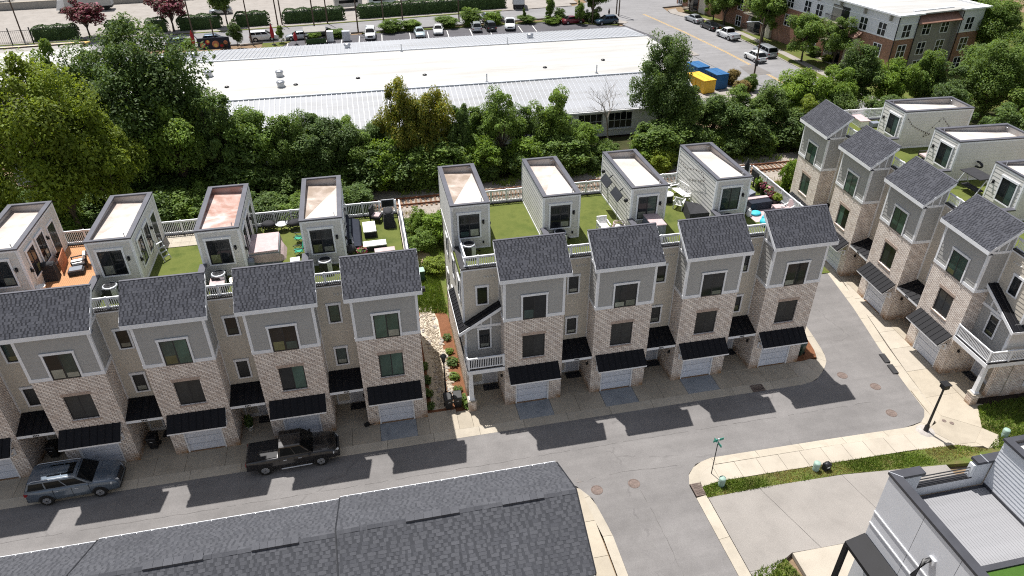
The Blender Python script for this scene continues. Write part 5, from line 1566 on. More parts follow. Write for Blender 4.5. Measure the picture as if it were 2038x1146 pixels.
# wood deck house
def pot(name, label, loc, r, h, mat, plant=None, grp=None, ph=.5, seed=1):
    t = thing(name, label, 'plant pot', loc, 0, grp)
    part(t, 'pot', mat, lambda mb: mb.lathe(0, 0, [(r*.72, 0), (r, h), (r*1.08, h), (r*1.08, h+.04), (r*.9, h+.04), (r*.88, h-.03)], 14), ('pot', r, h))
    if plant:
        part(t, 'plant', plant, lambda mb: leaf_blob(mb, (0, 0, h+ph*.5), (r*1.3, r*1.3, ph*.6), 160, .13, seed), ('potp', r, h, plant, seed))
    return t
def leaf_blob(mb, c, rad, n, size, seed, updir=.5):
    rg = np.random.default_rng(seed)
    d = rg.normal(size=(n, 3)); d /= np.linalg.norm(d, axis=1)[:, None]
    k = rg.random(n)**.4
    P = np.array(c)+d*k[:, None]*np.array(rad)
    N = d+rg.normal(size=(n, 3))*.5+np.array((0, 0, updir))
    N /= np.linalg.norm(N, axis=1)[:, None]
    A = np.cross(N, rg.normal(size=(n, 3))); A /= np.linalg.norm(A, axis=1)[:, None]
    B = np.cross(N, A)
    s = size*(.6+.8*rg.random(n))[:, None]
    V = np.stack([P-A*s, P-B*s*.5, P+A*s, P+B*s*.5], 1).reshape(-1, 3)
    i0 = len(mb.v)
    mb.v.extend(map(tuple, V.tolist()))
    for q in range(n):
        mb.f.append((i0+4*q, i0+4*q+1, i0+4*q+2, i0+4*q+3)); mb.mi.append(mb.cur); mb.sm.append(False)
pot('plant_pot', 'white empty pot in the corner of the wood deck', (-27.35, 4.7, D+.03), .26, .45, 'white_plastic')
def lounge_chair(label, loc, rz, frame, cush, grp=None, w=.8, chaise=False):
    t = thing('lounge_chair', label, 'chair', loc, rz, grp)
    part(t, 'seat', frame, lambda mb: mb.box(-w/2, w/2, -.42, .42, .22, .32), ('lcs', w, frame))
    part(t, 'seat_cushion', cush, lambda mb: mb.box(-w/2+.07, w/2-.07, -.42, .34, .32, .45), ('lcc', w))
    part(t, 'backrest', frame, lambda mb: mb.hexa([(-w/2, .34, .3), (w/2, .34, .3), (w/2, .44, .3), (-w/2, .44, .3), (-w/2, .5, .86), (w/2, .5, .86), (w/2, .58, .86), (-w/2, .58, .86)]), ('lcb', w, frame))
    part(t, 'back_cushion', cush, lambda mb: mb.hexa([(-w/2+.08, .2, .45), (w/2-.08, .2, .45), (w/2-.08, .34, .45), (-w/2+.08, .34, .45), (-w/2+.08, .38, .92), (w/2-.08, .38, .92), (w/2-.08, .5, .9), (-w/2+.08, .5, .9)]), ('lcbc', w))
    for s in (-1, 1):
        part(t, 'armrest', frame, lambda mb: mb.box(s*w/2-.04, s*w/2+.04, -.42, .46, .56, .61), ('lca', s, w, frame))
        for y in (-.38, .4):
            part(t, 'leg', frame, lambda mb: mb.box(-.03, .03, -.03, .03, 0, .58), ('lcl', frame), (s*w/2, y, 0))
    return t
lounge_chair('black lounge chair with cream cushions on the wood deck', (-26.0, 7.5, D+.03), R(-75), 'black_cloth', 'white_cloth', w=.75)
ot = thing('ottoman', 'low black ottoman with grey top on the wood deck', 'ottoman', (-25.95, 6.65, D+.03), R(8))
part(ot, 'base', 'black_cloth', lambda mb: mb.box(-.45, .45, -.3, .3, .04, .3)); part(ot, 'top_cushion', 'grey_plastic', lambda mb: mb.box(-.36, .36, -.27, .27, .3, .4))
gr = thing('barbecue_grill', 'covered black barbecue grill by the wood deck penthouse door', 'grill', (-27.35, 6.3, D+.03), R(5))
part(gr, 'cover', 'black_cloth', lambda mb: mb.hexa([(-.5, -.35, .0), (.5, -.35, 0), (.5, .35, 0), (-.5, .35, 0), (-.42, -.22, 1.05), (.42, -.22, 1.05), (.42, .25, 1.1), (-.42, .25, 1.1)]))
part(gr, 'lid', 'black_cloth', lambda mb: mb.ell((0, 0, 1.02), (.45, .28, .2), 12, 6))
single('privacy_screen', 'brown slatted privacy screen standing behind the covered grill', 'screen', 'terracotta', lambda mb: [mb.box(-.03, .03, -.85+.17*k, -.85+.17*k+.15, .02, .95) for k in range(10)]+[mb.box(-.04, .04, -.85, .85, .0, .05)], (-26.95, 7.7, D+.03), R(8))
pot('plant_pot', 'red flowering potted plant by the terrace door of the wood deck', (-27.3, 8.4, D+.03), .18, .3, 'terracotta', 'leaf_pink', ph=.4, seed=4)
pot('plant_pot', 'silver potted plants beside the cream lounge chair', (-25.3, 7.95, D+.03), .2, .4, 'galv', 'flower_mix', ph=.5, seed=6)
# ladder on the pavers deck
ld = thing('step_ladder', 'white folding step ladder on the turf of the pavers deck', 'ladder', (-21.1, 7.5, D), R(55))
for s in (-1, 1):
    part(ld, 'rail', 'galv', lambda mb: mb.beam((s*.27, -.5, 0), (s*.2, 0, 1.45), .05, .03), ('ldr', s))
    part(ld, 'rear_leg', 'galv', lambda mb: mb.beam((s*.27, .5, 0), (s*.2, .02, 1.42), .04, .03), ('ldl', s))
for k in range(4):
    part(ld, 'step', 'galv', lambda mb: mb.box(-.24, .24, -.06, .06, 0, .03), 'ldst', (0, -.42+.12*k*.85, .28+.3*k))
# hot tub deck
ht = thing('hot_tub', 'square hot tub under a pinkish fabric cover on the roof turf', 'hot tub', (-14.5, 6.55, D), R(2))
part(ht, 'shell', 'grey_plastic', lambda mb: mb.box(-.95, .95, -1.25, 1.25, 0, .82))
part(ht, 'cover', 'pink_cover', lambda mb: (mb.hexa([(-1.0, -1.32, .25), (.98, -1.32, .15), (1.02, 1.32, .2), (-1.0, 1.32, .2), (-.93, -1.22, .93), (.9, -1.22, .95), (.9, 1.24, .93), (-.93, 1.24, .95)]), mb.hexa([(.9, -1.1, .0), (1.25, -.9, .0), (1.3, .6, .0), (.95, .9, .0), (.92, -1.1, .6), (1.12, -.8, .3), (1.15, .55, .32), (.92, .9, .62)])))
single('storage_bin', 'grey plastic bin with rounded lid beside the hot tub', 'bin', 'grey_plastic', lambda mb: (mb.box(-.25, .25, -.3, .3, 0, .6), mb.ell((0, 0, .6), (.26, .31, .15), 12, 6)), (-15.3, 4.95, D), R(3))
st_ = thing('deck_box', 'low pale storage box behind the front rail of the hot tub deck', 'box', (-17.0, 2.75, D), R(2))
part(st_, 'box', 'black_plastic', lambda mb: mb.box(-.4, .4, -.5, .5, 0, .55)); part(st_, 'lid', 'pink_cover', lambda mb: mb.box(-.43, .43, -.53, .53, .55, .6))
fl = thing('flood_light', 'lit floodlight on the deck in front of the pink stained penthouse', 'lamp', (-15.95, 2.75, D), R(-15))
part(fl, 'post', 'pole_black', lambda mb: mb.box(-.03, .03, -.03, .03, 0, .55)); part(fl, 'housing', 'white_plastic', lambda mb: mb.box(-.32, .32, -.09, .09, .5, .72)); part(fl, 'lens', 'lamp_lit', lambda mb: (mb.box(-.3, .3, -.11, -.09, .52, .71), mb.box(-.3, .3, -.09, .09, .72, .735)))
def egg_chair(label, x, y, rz):
    t = thing('papasan_chair', label, 'chair', (x, y, D), rz, 'round black chairs at the rear rail')
    part(t, 'bowl', 'black_cloth', lambda mb: [mb.tube([(.55*math.cos(a)*k, .3*k-.1+.35*(math.sin(a))*k, .45+.35*(1-k)*0+.45*math.sin(a)*k+.1) for a in [2*math.pi*i/18 for i in range(19)]], .03, 6, False) for k in (.35, .7, 1.0)]+[mb.ell((0, .1, .5), (.5, .42, .22), 14, 7)], 'eggb')
    for s in (-1, 1):
        part(t, 'leg', 'trim_black', lambda mb: mb.tube([(s*.42, -.3, 0), (s*.35, 0, .35), (s*.42, .4, 0)], .025, 6), ('eggl', s))
egg_chair('round black papasan chair with its bowl turned to the penthouse', -14.55, 9.85, R(-20)); egg_chair('round black papasan chair against the tan roofed penthouse wall', -12.75, 9.7, R(25))
gt_ = thing('side_table', 'small round glass side table between the two papasan chairs', 'table', (-13.65, 9.75, D))
part(gt_, 'top', 'galv', lambda mb: mb.cyl(0, 0, .5, .53, .4)); part(gt_, 'leg', 'trim_black', lambda mb: [mb.tube([(0, 0, .25), (.3*math.cos(a), .3*math.sin(a), 0)], .02, 5) for a in (0, 2.1, 4.2)]+[mb.cyl(0, 0, .2, .5, .03)])
def camp_chair(label, x, y, rz):
    t = thing('camping_chair', label, 'chair', (x, y, D), rz, 'green camping chairs')
    part(t, 'seat', 'green_cloth', lambda mb: mb.hexa([(-.27, -.25, .4), (.27, -.25, .4), (.25, .25, .36), (-.25, .25, .36), (-.27, -.25, .42), (.27, -.25, .42), (.25, .25, .38), (-.25, .25, .38)]), 'ccs')
    part(t, 'backrest', 'green_cloth', lambda mb: mb.hexa([(-.25, .24, .42), (.25, .24, .42), (.25, .27, .42), (-.25, .27, .42), (-.27, .38, .9), (.27, .38, .9), (.27, .41, .9), (-.27, .41, .9)]), 'ccb')
    for s in (-1, 1):
        part(t, 'leg', 'trim_black', lambda mb: (mb.beam((s*.3, -.28, 0), (s*.27, .35, .62), .025), mb.beam((s*.3, .3, 0), (s*.28, -.28, .6), .025), mb.beam((s*.29, -.3, .6), (s*.28, .38, .62), .05, .03)), ('ccl', s))
camp_chair('green folding chair nearer the rear rail', -12.45, 7.75, R(-95)); camp_chair('green folding chair nearer the white side table', -12.4, 6.0, R(-80))
wt = thing('side_table', 'small white square table on the hot tub deck', 'table', (-12.55, 4.7, D), R(5))
part(wt, 'top', 'white_plastic', lambda mb: mb.box(-.3, .3, -.25, .25, .46, .5)); 
for sx in (-1, 1):
    for sy in (-1, 1): part(wt, 'leg', 'white_plastic', lambda mb: mb.box(-.02, .02, -.02, .02, 0, .46), 'wtl', (sx*.26, sy*.21, 0))
# navy sofa deck
sf = thing('sofa', 'long dark navy outdoor sofa with white seat cushions', 'sofa', (-8.85, 7.6, D))
part(sf, 'base', 'black_cloth', lambda mb: mb.box(-.45, .45, -1.7, 1.9, .05, .35)); part(sf, 'backrest', 'navy_cloth', lambda mb: mb.box(-.45, -.22, -1.7, 1.9, .35, .85))
part(sf, 'seat_cushion', 'white_cloth', lambda mb: mb.box(-.2, .1, -1.6, 1.3, .35, .48)); part(sf, 'throw', 'navy_cloth', lambda mb: mb.hexa([(.0, -2.1, .36), (.52, -2.1, .3), (.5, 1.8, .3), (-.1, 1.9, .36), (.05, -2.1, .52), (.45, -2.1, .5), (.42, 1.7, .5), (-.25, 1.85, .62)]))
part(sf, 'back_cushion', 'glass_green', lambda mb: [mb.box(-.24, -.1, -1.6+k*.98, -.7+k*.98, .42, .82) for k in range(3)])
def ottb(label, x, y, sx, sy, top, h=.42):
    t = thing('outdoor_table', label, 'table', (x, y, D), R(2), 'low tables of the navy sofa deck')
    part(t, 'base', 'black_cloth', lambda mb: mb.box(-sx/2+.03, sx/2-.03, -sy/2+.03, sy/2-.03, .02, h)); part(t, 'top', top, lambda mb: mb.box(-sx/2, sx/2, -sy/2, sy/2, h, h+.07))
ottb('white topped coffee table in front of the navy sofa', -7.75, 8.1, .85, 1.5, 'white_cloth')
ottb('low table with half white top near the front of the sofa', -7.5, 5.85, 1.5, .7, 'white_cloth', .35)
ottb('long grey topped bench along the roof ridge of the sofa deck', -6.9, 4.6, 1.3, .5, 'pink_cover', .5)
single('kettle_grill', 'round black kettle grill at the penthouse corner by the sofa', 'grill', 'black_plastic', lambda mb: (mb.ell((0, 0, .75), (.36, .36, .3), 14, 8), mb.cyl(0, 0, 0, .5, .05), mb.cyl(.0, 0, 1.02, 1.08, .04)), (-9.05, 4.75, D))
pot('plant_pot', 'white flowering pot between kettle grill and bench', (-8.35, 4.75, D), .25, .35, 'white_plastic', 'flower_mix', ph=.45, seed=9)
bc = thing('bar_chair', 'black patio chair with grey cushion at the rear rail of the sofa deck', 'chair', (-7.2, 9.7, D), R(-20))
part(bc, 'seat', 'black_cloth', lambda mb: mb.box(-.35, .35, -.35, .35, .3, .45)); part(bc, 'cushion', 'pink_cover', lambda mb: mb.box(-.28, .28, -.3, .3, .45, .55)); part(bc, 'backrest', 'black_cloth', lambda mb: mb.box(-.38, -.25, -.35, .35, .3, 1.15)); part(bc, 'leg', 'black_cloth', lambda mb: [mb.box(x, x+.06, y, y+.06, 0, .3) for x in (-.35, .29) for y in (-.35, .29)])
single('covered_grill', 'tall black covered grill in the rear corner of the sofa deck', 'grill', 'black_cloth', lambda mb: (mb.hexa([(-.4, -.6, 0), (.4, -.6, 0), (.4, .6, 0), (-.4, .6, 0), (-.32, -.45, 1.05), (.32, -.45, 1.05), (.32, .45, 1.1), (-.32, .45, 1.1)]), mb.ell((0, 0, 1.05), (.34, .5, .18), 12, 6)), (-6.35, 9.0, D))
sm = thing('wall_screen', 'black flat screen in a white frame at the sofa deck rear corner', 'screen', (-6.3, 10.35, D), R(0))
part(sm, 'panel', 'glass_screen', lambda mb: mb.box(-.42, .42, -.03, 0, .75, 1.25)); part(sm, 'frame', 'trim_white', lambda mb: (mb.box(-.47, .47, 0, .03, .7, 1.3), mb.box(-.04, .04, 0, .04, 0, .7)))
# lounge chairs on the second middle house
lounge_chair('white chaise lounge with cushions on the turf', (8.05, 4.95, D), R(0), 'white_plastic', 'white_cloth', w=.72)
wk = thing('wicker_chair', 'low white wicker tub chair beside the white chaise', 'chair', (9.05, 4.75, D))
part(wk, 'shell', 'pink_cover', lambda mb: [mb.tube([(.36*math.cos(a), .33*math.sin(a), .2+k) for a in [math.pi*(-.15+1.3*i/12) for i in range(13)]], .03, 6) for k in (0, .14, .28, .4)]+[mb.box(-.36, .36, -.3, .3, .08, .26)]); part(wk, 'cushion', 'white_cloth', lambda mb: mb.ell((0, -.02, .3), (.31, .3, .12), 12, 6)); part(wk, 'leg', 'pink_cover', lambda mb: [mb.box(x, x+.05, y, y+.05, 0, .1) for x in (-.3, .25) for y in (-.28, .2)])
def heater(label, y):
    t = thing('outdoor_heater', label, 'heater', (9.55-.02, y, D), R(-90), 'black panel heaters on the penthouse wall')
    part(t, 'panel', 'trim_black', lambda mb: mb.hexa([(-.75, -.62, 2.05), (.75, -.62, 2.05), (.75, -.25, 2.5), (-.75, -.25, 2.5), (-.75, -.66, 2.09), (.75, -.66, 2.09), (.75, -.29, 2.54), (-.75, -.29, 2.54)]), 'heatp')
    part(t, 'arm', 'trim_black', lambda mb: mb.beam((0, 0, 2.7), (0, -.4, 2.35), .06), 'heata')
    part(t, 'cable', 'galv', lambda mb: mb.tube([(-.5, -.5, 2.05), (-.5, -.12, 1.2), (-.48, -.1, .1)], .015, 5), 'heatc')
heater('black panel heater closer to the rear rail', 7.9); heater('black panel heater closer to the penthouse corner', 5.7)
for y, l in ((4.75, 'round black wall speaker by the penthouse corner near the heaters'), (9.6, 'round black wall speaker by the rear rail above the turf')):
    single('wall_speaker', l, 'speaker', 'pole_black', lambda mb: (mb.ell((-.15, 0, 2.25), (.15, .14, .15), 10, 6), mb.box(-.1, 0, -.05, .05, 2.2, 2.3)), (9.58, y, D), 0, 'round wall speakers')
# bench deck
cb = thing('covered_cube', 'large grey fabric covered cube before the penthouse', 'covered box', (11.15, 3.7, D), R(2))
part(cb, 'cover', 'grey_plastic', lambda mb: mb.hexa([(-.5, -.9, 0), (.52, -.9, 0), (.52, .95, 0), (-.5, .95, 0), (-.48, -.88, 1.2), (.5, -.88, 1.15), (.5, .93, 1.18), (-.48, .93, 1.22)]))
part(cb, 'top_flap', 'pink_cover', lambda mb: mb.hexa([(-.52, -.93, 1.19), (.55, -.93, 1.14), (.55, .97, 1.17), (-.52, .97, 1.21), (-.5, -.9, 1.23), (.52, -.9, 1.18), (.52, .94, 1.21), (-.5, .94, 1.25)]))
def slat_seat(name, label, w, loc, rz, grp, n):
    t = thing(name, label, 'chair' if w < 1 else 'bench', loc, rz, grp)
    for k in range(n):
        part(t, 'slat', 'white_plastic', lambda mb: mb.box(-w/2, w/2, 0, .075, 0, .025), ('sls', w), (0, -.32+k*.1, .4-.01*k))
        if k < n-1:
            part(t, 'back_slat', 'white_plastic', lambda mb: mb.box(0, .07, 0, .025, 0, .52), 'slb', (-w/2+.04+(w-.15)*k/(n-2), .36, .42))
    part(t, 'top_rail', 'white_plastic', lambda mb: mb.box(-w/2, w/2, .35, .4, .9, .98), ('slt', w))
    for s in (-1, 1):
        part(t, 'armrest', 'white_plastic', lambda mb: mb.box(-.05, .05, -.4, .4, .6, .64), 'sla', (s*w/2, 0, 0))
        for y in (-.36, .34):
            part(t, 'leg', 'white_plastic', lambda mb: mb.box(-.035, .035, -.035, .035, 0, .6 if y < 0 else .6), 'sll', (s*w/2, y, 0))
slat_seat('garden_bench', 'white slatted garden bench against the penthouse wall', 1.7, (15.35, 8.7, D), R(-78), None, 8)
slat_seat('garden_chair', 'white slatted garden chair on open turf facing the bench', .65, (14.5, 7.05, D), R(140), 'white garden chairs', 7)
slat_seat('garden_chair', 'white slatted garden chair tucked behind the penthouse corner', .65, (14.5, 9.75, D), R(40), 'white garden chairs', 7)
rt = thing('round_table', 'round white slatted table over a dark base', 'table', (14.0, 8.2, D))
part(rt, 'top', 'white_plastic', lambda mb: mb.lathe(0, 0, [(.22, .6), (.5, .6), (.5, .65), (.22, .65)], 20)); part(rt, 'base', 'black_plastic', lambda mb: mb.box(-.35, .35, -.35, .35, 0, .6))
single('covered_sofa', 'black covered curved sofa beside the divider wall', 'covered sofa', 'black_cloth', lambda mb: mb.hexa([(-1.0, -1.1, 0), (1.0, -1.0, 0), (.9, .9, 0), (-.2, 1.1, 0), (-.85, -.9, .75), (.9, -.85, .55), (.8, .7, .55), (-.15, .95, .8)]), (14.95, 5.6, D), R(8))
def lights_string(label, loc, pts, seed):
    t = thing('string_lights', label, 'string lights', loc)
    part(t, 'wire', 'pole_black', lambda mb: mb.tube(pts, .007, 4)); rg = random.Random(seed)
    def bulbs(mb):
        for a, b in zip(pts, pts[1:]):
            n = 3
            for k in range(n):
                p = Vector(a).lerp(Vector(b), (k+.5)/n)
                mb.tube([(p.x, p.y, p.z), (p.x, p.y, p.z-.1)], [.02, .035], 5)
    part(t, 'bulb', 'rust_iron', bulbs, kind='stuff')
lights_string('string of bulbs hung on the white clapboard penthouse by the bench', (15.68, 6, D), [(0, 4.2, 2.3), (-.02, 3.0, 2.2), (-.02, 1.6, 2.7), (-.02, .4, 2.95), (-.02, 0, 2.5), (-.02, 1.0, 2.1), (-.02, 2.4, 1.6)], 1)
_q = fx(CW+CR-.45); _n = Vector((-cdy*0+math.cos(CANG), math.sin(CANG), 0)); _dd = Vector((-math.sin(CANG), math.cos(CANG), 0))
_w = Vector((C0[0], C0[1], 0))+_n*(CW+CR+.38)+_dd*4.45
lights_string('string of bulbs sagging across the penthouse wall of the cross row', (_w.x, _w.y, D), [tuple(_dd*a+_n*.03+Vector((0, 0, z))) for a, z in ((.3, 2.75), (.9, 2.1), (1.6, 1.7), (2.3, 1.4), (2.9, 1.2), (2.2, 1.0), (3.6, 2.6), (4.3, 1.9), (4.9, 1.5))], 2)
# potted plants deck
for k, (y, pl, lab) in enumerate(((8.45, 'leaf_bright', 'black pot with lime grass, farthest along the deck rail'), (7.7, 'leaf_pink', 'black pot with red leaved plant along the deck rail'), (7.0, 'flower_mix', 'grey pot with white flowers in the middle of the rail'), (6.3, 'leaf_pink', 'low black bowl with dark red foliage along the rail'), (5.75, 'leaf_yellow', 'black pot with yellow green grass, last along the rail'))):
    pot('plant_pot', lab, (21.55, y, D), .27 if k != 3 else .36, .5 if k != 3 else .35, 'black_plastic' if k != 2 else 'grey_plastic', pl, 'potted plants along the deck rail', .5, 20+k)
so2 = thing('sofa', 'black wicker outdoor sofa with pale top on the potted plants deck', 'sofa', (20.15, 5.75, D), R(3))
part(so2, 'base', 'navy_cloth', lambda mb: mb.box(-.85, .85, -.35, .45, .02, .62)); part(so2, 'top', 'pink_cover', lambda mb: mb.box(-.85, .85, .2, .5, .62, .7)); part(so2, 'seat_cushion', 'black_cloth', lambda mb: mb.box(-.8, .8, .5, 1.1, .1, .45))
single('outdoor_rug', 'pale grey rug reaching under the sofa on the potted plants deck', 'rug', 'pink_cover', lambda mb: mb.box(-1.1, 1.6, -1.4, 1.1, .005, .03), (19.9, 5.2, D), R(4))
single('floor_cushion', 'flat cyan blue floor cushion beside the penthouse corner', 'cushion', 'cyan_cloth', lambda mb: (mb.ell((0, 0, .12), (.42, .36, .14), 14, 6),), (19.45, 4.85, D), R(20))
single('bean_bag', 'pale turquoise bean bag beside the front rail', 'bean bag', 'cyan_cloth', lambda mb: (mb.ell((0, 0, .26), (.45, .42, .3), 14, 8), mb.ell((.1, .2, .45), (.3, .22, .25), 12, 6)), (19.35, 3.25, D), R(20))
single('gas_bottle', 'white gas bottle next to the cyan cushion', 'gas bottle', 'white_plastic', lambda mb: mb.lathe(0, 0, [(.15, 0), (.17, .05), (.17, .4), (.1, .52), (.05, .55), (.05, .62)], 12), (18.85, 4.75, D))
single('duffel_bag', 'black bag on the turf by the penthouse corner', 'bag', 'black_cloth', lambda mb: mb.ell((0, 0, .2), (.35, .25, .22), 12, 6), (18.95, 5.35, D), R(30))
ottb2 = thing('outdoor_table', 'low grey square table at the rail of the potted plants deck', 'table', (21.3, 5.0, D)); part(ottb2, 'top', 'pink_cover', lambda mb: mb.box(-.4, .4, -.3, .3, .35, .42)); part(ottb2, 'base', 'grey_plastic', lambda mb: mb.box(-.35, .35, -.26, .26, 0, .35))
lounge_chair('white folding chair beside the low grey table', (21.75, 4.55, D), R(-60), 'white_plastic', 'pink_cover', w=.55)
tv = thing('outdoor_tv', 'black covered television leaning on the far deck rail', 'television', (21.5, 9.1, D), R(90)); part(tv, 'screen', 'trim_black', lambda mb: mb.box(-.5, .5, -.04, .04, .75, 1.3)); part(tv, 'stand', 'black_plastic', lambda mb: mb.box(-.05, .05, -.05, .05, 0, .75))
single('patio_parasol', 'folded black parasol in the rear corner of the potted plants deck', 'parasol', 'black_cloth', lambda mb: (mb.tube([(0, 0, .1), (0, 0, .6), (0, 0, 1.4), (0, 0, 1.9)], [.05, .16, .2, .04], 8), mb.cyl(0, 0, 0, .1, .3)), (21.35, 10.2, D))
lch = thing('sun_lounger', 'grey sun lounger behind the potted plants penthouse', 'lounger', (19.6, 7.3, D), R(10)); part(lch, 'mattress', 'pink_cover', lambda mb: mb.box(-.35, .9, -.5, .5, .2, .3)); part(lch, 'frame', 'grey_plastic', lambda mb: mb.box(-.4, .95, -.55, .55, .1, .2)); part(lch, 'backrest', 'grey_plastic', lambda mb: mb.hexa([(.3, -.4, .3), (.9, -.4, .3), (.9, .4, .3), (.3, .4, .3), (.4, -.4, .5), (.9, -.4, .62), (.9, .4, .62), (.4, .4, .5)]))
# cross row decks
lounge_chair('dark outdoor sofa with tan top at the stained penthouse of the cross row', (38.0, 10.6, D), R(-93), 'black_cloth', 'deck_wood' if False else 'pink_cover', w=1.4)
dt = thing('dining_table', 'wood topped patio table on the green blind house deck', 'table', (37.6, 19.3, D), R(-5)); part(dt, 'top', 'pink_cover', lambda mb: mb.box(-.5, .5, -.9, .9, .6, .66)); part(dt, 'base', 'white_plastic', lambda mb: mb.box(-.4, .4, -.8, .8, 0, .6))
single('deck_stool', 'low grey stool on the green blind house deck', 'stool', 'grey_plastic', lambda mb: mb.box(-.4, .4, -.3, .3, .05, .4), (38.7, 18.6, D))
single('deck_cabinet', 'black cabinet beside the green blind house penthouse', 'cabinet', 'black_cloth', lambda mb: mb.box(-.3, .3, -.35, .35, 0, .6), (39.4, 17.6, D))
pg = thing('patio_swing', 'dark canopied patio swing on the cross row deck by the end house', 'swing', (37.0, 4.6, D), R(0)); part(pg, 'canopy', 'black_cloth', lambda mb: mb.hexa([(-.6, -1.0, 1.5), (.6, -1.0, 1.5), (.6, 1.0, 1.5), (-.6, 1.0, 1.5), (-.6, -1.0, 1.55), (.6, -1.0, 1.62), (.6, 1.0, 1.62), (-.6, 1.0, 1.55)])); part(pg, 'frame', 'galv', lambda mb: [mb.beam((x, y, 0), (0, y, 1.5), .05) for x in (-.7, .7) for y in (-1, 1)]); part(pg, 'seat', 'black_cloth', lambda mb: mb.box(-.3, .3, -.8, .8, .4, .5))
single('coiled_hose', 'coiled black hose hanging on the penthouse wall of the cross row', 'hose', 'trim_black', lambda mb: [mb.tube([(.1*0-.05*j, .42*math.cos(a), 1.35+.2*math.sin(a)) for a in [2*math.pi*i/16 for i in range(17)]], .06, 5, False) for j in range(3)], (_w.x+_n.x*CP+_dd.x*2.2-.05, _w.y+_n.y*CP+_dd.y*2.2-.12, D), CANG+R(90))

# ---------------------------------------------------------------- things along the lane
def bin_(label, loc, rz, mat, grp):
    t = thing('wheelie_bin', label, 'wheelie bin', loc, rz, grp)
    part(t, 'body', mat, lambda mb: mb.hexa([(-.22, -.25, .08), (.22, -.25, .08), (.22, .25, .08), (-.22, .25, .08), (-.29, -.33, .98), (.29, -.33, .98), (.29, .33, .98), (-.29, .33, .98)]), 'binb')
    part(t, 'lid', mat, lambda mb: mb.hexa([(-.31, -.38, .98), (.31, -.38, .98), (.31, .36, .98), (-.31, .36, .98), (-.28, -.34, 1.05), (.28, -.34, 1.05), (.27, .3, 1.1), (-.27, .3, 1.1)]), 'binl')
    part(t, 'handle', mat, lambda mb: mb.tube([(-.25, .36, 1.0), (-.25, .46, .98), (.25, .46, .98), (.25, .36, 1.0)], .02, 6), 'binh')
    for s in (-1, 1): part(t, 'wheel', 'tyre', lambda mb: mb.tube([(-.03, 0, 0), (.03, 0, 0)], .11, 10), 'binw', (s*.26, .28, .11))
    part(t, 'logo', 'white_plastic', lambda mb: (mb.box(-.07, -.03, -.335, -.325, .70, .74), mb.box(-.01, .08, -.335, -.325, .705, .74)), 'bing')
GBN = 'wheelie bins by the houses'
bin_('black wheelie bin by the lamp post, next to the swale stones', (-3.85, .62, 0), R(3), 'black_plastic', GBN)
bin_('black wheelie bin by the lamp post, next to the mulch bed', (-3.2, .66, 0), R(-4), 'black_plastic', GBN)
bin_('black wheelie bin in the porch of the pavers deck house', (-22.95, .95, .035), R(-4), 'black_plastic', GBN)
bin_('black wheelie bin in the porch behind the grey SUV', (-29.0, 1.5, .035), R(-4), 'black_plastic', GBN)
bin_('dark green wheelie bin at the rounded kerb beside the corner townhouse', (22.9, .75, .03), R(-60), 'dark_green_plastic', GBN)
pot('plant_pot', 'dark leafy plant in a pale pot in the porch behind the pickup', (-17.05, 1.3, .035), .22, .3, 'white_plastic', 'leaf_dark', None, .9, 31)
sc_ = thing('kick_scooter', 'black kick scooter leaning on brick beside the end house garage', 'scooter', (-9.0, .05, 0), R(15))
part(sc_, 'deck', 'black_plastic', lambda mb: mb.box(-.4, .3, -.08, .08, .1, .15)); part(sc_, 'stem', 'trim_black', lambda mb: mb.beam((.35, 0, .12), (.22, .06, 1.0), .05)); part(sc_, 'handlebar', 'trim_black', lambda mb: mb.beam((.22, -.25, 1.0), (.22, .3, 1.0), .035))
for x in (-.45, .4): part(sc_, 'wheel', 'tyre', lambda mb: mb.tube([(0, -.03, 0), (0, .03, 0)], .2, 14), 'scw', (x, 0, .2))
def street_lamp(label, loc, h, grp):
    t = thing('street_lamp', label, 'street lamp', loc, 0, grp)
    part(t, 'base', 'pole_black', lambda mb: mb.lathe(0, 0, [(.2, 0), (.19, .12), (.12, .3), (.1, .7), (.07, .8)], 12), 'slb_')
    part(t, 'pole', 'pole_black', lambda mb: mb.tube([(0, 0, .7), (0, 0, h-.7)], [.065, .045], 10), ('slp', h))
    part(t, 'lantern', 'pole_black', lambda mb: mb.lathe(0, 0, [(.05, h-.72), (.1, h-.6), (.13, h-.55), (.13, h-.5)], 10), ('sll_', h))
    part(t, 'glass', 'glass_screen', lambda mb: mb.lathe(0, 0, [(.12, h-.5), (.2, h-.12)], 8), ('slg', h))
    part(t, 'cap', 'pole_black', lambda mb: mb.lathe(0, 0, [(.23, h-.14), (.22, h-.08), (.1, h+.0), (.03, h+.08)], 10), ('slc', h))
GLP = 'black lamp posts of the lane'
street_lamp('black lamp post on the swale edge, behind the two bins', (-3.9, 1.45, 0), 4.0, GLP)
lp = thing('street_lamp', 'tall black street lamp with box head on the concrete corner', 'street lamp', (26.75, -8.35, 0), 0, GLP)
part(lp, 'footing', 'rock_grey', lambda mb: mb.lathe(0, 0, [(.62, -.02), (.55, .03), (.2, .06)], 9)); part(lp, 'base', 'pole_black', lambda mb: mb.lathe(0, 0, [(.16, 0), (.15, .4), (.1, .55)], 12))
part(lp, 'pole', 'pole_black', lambda mb: mb.tube([(0, 0, .4), (0, 0, 3.75)], [.085, .06], 10)); part(lp, 'lantern', 'pole_black', lambda mb: (mb.box(-.2, .2, -.2, .2, 3.75, 4.05), mb.box(-.26, .26, -.26, .26, 4.05, 4.12), mb.box(-.12, .12, -.12, .12, 3.65, 3.75))); part(lp, 'glass', 'glass_screen', lambda mb: [mb.box(-.14, .14, s*.2-.006, s*.2+.006, 3.8, 4.02) for s in (-1, 1)])
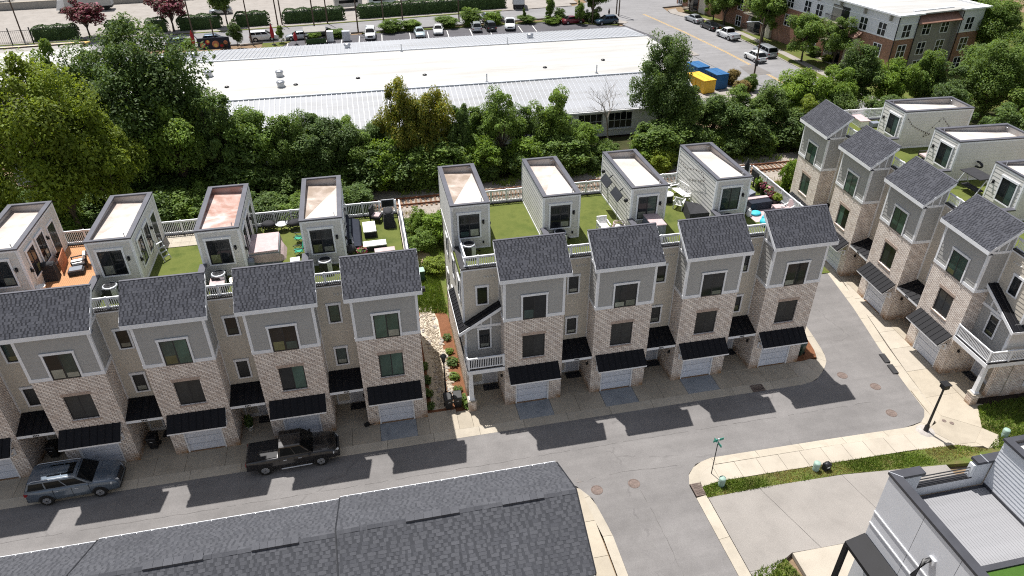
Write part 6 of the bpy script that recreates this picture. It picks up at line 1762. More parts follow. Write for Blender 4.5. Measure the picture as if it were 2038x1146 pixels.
sp_ = thing('street_sign', 'street name sign with crossed green blades on a thin pole', 'street sign', (11.28, -8.75, 0), 0)
part(sp_, 'pole', 'galv' if False else 'pole_black', lambda mb: mb.tube([(0, 0, 0), (0, 0, 2.75)], .03, 8))
part(sp_, 'blade', 'sign_green', lambda mb: mb.box(-.36, .36, -.012, .012, 2.62, 2.80), None, (0, 0, .18), R(8)); part(sp_, 'blade', 'sign_green', lambda mb: mb.box(-.36, .36, -.012, .012, 2.62, 2.80), None, (0, 0, -.05), R(98)); part(sp_, 'bracket', 'galv', lambda mb: mb.box(-.04, .04, -.04, .04, 2.6, 3.0))
def pedestal(label, loc, h, mat, rz=0, grp='utility pedestals on the verge'):
    t = thing('utility_pedestal', label, 'utility box', loc, rz, grp)
    part(t, 'body', mat, lambda mb: mb.lathe(0, 0, [(.2, 0), (.2, h-.05), (.17, h), (.0, h+.02)], 12), ('ped', h)); part(t, 'lid', 'utility_green' if mat != 'black_plastic' else mat, lambda mb: mb.lathe(0, 0, [(.215, h-.22), (.215, h), (.18, h+.05), (.0, h+.07)], 12), ('pedl', h))
pedestal('pale green utility pedestal beside the rusty drain inlet', (11.45, -9.75, 0), .62, 'utility_green'); pedestal('pale green utility pedestal beside the black cable box', (17.75, -9.85, 0), .6, 'utility_green'); pedestal('pale green utility pedestal in the grass behind the modern house', (31.4, -9.9, 0), .6, 'utility_green')
cbx = thing('cable_box', 'black cable box in the verge beside a green pedestal', 'utility box', (18.4, -9.95, 0), R(10)); part(cbx, 'body', 'black_plastic', lambda mb: mb.box(-.22, .22, -.16, .16, 0, .5)); part(cbx, 'lid', 'black_plastic', lambda mb: mb.ell((0, 0, .5), (.24, .18, .1), 10, 5)); part(cbx, 'plate', 'white_plastic', lambda mb: mb.box(-.1, .1, -.17, -.16, .25, .35))
tb = thing('transformer_box', 'dark green electric box on the grass behind the swale', 'utility box', (-4.05, 17.4, 0), R(5)); part(tb, 'cabinet', 'dark_green_plastic', lambda mb: mb.box(-.35, .35, -.35, .35, 0, 1.0)); part(tb, 'lid', 'utility_green', lambda mb: mb.box(-.38, .38, -.38, .38, 1.0, 1.06))
sp2 = thing('security_light', 'black security light on the end townhouse gable beside the swale', 'lamp', (-5.05, 1.0, 9.6)); part(sp2, 'head', 'pole_black', lambda mb: mb.box(-.2, .3, -.15, .15, 0, .25)); part(sp2, 'bracket', 'pole_black', lambda mb: mb.box(-.3, -.1, -.06, .06, .05, .15))

# person on the far pavement
def person(label, loc, rz, shirt, trousers, skin):
    t = thing('person', label, 'person', loc, rz)
    def skinned(name, mat, verts, edges, radii, sub=2):
        me = bpy.data.meshes.new(name)
        me.from_pydata(verts, edges, [])
        me.materials.append(MATS[mat])
        o = link(name, me, t)
        m = o.modifiers.new('skin', 'SKIN')
        for v, r in zip(me.skin_vertices[0].data, radii):
            v.radius = (r, r*.85)
        me.skin_vertices[0].data[0].use_root = True
        m.use_smooth_shade = True
        s = o.modifiers.new('sub', 'SUBSURF'); s.levels = 1; s.render_levels = 1
        return o
    V = [(0, 0, .93), (0, 0, 1.15), (0, .01, 1.4), (0, .02, 1.5), (0, .03, 1.62), (0, .03, 1.74), (.19, 0, 1.42), (.25, .05, 1.15), (.24, -.05, .9), (.24, -.08, .8), (-.19, 0, 1.42), (-.25, -.03, 1.15), (-.25, -.14, .92), (-.25, -.17, .82), (.1, 0, .86), (.12, -.12, .48), (.12, -.1, .08), (.12, -.22, .04), (-.1, 0, .86), (-.11, .1, .48), (-.11, .26, .1), (-.11, .16, .04)]
    E_ = [(0, 1), (1, 2), (2, 3), (3, 4), (4, 5), (2, 6), (6, 7), (7, 8), (8, 9), (2, 10), (10, 11), (11, 12), (12, 13), (0, 14), (14, 15), (15, 16), (16, 17), (0, 18), (18, 19), (19, 20), (20, 21)]
    rr = [.15, .14, .16, .06, .095, .08, .075, .055, .042, .045, .075, .055, .042, .045, .1, .07, .05, .045, .1, .07, .05, .045]
    skinned('body', trousers, V, E_, rr)
    part(t, 'shirt', shirt, lambda mb: mb.tube([(0, 0, .9), (0, 0, 1.15), (0, .01, 1.38), (0, .02, 1.48)], [.2, .185, .21, .1], 12))
    part(t, 'head', skin, lambda mb: (mb.ell((0, -.01, 1.66), (.1, .12, .13), 12, 8), mb.ell((0, -.13, 1.65), (.02, .03, .03), 6, 4)))
    part(t, 'hair', 'trim_black', lambda mb: mb.ell((0, .02, 1.71), (.108, .125, .1), 12, 6))
person('person in dark clothes walking on the far pavement corner', (44.1, 108.9, 0), R(60), 'black_cloth', 'black_cloth', 'skin')
# ---------------------------------------------------------------- trees and planting
def crown_data(seed, n, nl, hz=.42, flat=1.0, leaf=.034, base=.25, spiky=False, rough=False):
    """crown in a unit tree: height 1, width about 1; leaves gathered in clumps"""
    rg = np.random.default_rng(seed)
    cl = []
    while len(cl) < nl:
        d = rg.normal(size=3); d /= np.linalg.norm(d)
        k = rg.random()**.36*(1+.22*math.sin(3*math.atan2(d[1], d[0])+seed)+.12*math.sin(5*d[2]+seed*2))
        p = d*k*np.array((.40, .40, hz))*.95
        if spiky: p[:2] *= 1.0-.55*max(0, (p[2]/hz))
        cl.append((p+np.array((0, 0, base+hz)), rg.uniform(.05, .145)))
    per = n//nl
    Vs = []
    for c, r in cl:
        d = rg.normal(size=(per, 3)); d[:, 2] = d[:, 2]*.9+.25
        d /= np.linalg.norm(d, axis=1)[:, None]
        k = (.3+1.15*rg.random(per)) if rough else (.45+.7*rg.random(per)**.6)
        P = c+d*(k*r)[:, None]*np.array((1.15, 1.15, .85))
        N = d*.42+rg.normal(size=(per, 3))*(.65 if rough else .45)+np.array((0, 0, .95))
        N /= np.linalg.norm(N, axis=1)[:, None]
        A = np.cross(N, rg.normal(size=(per, 3))); A /= np.linalg.norm(A, axis=1)[:, None]
        B = np.cross(N, A)
        s = (leaf*(.55+.8*rg.random(per)))[:, None]
        Vs.append(np.stack([P-A*s, P-B*s*.55+N*s*.15, P+A*s, P+B*s*.55+N*s*.15], 1).reshape(-1, 3))
    return np.concatenate(Vs), [c for c, r in cl]
def quad_mesh(name, V, mat):
    n = len(V)//4
    me = bpy.data.meshes.new(name)
    me.vertices.add(len(V)); me.vertices.foreach_set('co', V.astype(np.float32).ravel())
    me.loops.add(4*n); me.loops.foreach_set('vertex_index', np.arange(4*n, dtype=np.int32))
    me.polygons.add(n); me.polygons.foreach_set('loop_start', np.arange(0, 4*n, 4, dtype=np.int32))
    me.materials.append(MATS[mat])
    me.update(calc_edges=True)
    return me
CR = {}
def crown(var, mat):
    if var not in CR:
        kw = {'round': dict(n=24000, nl=60, leaf=.019), 'big': dict(n=42000, nl=120, leaf=.0135), 'oval': dict(n=20000, nl=52, hz=.40, base=.18, spiky=True, leaf=.020), 'bush': dict(n=20000, nl=90, hz=.46, base=.02, leaf=.028, rough=True), 'loose': dict(n=13000, nl=46, leaf=.019), 'vase': dict(n=9000, nl=36, hz=.30, base=.38, leaf=.03)}[var[:-1]]
        V, cl = crown_data(100+ord(var[-1])+len(var)*17, **kw)
        CR[var] = (quad_mesh('crown', V, mat), cl)
    return CR[var]
def trunk_mesh(var, cl, bark, hb):
    k = ('trunk', var, bark)
    if k not in CACHE:
        mb = MB()
        rg = random.Random(len(var)*7+3)
        top = (rg.uniform(-.03, .03), rg.uniform(-.03, .03), hb+.35)
        mb.tube([(0, 0, 0), (0, 0, .05), (.01, .0, hb*.6), (0, .01, hb), top], [.032, .024, .02, .016, .006], 8)
        for c in cl[::2]:
            z0 = hb*rg.uniform(.7, 1.3)
            m = (c[0]*.45, c[1]*.45, z0+(c[2]-z0)*.55)
            mb.tube([(0, 0, z0), m, tuple(c)], [.011, .007, .003], 5)
        CACHE[k] = mb.mesh('trunk', bark)
    return CACHE[k]
def tree(label, x, y, h, w, mat, var, group, name='tree', bark='bark', z=-.05, cat='tree', rz=None):
    me, cl = crown(var, mat)
    t = thing(name, label, cat, (x, y, z), rnd.uniform(0, 6.28) if rz is None else rz, group, (w, w, h))
    link('trunk', trunk_mesh(var, cl, bark, .3 if var[:-1] != 'bush' else .12), t)
    co = link('crown', me, t)
    co.material_slots[0].link = 'OBJECT'
    co.material_slots[0].material = MATS[mat]
    return t
GT = 'trees between the railway and the white roofed warehouse'
TR = [
 (-37.9, 44, 15.6, 6.5, 'leaf_mid', 'oval1', 'tall pointed tree rising over the yellow awning'),
 (-28.4, 40.5, 16.6, 12.0, 'leaf_dark', 'big1', 'largest dark tree, its loose crown spreading over the white roof'),
 (-34.6, 42.5, 14.6, 8.5, 'leaf_dark', 'big2', 'dense dark tree between the pointed tree and the largest crown'),
 (-34.5, 29.6, 15.8, 10.5, 'leaf_yellow', 'big3', 'big yellow green tree closest to the wood deck house'),
 (-31.2, 31.5, 11.5, 7.0, 'leaf_yellow', 'round2', 'yellow green tree behind the wood deck penthouse'),
 (-41.5, 31, 14.5, 9.0, 'leaf_yellow', 'big1', 'yellow green tree at the picture edge beyond the big one'),
 (-26.2, 37.6, 11.0, 8.0, 'leaf_mid', 'round1', 'mid green tree under the largest crown'),
 (-22.4, 38.6, 10.6, 7.0, 'leaf_dark', 'round3', 'dark tree overlapping the lower corner of the metal roof'),
 (-18.6, 39, 9.2, 6.8, 'leaf_mid', 'loose1', 'open branched tree whose feathery top crosses the metal roof'),
 (-15.4, 38.4, 7.4, 4.6, 'leaf_mid', 'round2', 'slim tree next to the feathery one'),
 (-11.6, 38.5, 7.4, 6.6, 'leaf_dark', 'round1', 'rounded dark tree before the warehouse eave'),
 (-8.3, 38.2, 5.4, 4.8, 'leaf_mid', 'round3', 'short tree beside the rounded dark one'),
 (-3.7, 39.4, 9.9, 5.2, 'leaf_gold', 'loose2', 'golden leaved tree with two pointed tops, first stem'),
 (.2, 39.2, 9.9, 5.0, 'leaf_gold', 'loose1', 'golden leaved tree with brown tip, second stem'),
 (-1.8, 38.2, 8.0, 4.4, 'leaf_gold', 'round2', 'low golden tree between the two golden stems'),
 (-5.8, 37.2, 5.2, 5.2, 'leaf_bright', 'bush1', 'bright bushy tree under the golden leaves'),
 (-1.5, 37.4, 4.8, 6.4, 'leaf_mid', 'bush2', 'spreading mid green tree at the foot of the golden stems'),
 (2.9, 39.0, 8.4, 4.0, 'leaf_dark', 'oval2', 'vine clad dark tree right of the golden stems'),
 (5.2, 37.4, 5.0, 4.6, 'leaf_bright', 'bush3', 'light green bushy tree behind the porch house penthouse'),
 (7.7, 39.2, 8.2, 5.2, 'leaf_mid', 'loose2', 'drooping crowned tree before the row of warehouse windows'),
 (10.3, 37.2, 4.6, 4.8, 'leaf_bright', 'bush2', 'bright bush tree below the drooping crown'),
 (13.6, 39.2, 8.0, 5.4, 'leaf_mid', 'round3', 'thick green tree with ivy like leaves before the eave'),
 (17.2, 38.6, 4.8, 4.2, 'leaf_bright', 'round1', 'yellowish vine tree beside the leafless tree'),
 (13.9, 37.4, 4.2, 4.4, 'leaf_dark', 'bush1', 'dark low tree at the gravel edge of the tracks'),
 (19.0, 37.6, 3.2, 3.6, 'leaf_mid', 'bush3', 'low bush tree below the warehouse windows'),
 (27.6, 41.2, 12.8, 7.8, 'leaf_dark', 'big2', 'tall dark tree at the corner of the warehouse beside the dumpsters'),
 (29.8, 39.4, 7.2, 6.0, 'leaf_dark', 'round2', 'shaded tree filling in under the tall dark one'),
 (24.6, 36.9, 2.8, 4.6, 'leaf_bright', 'bush1', 'sunlit lime bush behind the bench deck penthouse'),
 (34.0, 40, 6.4, 6.6, 'leaf_dark', 'round1', 'wide dark tree below the yellow dumpster'),
 (37.6, 40.5, 6.4, 5.6, 'leaf_mid', 'round3', 'mid green tree below the blue dumpster'),
 (41.4, 40, 6.4, 6.0, 'leaf_dark', 'round2', 'dark tree between dumpsters and street'),
 (46.3, 42, 7.8, 6.6, 'leaf_bright', 'round1', 'bright yellow green tree leaning over the street edge'),
 (45.2, 37.4, 5.8, 4.8, 'leaf_yellow', 'round3', 'yellow tinted tree behind the green blind townhouse'),
 (56.4, 45, 8.8, 6.8, 'leaf_dark', 'round2', 'dark oval tree in front of the apartment corner'),
 (51.4, 42, 7.2, 5.6, 'leaf_bright', 'round3', 'light green tree between street and dark oval tree'),
 (60.0, 43, 8.0, 5.6, 'leaf_bright', 'round1', 'lime green tree under the grey apartment bay'),
 (64.6, 43, 8.0, 5.0, 'leaf_mid', 'round2', 'mid green tree beside the lime tree, before the apartments'),
 (55.5, 37.5, 5.6, 5.6, 'leaf_dark', 'round1', 'dark tree behind the first penthouse of the cross row'),
 (61.4, 34.0, 6.6, 6.6, 'leaf_dark', 'loose2', 'twiggy dark tree behind the string light penthouse'),
 (70.0, 37.4, 10.2, 8.6, 'leaf_mid', 'big3', 'big tree at the frame side beyond the cross row'),
 (86.0, 47, 9.8, 8.8, 'leaf_mid', 'big1', 'broad tree at the end of the apartment block'),
 (92, 62, 10.2, 9.5, 'leaf_mid', 'big2', 'distant broad tree beside the apartment roof'),
 (93.0, 52, 9.6, 8.5, 'leaf_bright', 'big3', 'light green tree among the trees beyond the apartments'),
 (63.2, 27.0, 6.6, 6.4, 'leaf_dark', 'round3', 'shaded tree close behind the stained penthouse'),
 (71.0, 30.5, 7.4, 7.0, 'leaf_mid', 'round1', 'tree behind the second penthouse of the cross row'),
 (60.2, 20, 5.6, 5.6, 'leaf_dark', 'round2', 'dark tree near the last penthouses of the cross row'),
 (74, 44, 8.6, 7.5, 'leaf_dark', 'round1', 'dark tree in the grove beyond the cross row'),
 (81, 42, 9.5, 8.5, 'leaf_mid', 'round3', 'tree deep in the grove beyond the cross row'),
 (66.5, 40.5, 7.0, 6.2, 'leaf_dark', 'round3', 'dark tree behind the string light penthouse grove'),
 (76.5, 36, 9.4, 8.2, 'leaf_bright', 'round2', 'light green tree among the grove at the frame side'),
 (50.2, 39.5, 5.8, 5.4, 'leaf_dark', 'round1', 'dark tree beside the rails behind the first cross row roof'),
 (98, 74, 11, 10, 'leaf_mid', 'big1', 'far tree behind the apartment block roof'),
 (104, 60, 11, 10, 'leaf_mid', 'big2', 'far tree at the picture corner'),
]
for x, y, h, w, m, v, lab in TR:
    tree(lab, x, y, h, w, m, v, GT)
# scrub under the trees
GU = 'scrub bushes along the railway'
places = ['behind the first penthouse', 'behind the wood deck rail', 'behind the pavers deck', 'behind the hot tub deck', 'behind the papasan chairs', 'behind the tan roofed penthouse', 'behind the sofa deck', 'over the gravel beside the rails', 'opposite the swale', 'behind the porch house penthouse', 'behind the bare turf deck', 'behind the white chaise deck', 'behind the heaters wall', 'behind the garden bench deck', 'behind the potted plants deck', 'at the track bend of the cross row', 'by the green blind house']
xs_ = np.linspace(-46, 46, 44)
for i, x in enumerate(xs_):
    h = rnd.uniform(2.6, 5.4) if not 15 < x < 26 else rnd.uniform(1.6, 2.4)
    tree('%s scrub bush %s, %s along the tracks' % (('dark', 'mid green', 'leafy')[i % 3], places[min(16, i*17//44)], ('nearer', 'deeper in')[i % 2]), x+rnd.uniform(-.6, .6), (37.0, 38.6)[i % 2]+rnd.uniform(-.3, .3), h, h*1.35, ('leaf_dark', 'leaf_mid', 'leaf_dark')[i % 3], 'bush%d' % (1+i % 3), GU, 'shrub', cat='shrub')
for i, (x, y, h, w, m, lab) in enumerate([(-3.1, 25.8, 2.6, 2.4, 'leaf_bright', 'bright shrub at the end of the swale grass'), (-1.6, 23.8, 3.2, 3.4, 'leaf_bright', 'tall lime shrub beside the porch house end wall'), (-5.2, 24.6, 2.4, 2.6, 'leaf_mid', 'dense shrub behind the sofa deck corner'), (-3.4, 22.6, 2.0, 3.0, 'leaf_mid', 'spreading weeds before the lime shrub'), (-2.6, 18.4, 1.5, 2.4, 'leaf_yellow', 'rounded olive shrub beside the electric box'),
     (36.8, 26.5, 4.2, 2.4, 'leaf_bright', 'slender bright sapling behind the potted plants rail'), (37.6, 25.0, 2.8, 3.0, 'leaf_bright', 'lime bush under the bright sapling'), (20.6, 31.8, 2.4, 1.8, 'leaf_bright', 'narrow bright shrub between two penthouses at the tracks'), (25.4, 34.5, 3.0, 3.4, 'leaf_yellow', 'yellow green shrub between bench deck and plant deck penthouses'), (-22.5, 30.6, 2.4, 2.0, 'leaf_mid', 'wispy shrub behind the pavers deck rail')]):
    tree(lab, x, y, h, w, m, 'bush%d' % (1+i % 3), 'shrubs behind the townhouses', 'shrub', cat='shrub')
for i in range(14):  # added thickets give the dark over the rails, where only tree shade lies
    x = -45+i*2.75
    h = rnd.uniform(2.6, 4.4)
    tree('%s thicket added to darken the rails, %s' % (('dark', 'tangled', 'low')[i % 3], ('far beyond the wood deck', 'beyond the wood deck house', 'under the big yellow green tree', 'behind the first visible penthouse', 'behind the grill corner', 'behind the wood deck rail', 'behind the pavers penthouse', 'behind the pale pavers', 'behind the step ladder', 'behind the pink stained penthouse', 'behind the hot tub', 'behind the papasan pair', 'behind the glass table', 'beside the tan roofed penthouse')[i]), x, 31.6+rnd.uniform(-.8, .8), h, h*1.5, ('leaf_dark', 'leaf_mid')[i % 4 == 3], 'bush%d' % (1+i % 3), 'thickets added to darken the rails', 'shrub', cat='shrub')
for i, (x, y, h, w) in enumerate([(-20.5, 41, 7.5, 5.5), (-13.2, 41.5, 6.8, 5.2), (-9.6, 41, 6.2, 5), (-6.2, 40.5, 6.4, 5), (5.2, 40.8, 6.2, 4.6), (10.6, 41, 6.0, 4.8), (15.6, 41, 5.4, 4.4), (-24.6, 42, 9, 7), (-30.5, 37, 9, 7)]):
    tree('%s tree filling the belt %s' % (('leafy', 'shaded')[i % 2], ('above the hot tub deck', 'above the papasan chairs', 'above the tan roofed penthouse', 'above the sofa deck', 'above the bare turf deck', 'left of the heaters wall', 'above the white chaise', 'under the largest dark crown', 'beside the big yellow green tree')[i]), x, y, h, w, ('leaf_mid', 'leaf_dark')[i % 2], ('loose1', 'round2', 'loose2')[i % 3], GT)
# leafless tree
bt = thing('bare_tree', 'leafless grey tree standing before the warehouse windows', 'tree', (22.4, 44.6, 0))
def bare(mb):
    rg = random.Random(5)
    def br(p, d, L, r, lv):
        q = p+d*L
        m = p+d*L*.5+Vector((rg.uniform(-.1, .1), rg.uniform(-.1, .1), .05))*L
        mb.tube([p, m, q], [r, r*.8, r*.6], 5)
        if lv:
            for k in range(3 if lv > 1 else 4):
                e = (d+Vector((rg.uniform(-.8, .8), rg.uniform(-.8, .8), rg.uniform(-.1, .6)))).normalized()
                br(q if k else m, e, L*rg.uniform(.6, .85), r*.55, lv-1)
    br(Vector((0, 0, 0)), Vector((-.12, 0, 1)).normalized(), 3.0, .12, 4)
part(bt, 'trunk', 'bark_pale', bare)
# street trees
GST = 'street trees before the apartment block'
for (x, y, h, w, v, lab) in [(65.4, 71.6, 7.4, 6.6, 'round1', 'rounded street tree beside the silver minivan lawn'), (68.6, 67.6, 7.0, 5.6, 'round3', 'street tree nearest the apartment corner'), (65.2, 84.6, 9.4, 7.6, 'round2', 'large street tree behind the street lamp pole'), (64.4, 98.2, 8.2, 7.4, 'round3', 'street tree shading the black sedan'), (63.6, 101.4, 7.6, 6.0, 'round1', 'street tree shading the silver sedan'), (62.8, 111.2, 7.0, 5.0, 'round2', 'street tree on the rounded corner lawn'), (69.5, 92, 8.5, 7.0, 'round1', 'street tree close to the apartment front'), (70.2, 104, 9.0, 7.0, 'round3', 'street tree at the upper end of the apartment front'), (68, 112, 8, 6, 'round2', 'tree beside the corner lawn of the apartments')]:
    tree(lab, x, y, h, w, 'leaf_mid', v, GST)
GCM = 'crape myrtles along the yard hedge'
tree('pink crape myrtle with dull bronze leaves beside the first hedge', -56.2, 115.6, 6.6, 8.0, 'leaf_pink', 'vase1', GCM, 'crape_myrtle'); tree('bright pink crape myrtle between two rounded hedges', -41.6, 117.4, 7.4, 8.2, 'leaf_pink', 'vase2', GCM, 'crape_myrtle')
tree('dark green street tree in the yard hedge gap', -31.8, 119.2, 8.6, 6.5, 'leaf_dark', 'vase1', None, 'tree')
for (x, y, h, w, m, v, lab) in [(-28.2, 102.6, 4.6, 3.0, 'leaf_dark', 'oval1', 'conical evergreen at the cafe garden beside the white SUV'), (-20.6, 103.6, 3.2, 1.8, 'leaf_mid', 'oval2', 'small young tree by the pergola'), (31.4, 108.2, 5.2, 2.6, 'leaf_mid', 'oval3', 'slim young tree in the lot verge beside the round bush'), (36.6, 105.0, 4.4, 2.6, 'leaf_mid', 'oval1', 'slim young tree in front of the red sedan'), (40.3, 108.3, 7.0, 6.4, 'leaf_dark', 'round2', 'dark spreading tree on the lot corner lawn'), (26.2, 108.6, 3.0, .9, 'leaf_dark', 'oval2', 'narrow columnar evergreen behind the black hatchback')]:
    tree(lab, x, y, h, w, m, v, 'young trees around the car lot')
for (x, y, w, lab) in [(33.6, 108.6, 2.4, 'round clipped dark bush beside the slim young tree'), (38.6, 107.2, 2.0, 'round clipped bush near the red sedan roof'), (40.0, 106.0, 2.4, 'low round bush beside the navy crossover')]:
    tree(lab, x, y, w, w*1.1, 'leaf_dark', 'bush1', 'round clipped bushes', 'bush', cat='bush')
for k, (x, y, h, w, m, lab) in enumerate([(-.4, 107.4, 2.2, 5.0, 'leaf_mid', 'reeds beside the white SUV bay'), (3.6, 108.0, 1.9, 4.6, 'leaf_mid', 'reeds behind the pale blue car'), (10.6, 108.8, 2.2, 5.0, 'leaf_mid', 'reeds behind the white sedan'), (15.6, 109.2, 3.2, 5.0, 'leaf_mid', 'tallest reeds behind the silver hatchback'), (20.0, 109.0, 2.4, 4.0, 'leaf_bright', 'reeds beside the narrow evergreen'), (26.6, 108.6, 1.6, 4.0, 'leaf_mid', 'low planting behind the white pickup'), (31.5, 106.8, 1.4, 4.0, 'leaf_bright', 'low lime planting under the slim young tree'), (-10.6, 105.6, 1.5, 4.0, 'leaf_mid', 'planting behind the bike rack'), (-14.8, 105.2, 1.5, 3.0, 'leaf_bright', 'planting beside the pergola'), (-36.6, 102.6, 1.8, 2.6, 'leaf_bright', 'grassy planting beside the mural wall'), (-30.4, 102.4, 1.3, 2.4, 'leaf_dry', 'dry planting below the lamp post'),
      (48.2, 62.6, 2.6, 2.6, 'leaf_dry', 'dry shrub beside the blue dumpster'), (49.6, 59.4, 2.4, 2.4, 'leaf_mid', 'shrub under the street lamp pole'), (47.8, 58.6, 2.0, 3.0, 'leaf_dry', 'dry weeds below the dumpster pad'), (72.6-3.2, 70.2, 1.4, 2.4, 'leaf_yellow', 'pale hydrangea bush at the apartment front'), (69.4, 74.2, 1.6, 3.0, 'leaf_mid', 'shrub along the apartment front')]):
    tree(lab, x, y, h, w, m, 'bush%d' % (1+k % 3), 'planting around the car lot and street', 'shrub', cat='shrub')
# clipped hedges
def hedge(label, x0, x1, y0, y1, h, w):
    L = math.hypot(x1-x0, y1-y0)
    rg = np.random.default_rng(int(abs(x0)*10)+3)
    n = int(230*L)
    u = rg.random(n); s = rg.random(n)
    a = math.pi*(s*1.0)
    px = (u-.5)*L
    end = np.clip((L/2-np.abs(px))/.8, 0, 1)**.5
    py = np.cos(a)*w/2*end*(1+.06*np.sin(px*3))
    pz = (np.clip(np.sin(a)*1.5, 0, 1)**.8*(h+.12*np.sin(px*2.3)+.1*rg.random(n)))*(.55+.45*end)
    z0 = rg.random(n) < .55
    pz = np.where(z0 & (np.abs(py) > w*.3), pz*rg.random(n), pz)
    P = np.stack([px, py, pz], 1)
    N = np.stack([np.zeros(n), np.cos(a), np.sin(a)+.3], 1)+rg.normal(size=(n, 3))*.5
    N /= np.linalg.norm(N, axis=1)[:, None]
    A = np.cross(N, rg.normal(size=(n, 3))); A /= np.linalg.norm(A, axis=1)[:, None]
    B = np.cross(N, A); sz = (.16*(.6+.8*rg.random(n)))[:, None]
    V = np.stack([P-A*sz, P-B*sz*.7, P+A*sz, P+B*sz*.7], 1).reshape(-1, 3)
    t = thing('hedge', label, 'hedge', ((x0+x1)/2, (y0+y1)/2, -.05), math.atan2(y1-y0, x1-x0), 'clipped hedges along the yard')
    link('foliage', quad_mesh('foliage', V, 'leaf_hedge'), t)
    part(t, 'core', 'trim_black' if False else 'leaf_hedge', lambda mb: mb.box(-L/2+.5, L/2-.5, -w*.36, w*.36, 0, h*.82))
for a, b, ya, yb, lab in [(-66, -57.8, 115.4, 116.0, 'clipped hedge beside the metal gate'), (-53.6, -48.4, 116.8, 117.2, 'short rounded hedge between crape myrtle and white gate'), (-46.6, -42.4, 117.4, 117.8, 'short rounded hedge beside the pink crape myrtle'), (-41, -32.6, 118.2, 118.8, 'clipped hedge below the yard crossover'), (-30.4, -23.6, 118.6, 119.2, 'clipped hedge beside the twin poles'), (-21.2, -8.8, 119.4, 120.2, 'scalloped hedge behind the tall pole'), (-6.4, 25.6, 120.4, 123.6, 'longest hedge ending at the box truck gap')]:
    hedge(lab, a, b, ya, yb, 2.5, 2.0)

# grass tufts as one mass each
def blades(name, mat, pts_fn, n, h, seed, w=.03):
    rg = np.random.default_rng(seed)
    P = pts_fn(rg, n)
    m = len(P)
    a = rg.random(m)*6.283
    D = np.stack([np.cos(a), np.sin(a), np.zeros(m)], 1)
    lean = rg.normal(size=(m, 3))*.35*h; lean[:, 2] = 0
    hh = (h*(.5+.8*rg.random(m)))
    T = P+lean; T[:, 2] += hh
    V = np.stack([P-D*w, P+D*w, T+D*w*.3, T-D*w*.3], 1).reshape(-1, 3)
    o = link(name, quad_mesh(name, V, mat))
    o['kind'] = 'stuff'
def inpoly(poly):
    px = np.array(poly)
    lo, hi = px.min(0), px.max(0)
    def f(rg, n):
        out = []
        while sum(len(q) for q in out) < n:
            q = lo+rg.random((n, 2))*(hi-lo)
            ins = np.zeros(len(q), bool)
            j = len(px)-1
            for i in range(len(px)):
                c = ((px[i, 1] > q[:, 1]) != (px[j, 1] > q[:, 1])) & (q[:, 0] < (px[j, 0]-px[i, 0])*(q[:, 1]-px[i, 1])/(px[j, 1]-px[i, 1]+1e-12)+px[i, 0])
                ins ^= c; j = i
            out.append(q[ins])
        q = np.concatenate(out)[:n]
        return np.column_stack([q, np.full(len(q), -.02)])
    return f
VERGE = [(10.3, -9.62), (11.6, -9.42), (19.1, -9.57), (25.1, -9.72), (27.9, -9.86), (29.6, -10.66), (26, -11.1), (19.1, -10.5), (10.2, -10.45)]
def clumpy(poly, thr, seed):
    f = inpoly(poly)
    def g(rg, n):
        P = f(rg, n*2)
        v = np.sin(P[:, 0]*1.7+seed)*np.cos(P[:, 1]*2.3+seed*2)+np.sin(P[:, 0]*.63+P[:, 1]*.9+seed*3)+rg.normal(size=len(P))*.5
        return P[v > thr][:n]
    return g
blades('grass', 'grass_blade', clumpy(VERGE, .25, 1), 9000, .13, 1, .02)
blades('dry_grass', 'grass_dry', clumpy(VERGE, .2, 4), 5000, .09, 2, .02)
blades('grass', 'grass_blade', inpoly([(30.6, -8.9), (31.9, -7.0), (38, -6.9), (38, -12), (29.6, -10.6), (31.2, -9.7)]), 7000, .2, 3)
blades('grass', 'grass_blade', inpoly([(10.3, -15.75), (12.5, -15.25), (13.0, -17.2), (13.0, -20), (10.4, -20)]), 2500, .22, 5)
blades('grass', 'grass_blade', inpoly([(-5.3, 12.5), (-2.4, 11.8), (-2.4, 18.5), (-5.3, 18.8)]), 5200, .25, 6)
blades('grass', 'grass_blade', clumpy([(-5.6, 18), (0, 18), (2, 29), (-6, 29)], .0, 2), 6000, .35, 7)
blades('dry_grass', 'grass_dry', clumpy([(-60, 27), (50, 27), (50, 31), (-60, 31)], .4, 3), 7000, .35, 8)
blades('grass', 'grass_blade', clumpy([(-60, 34.6), (50, 34.6), (50, 37), (-60, 37)], .5, 5), 6000, .4, 9, .05)
blades('grass', 'grass_blade', inpoly([(26, 14), (33, 14), (40, 22), (40, 29), (26, 29)]), 5000, .35, 10)
tree('yellow green shrub midway along the end shingle house wall', 1.3, -13.3, 1.5, 1.3, 'leaf_yellow', 'bush1', None, 'shrub', cat='shrub')
tree('lime shrub along the end shingle house wall, closer to the lane', 1.25, -11.9, 1.3, 1.2, 'leaf_yellow', 'bush2', None, 'shrub', cat='shrub')
tree('lime shrub along the end shingle house wall, far from the lane', 1.3, -14.8, 1.6, 1.4, 'leaf_yellow', 'bush3', None, 'shrub', cat='shrub')
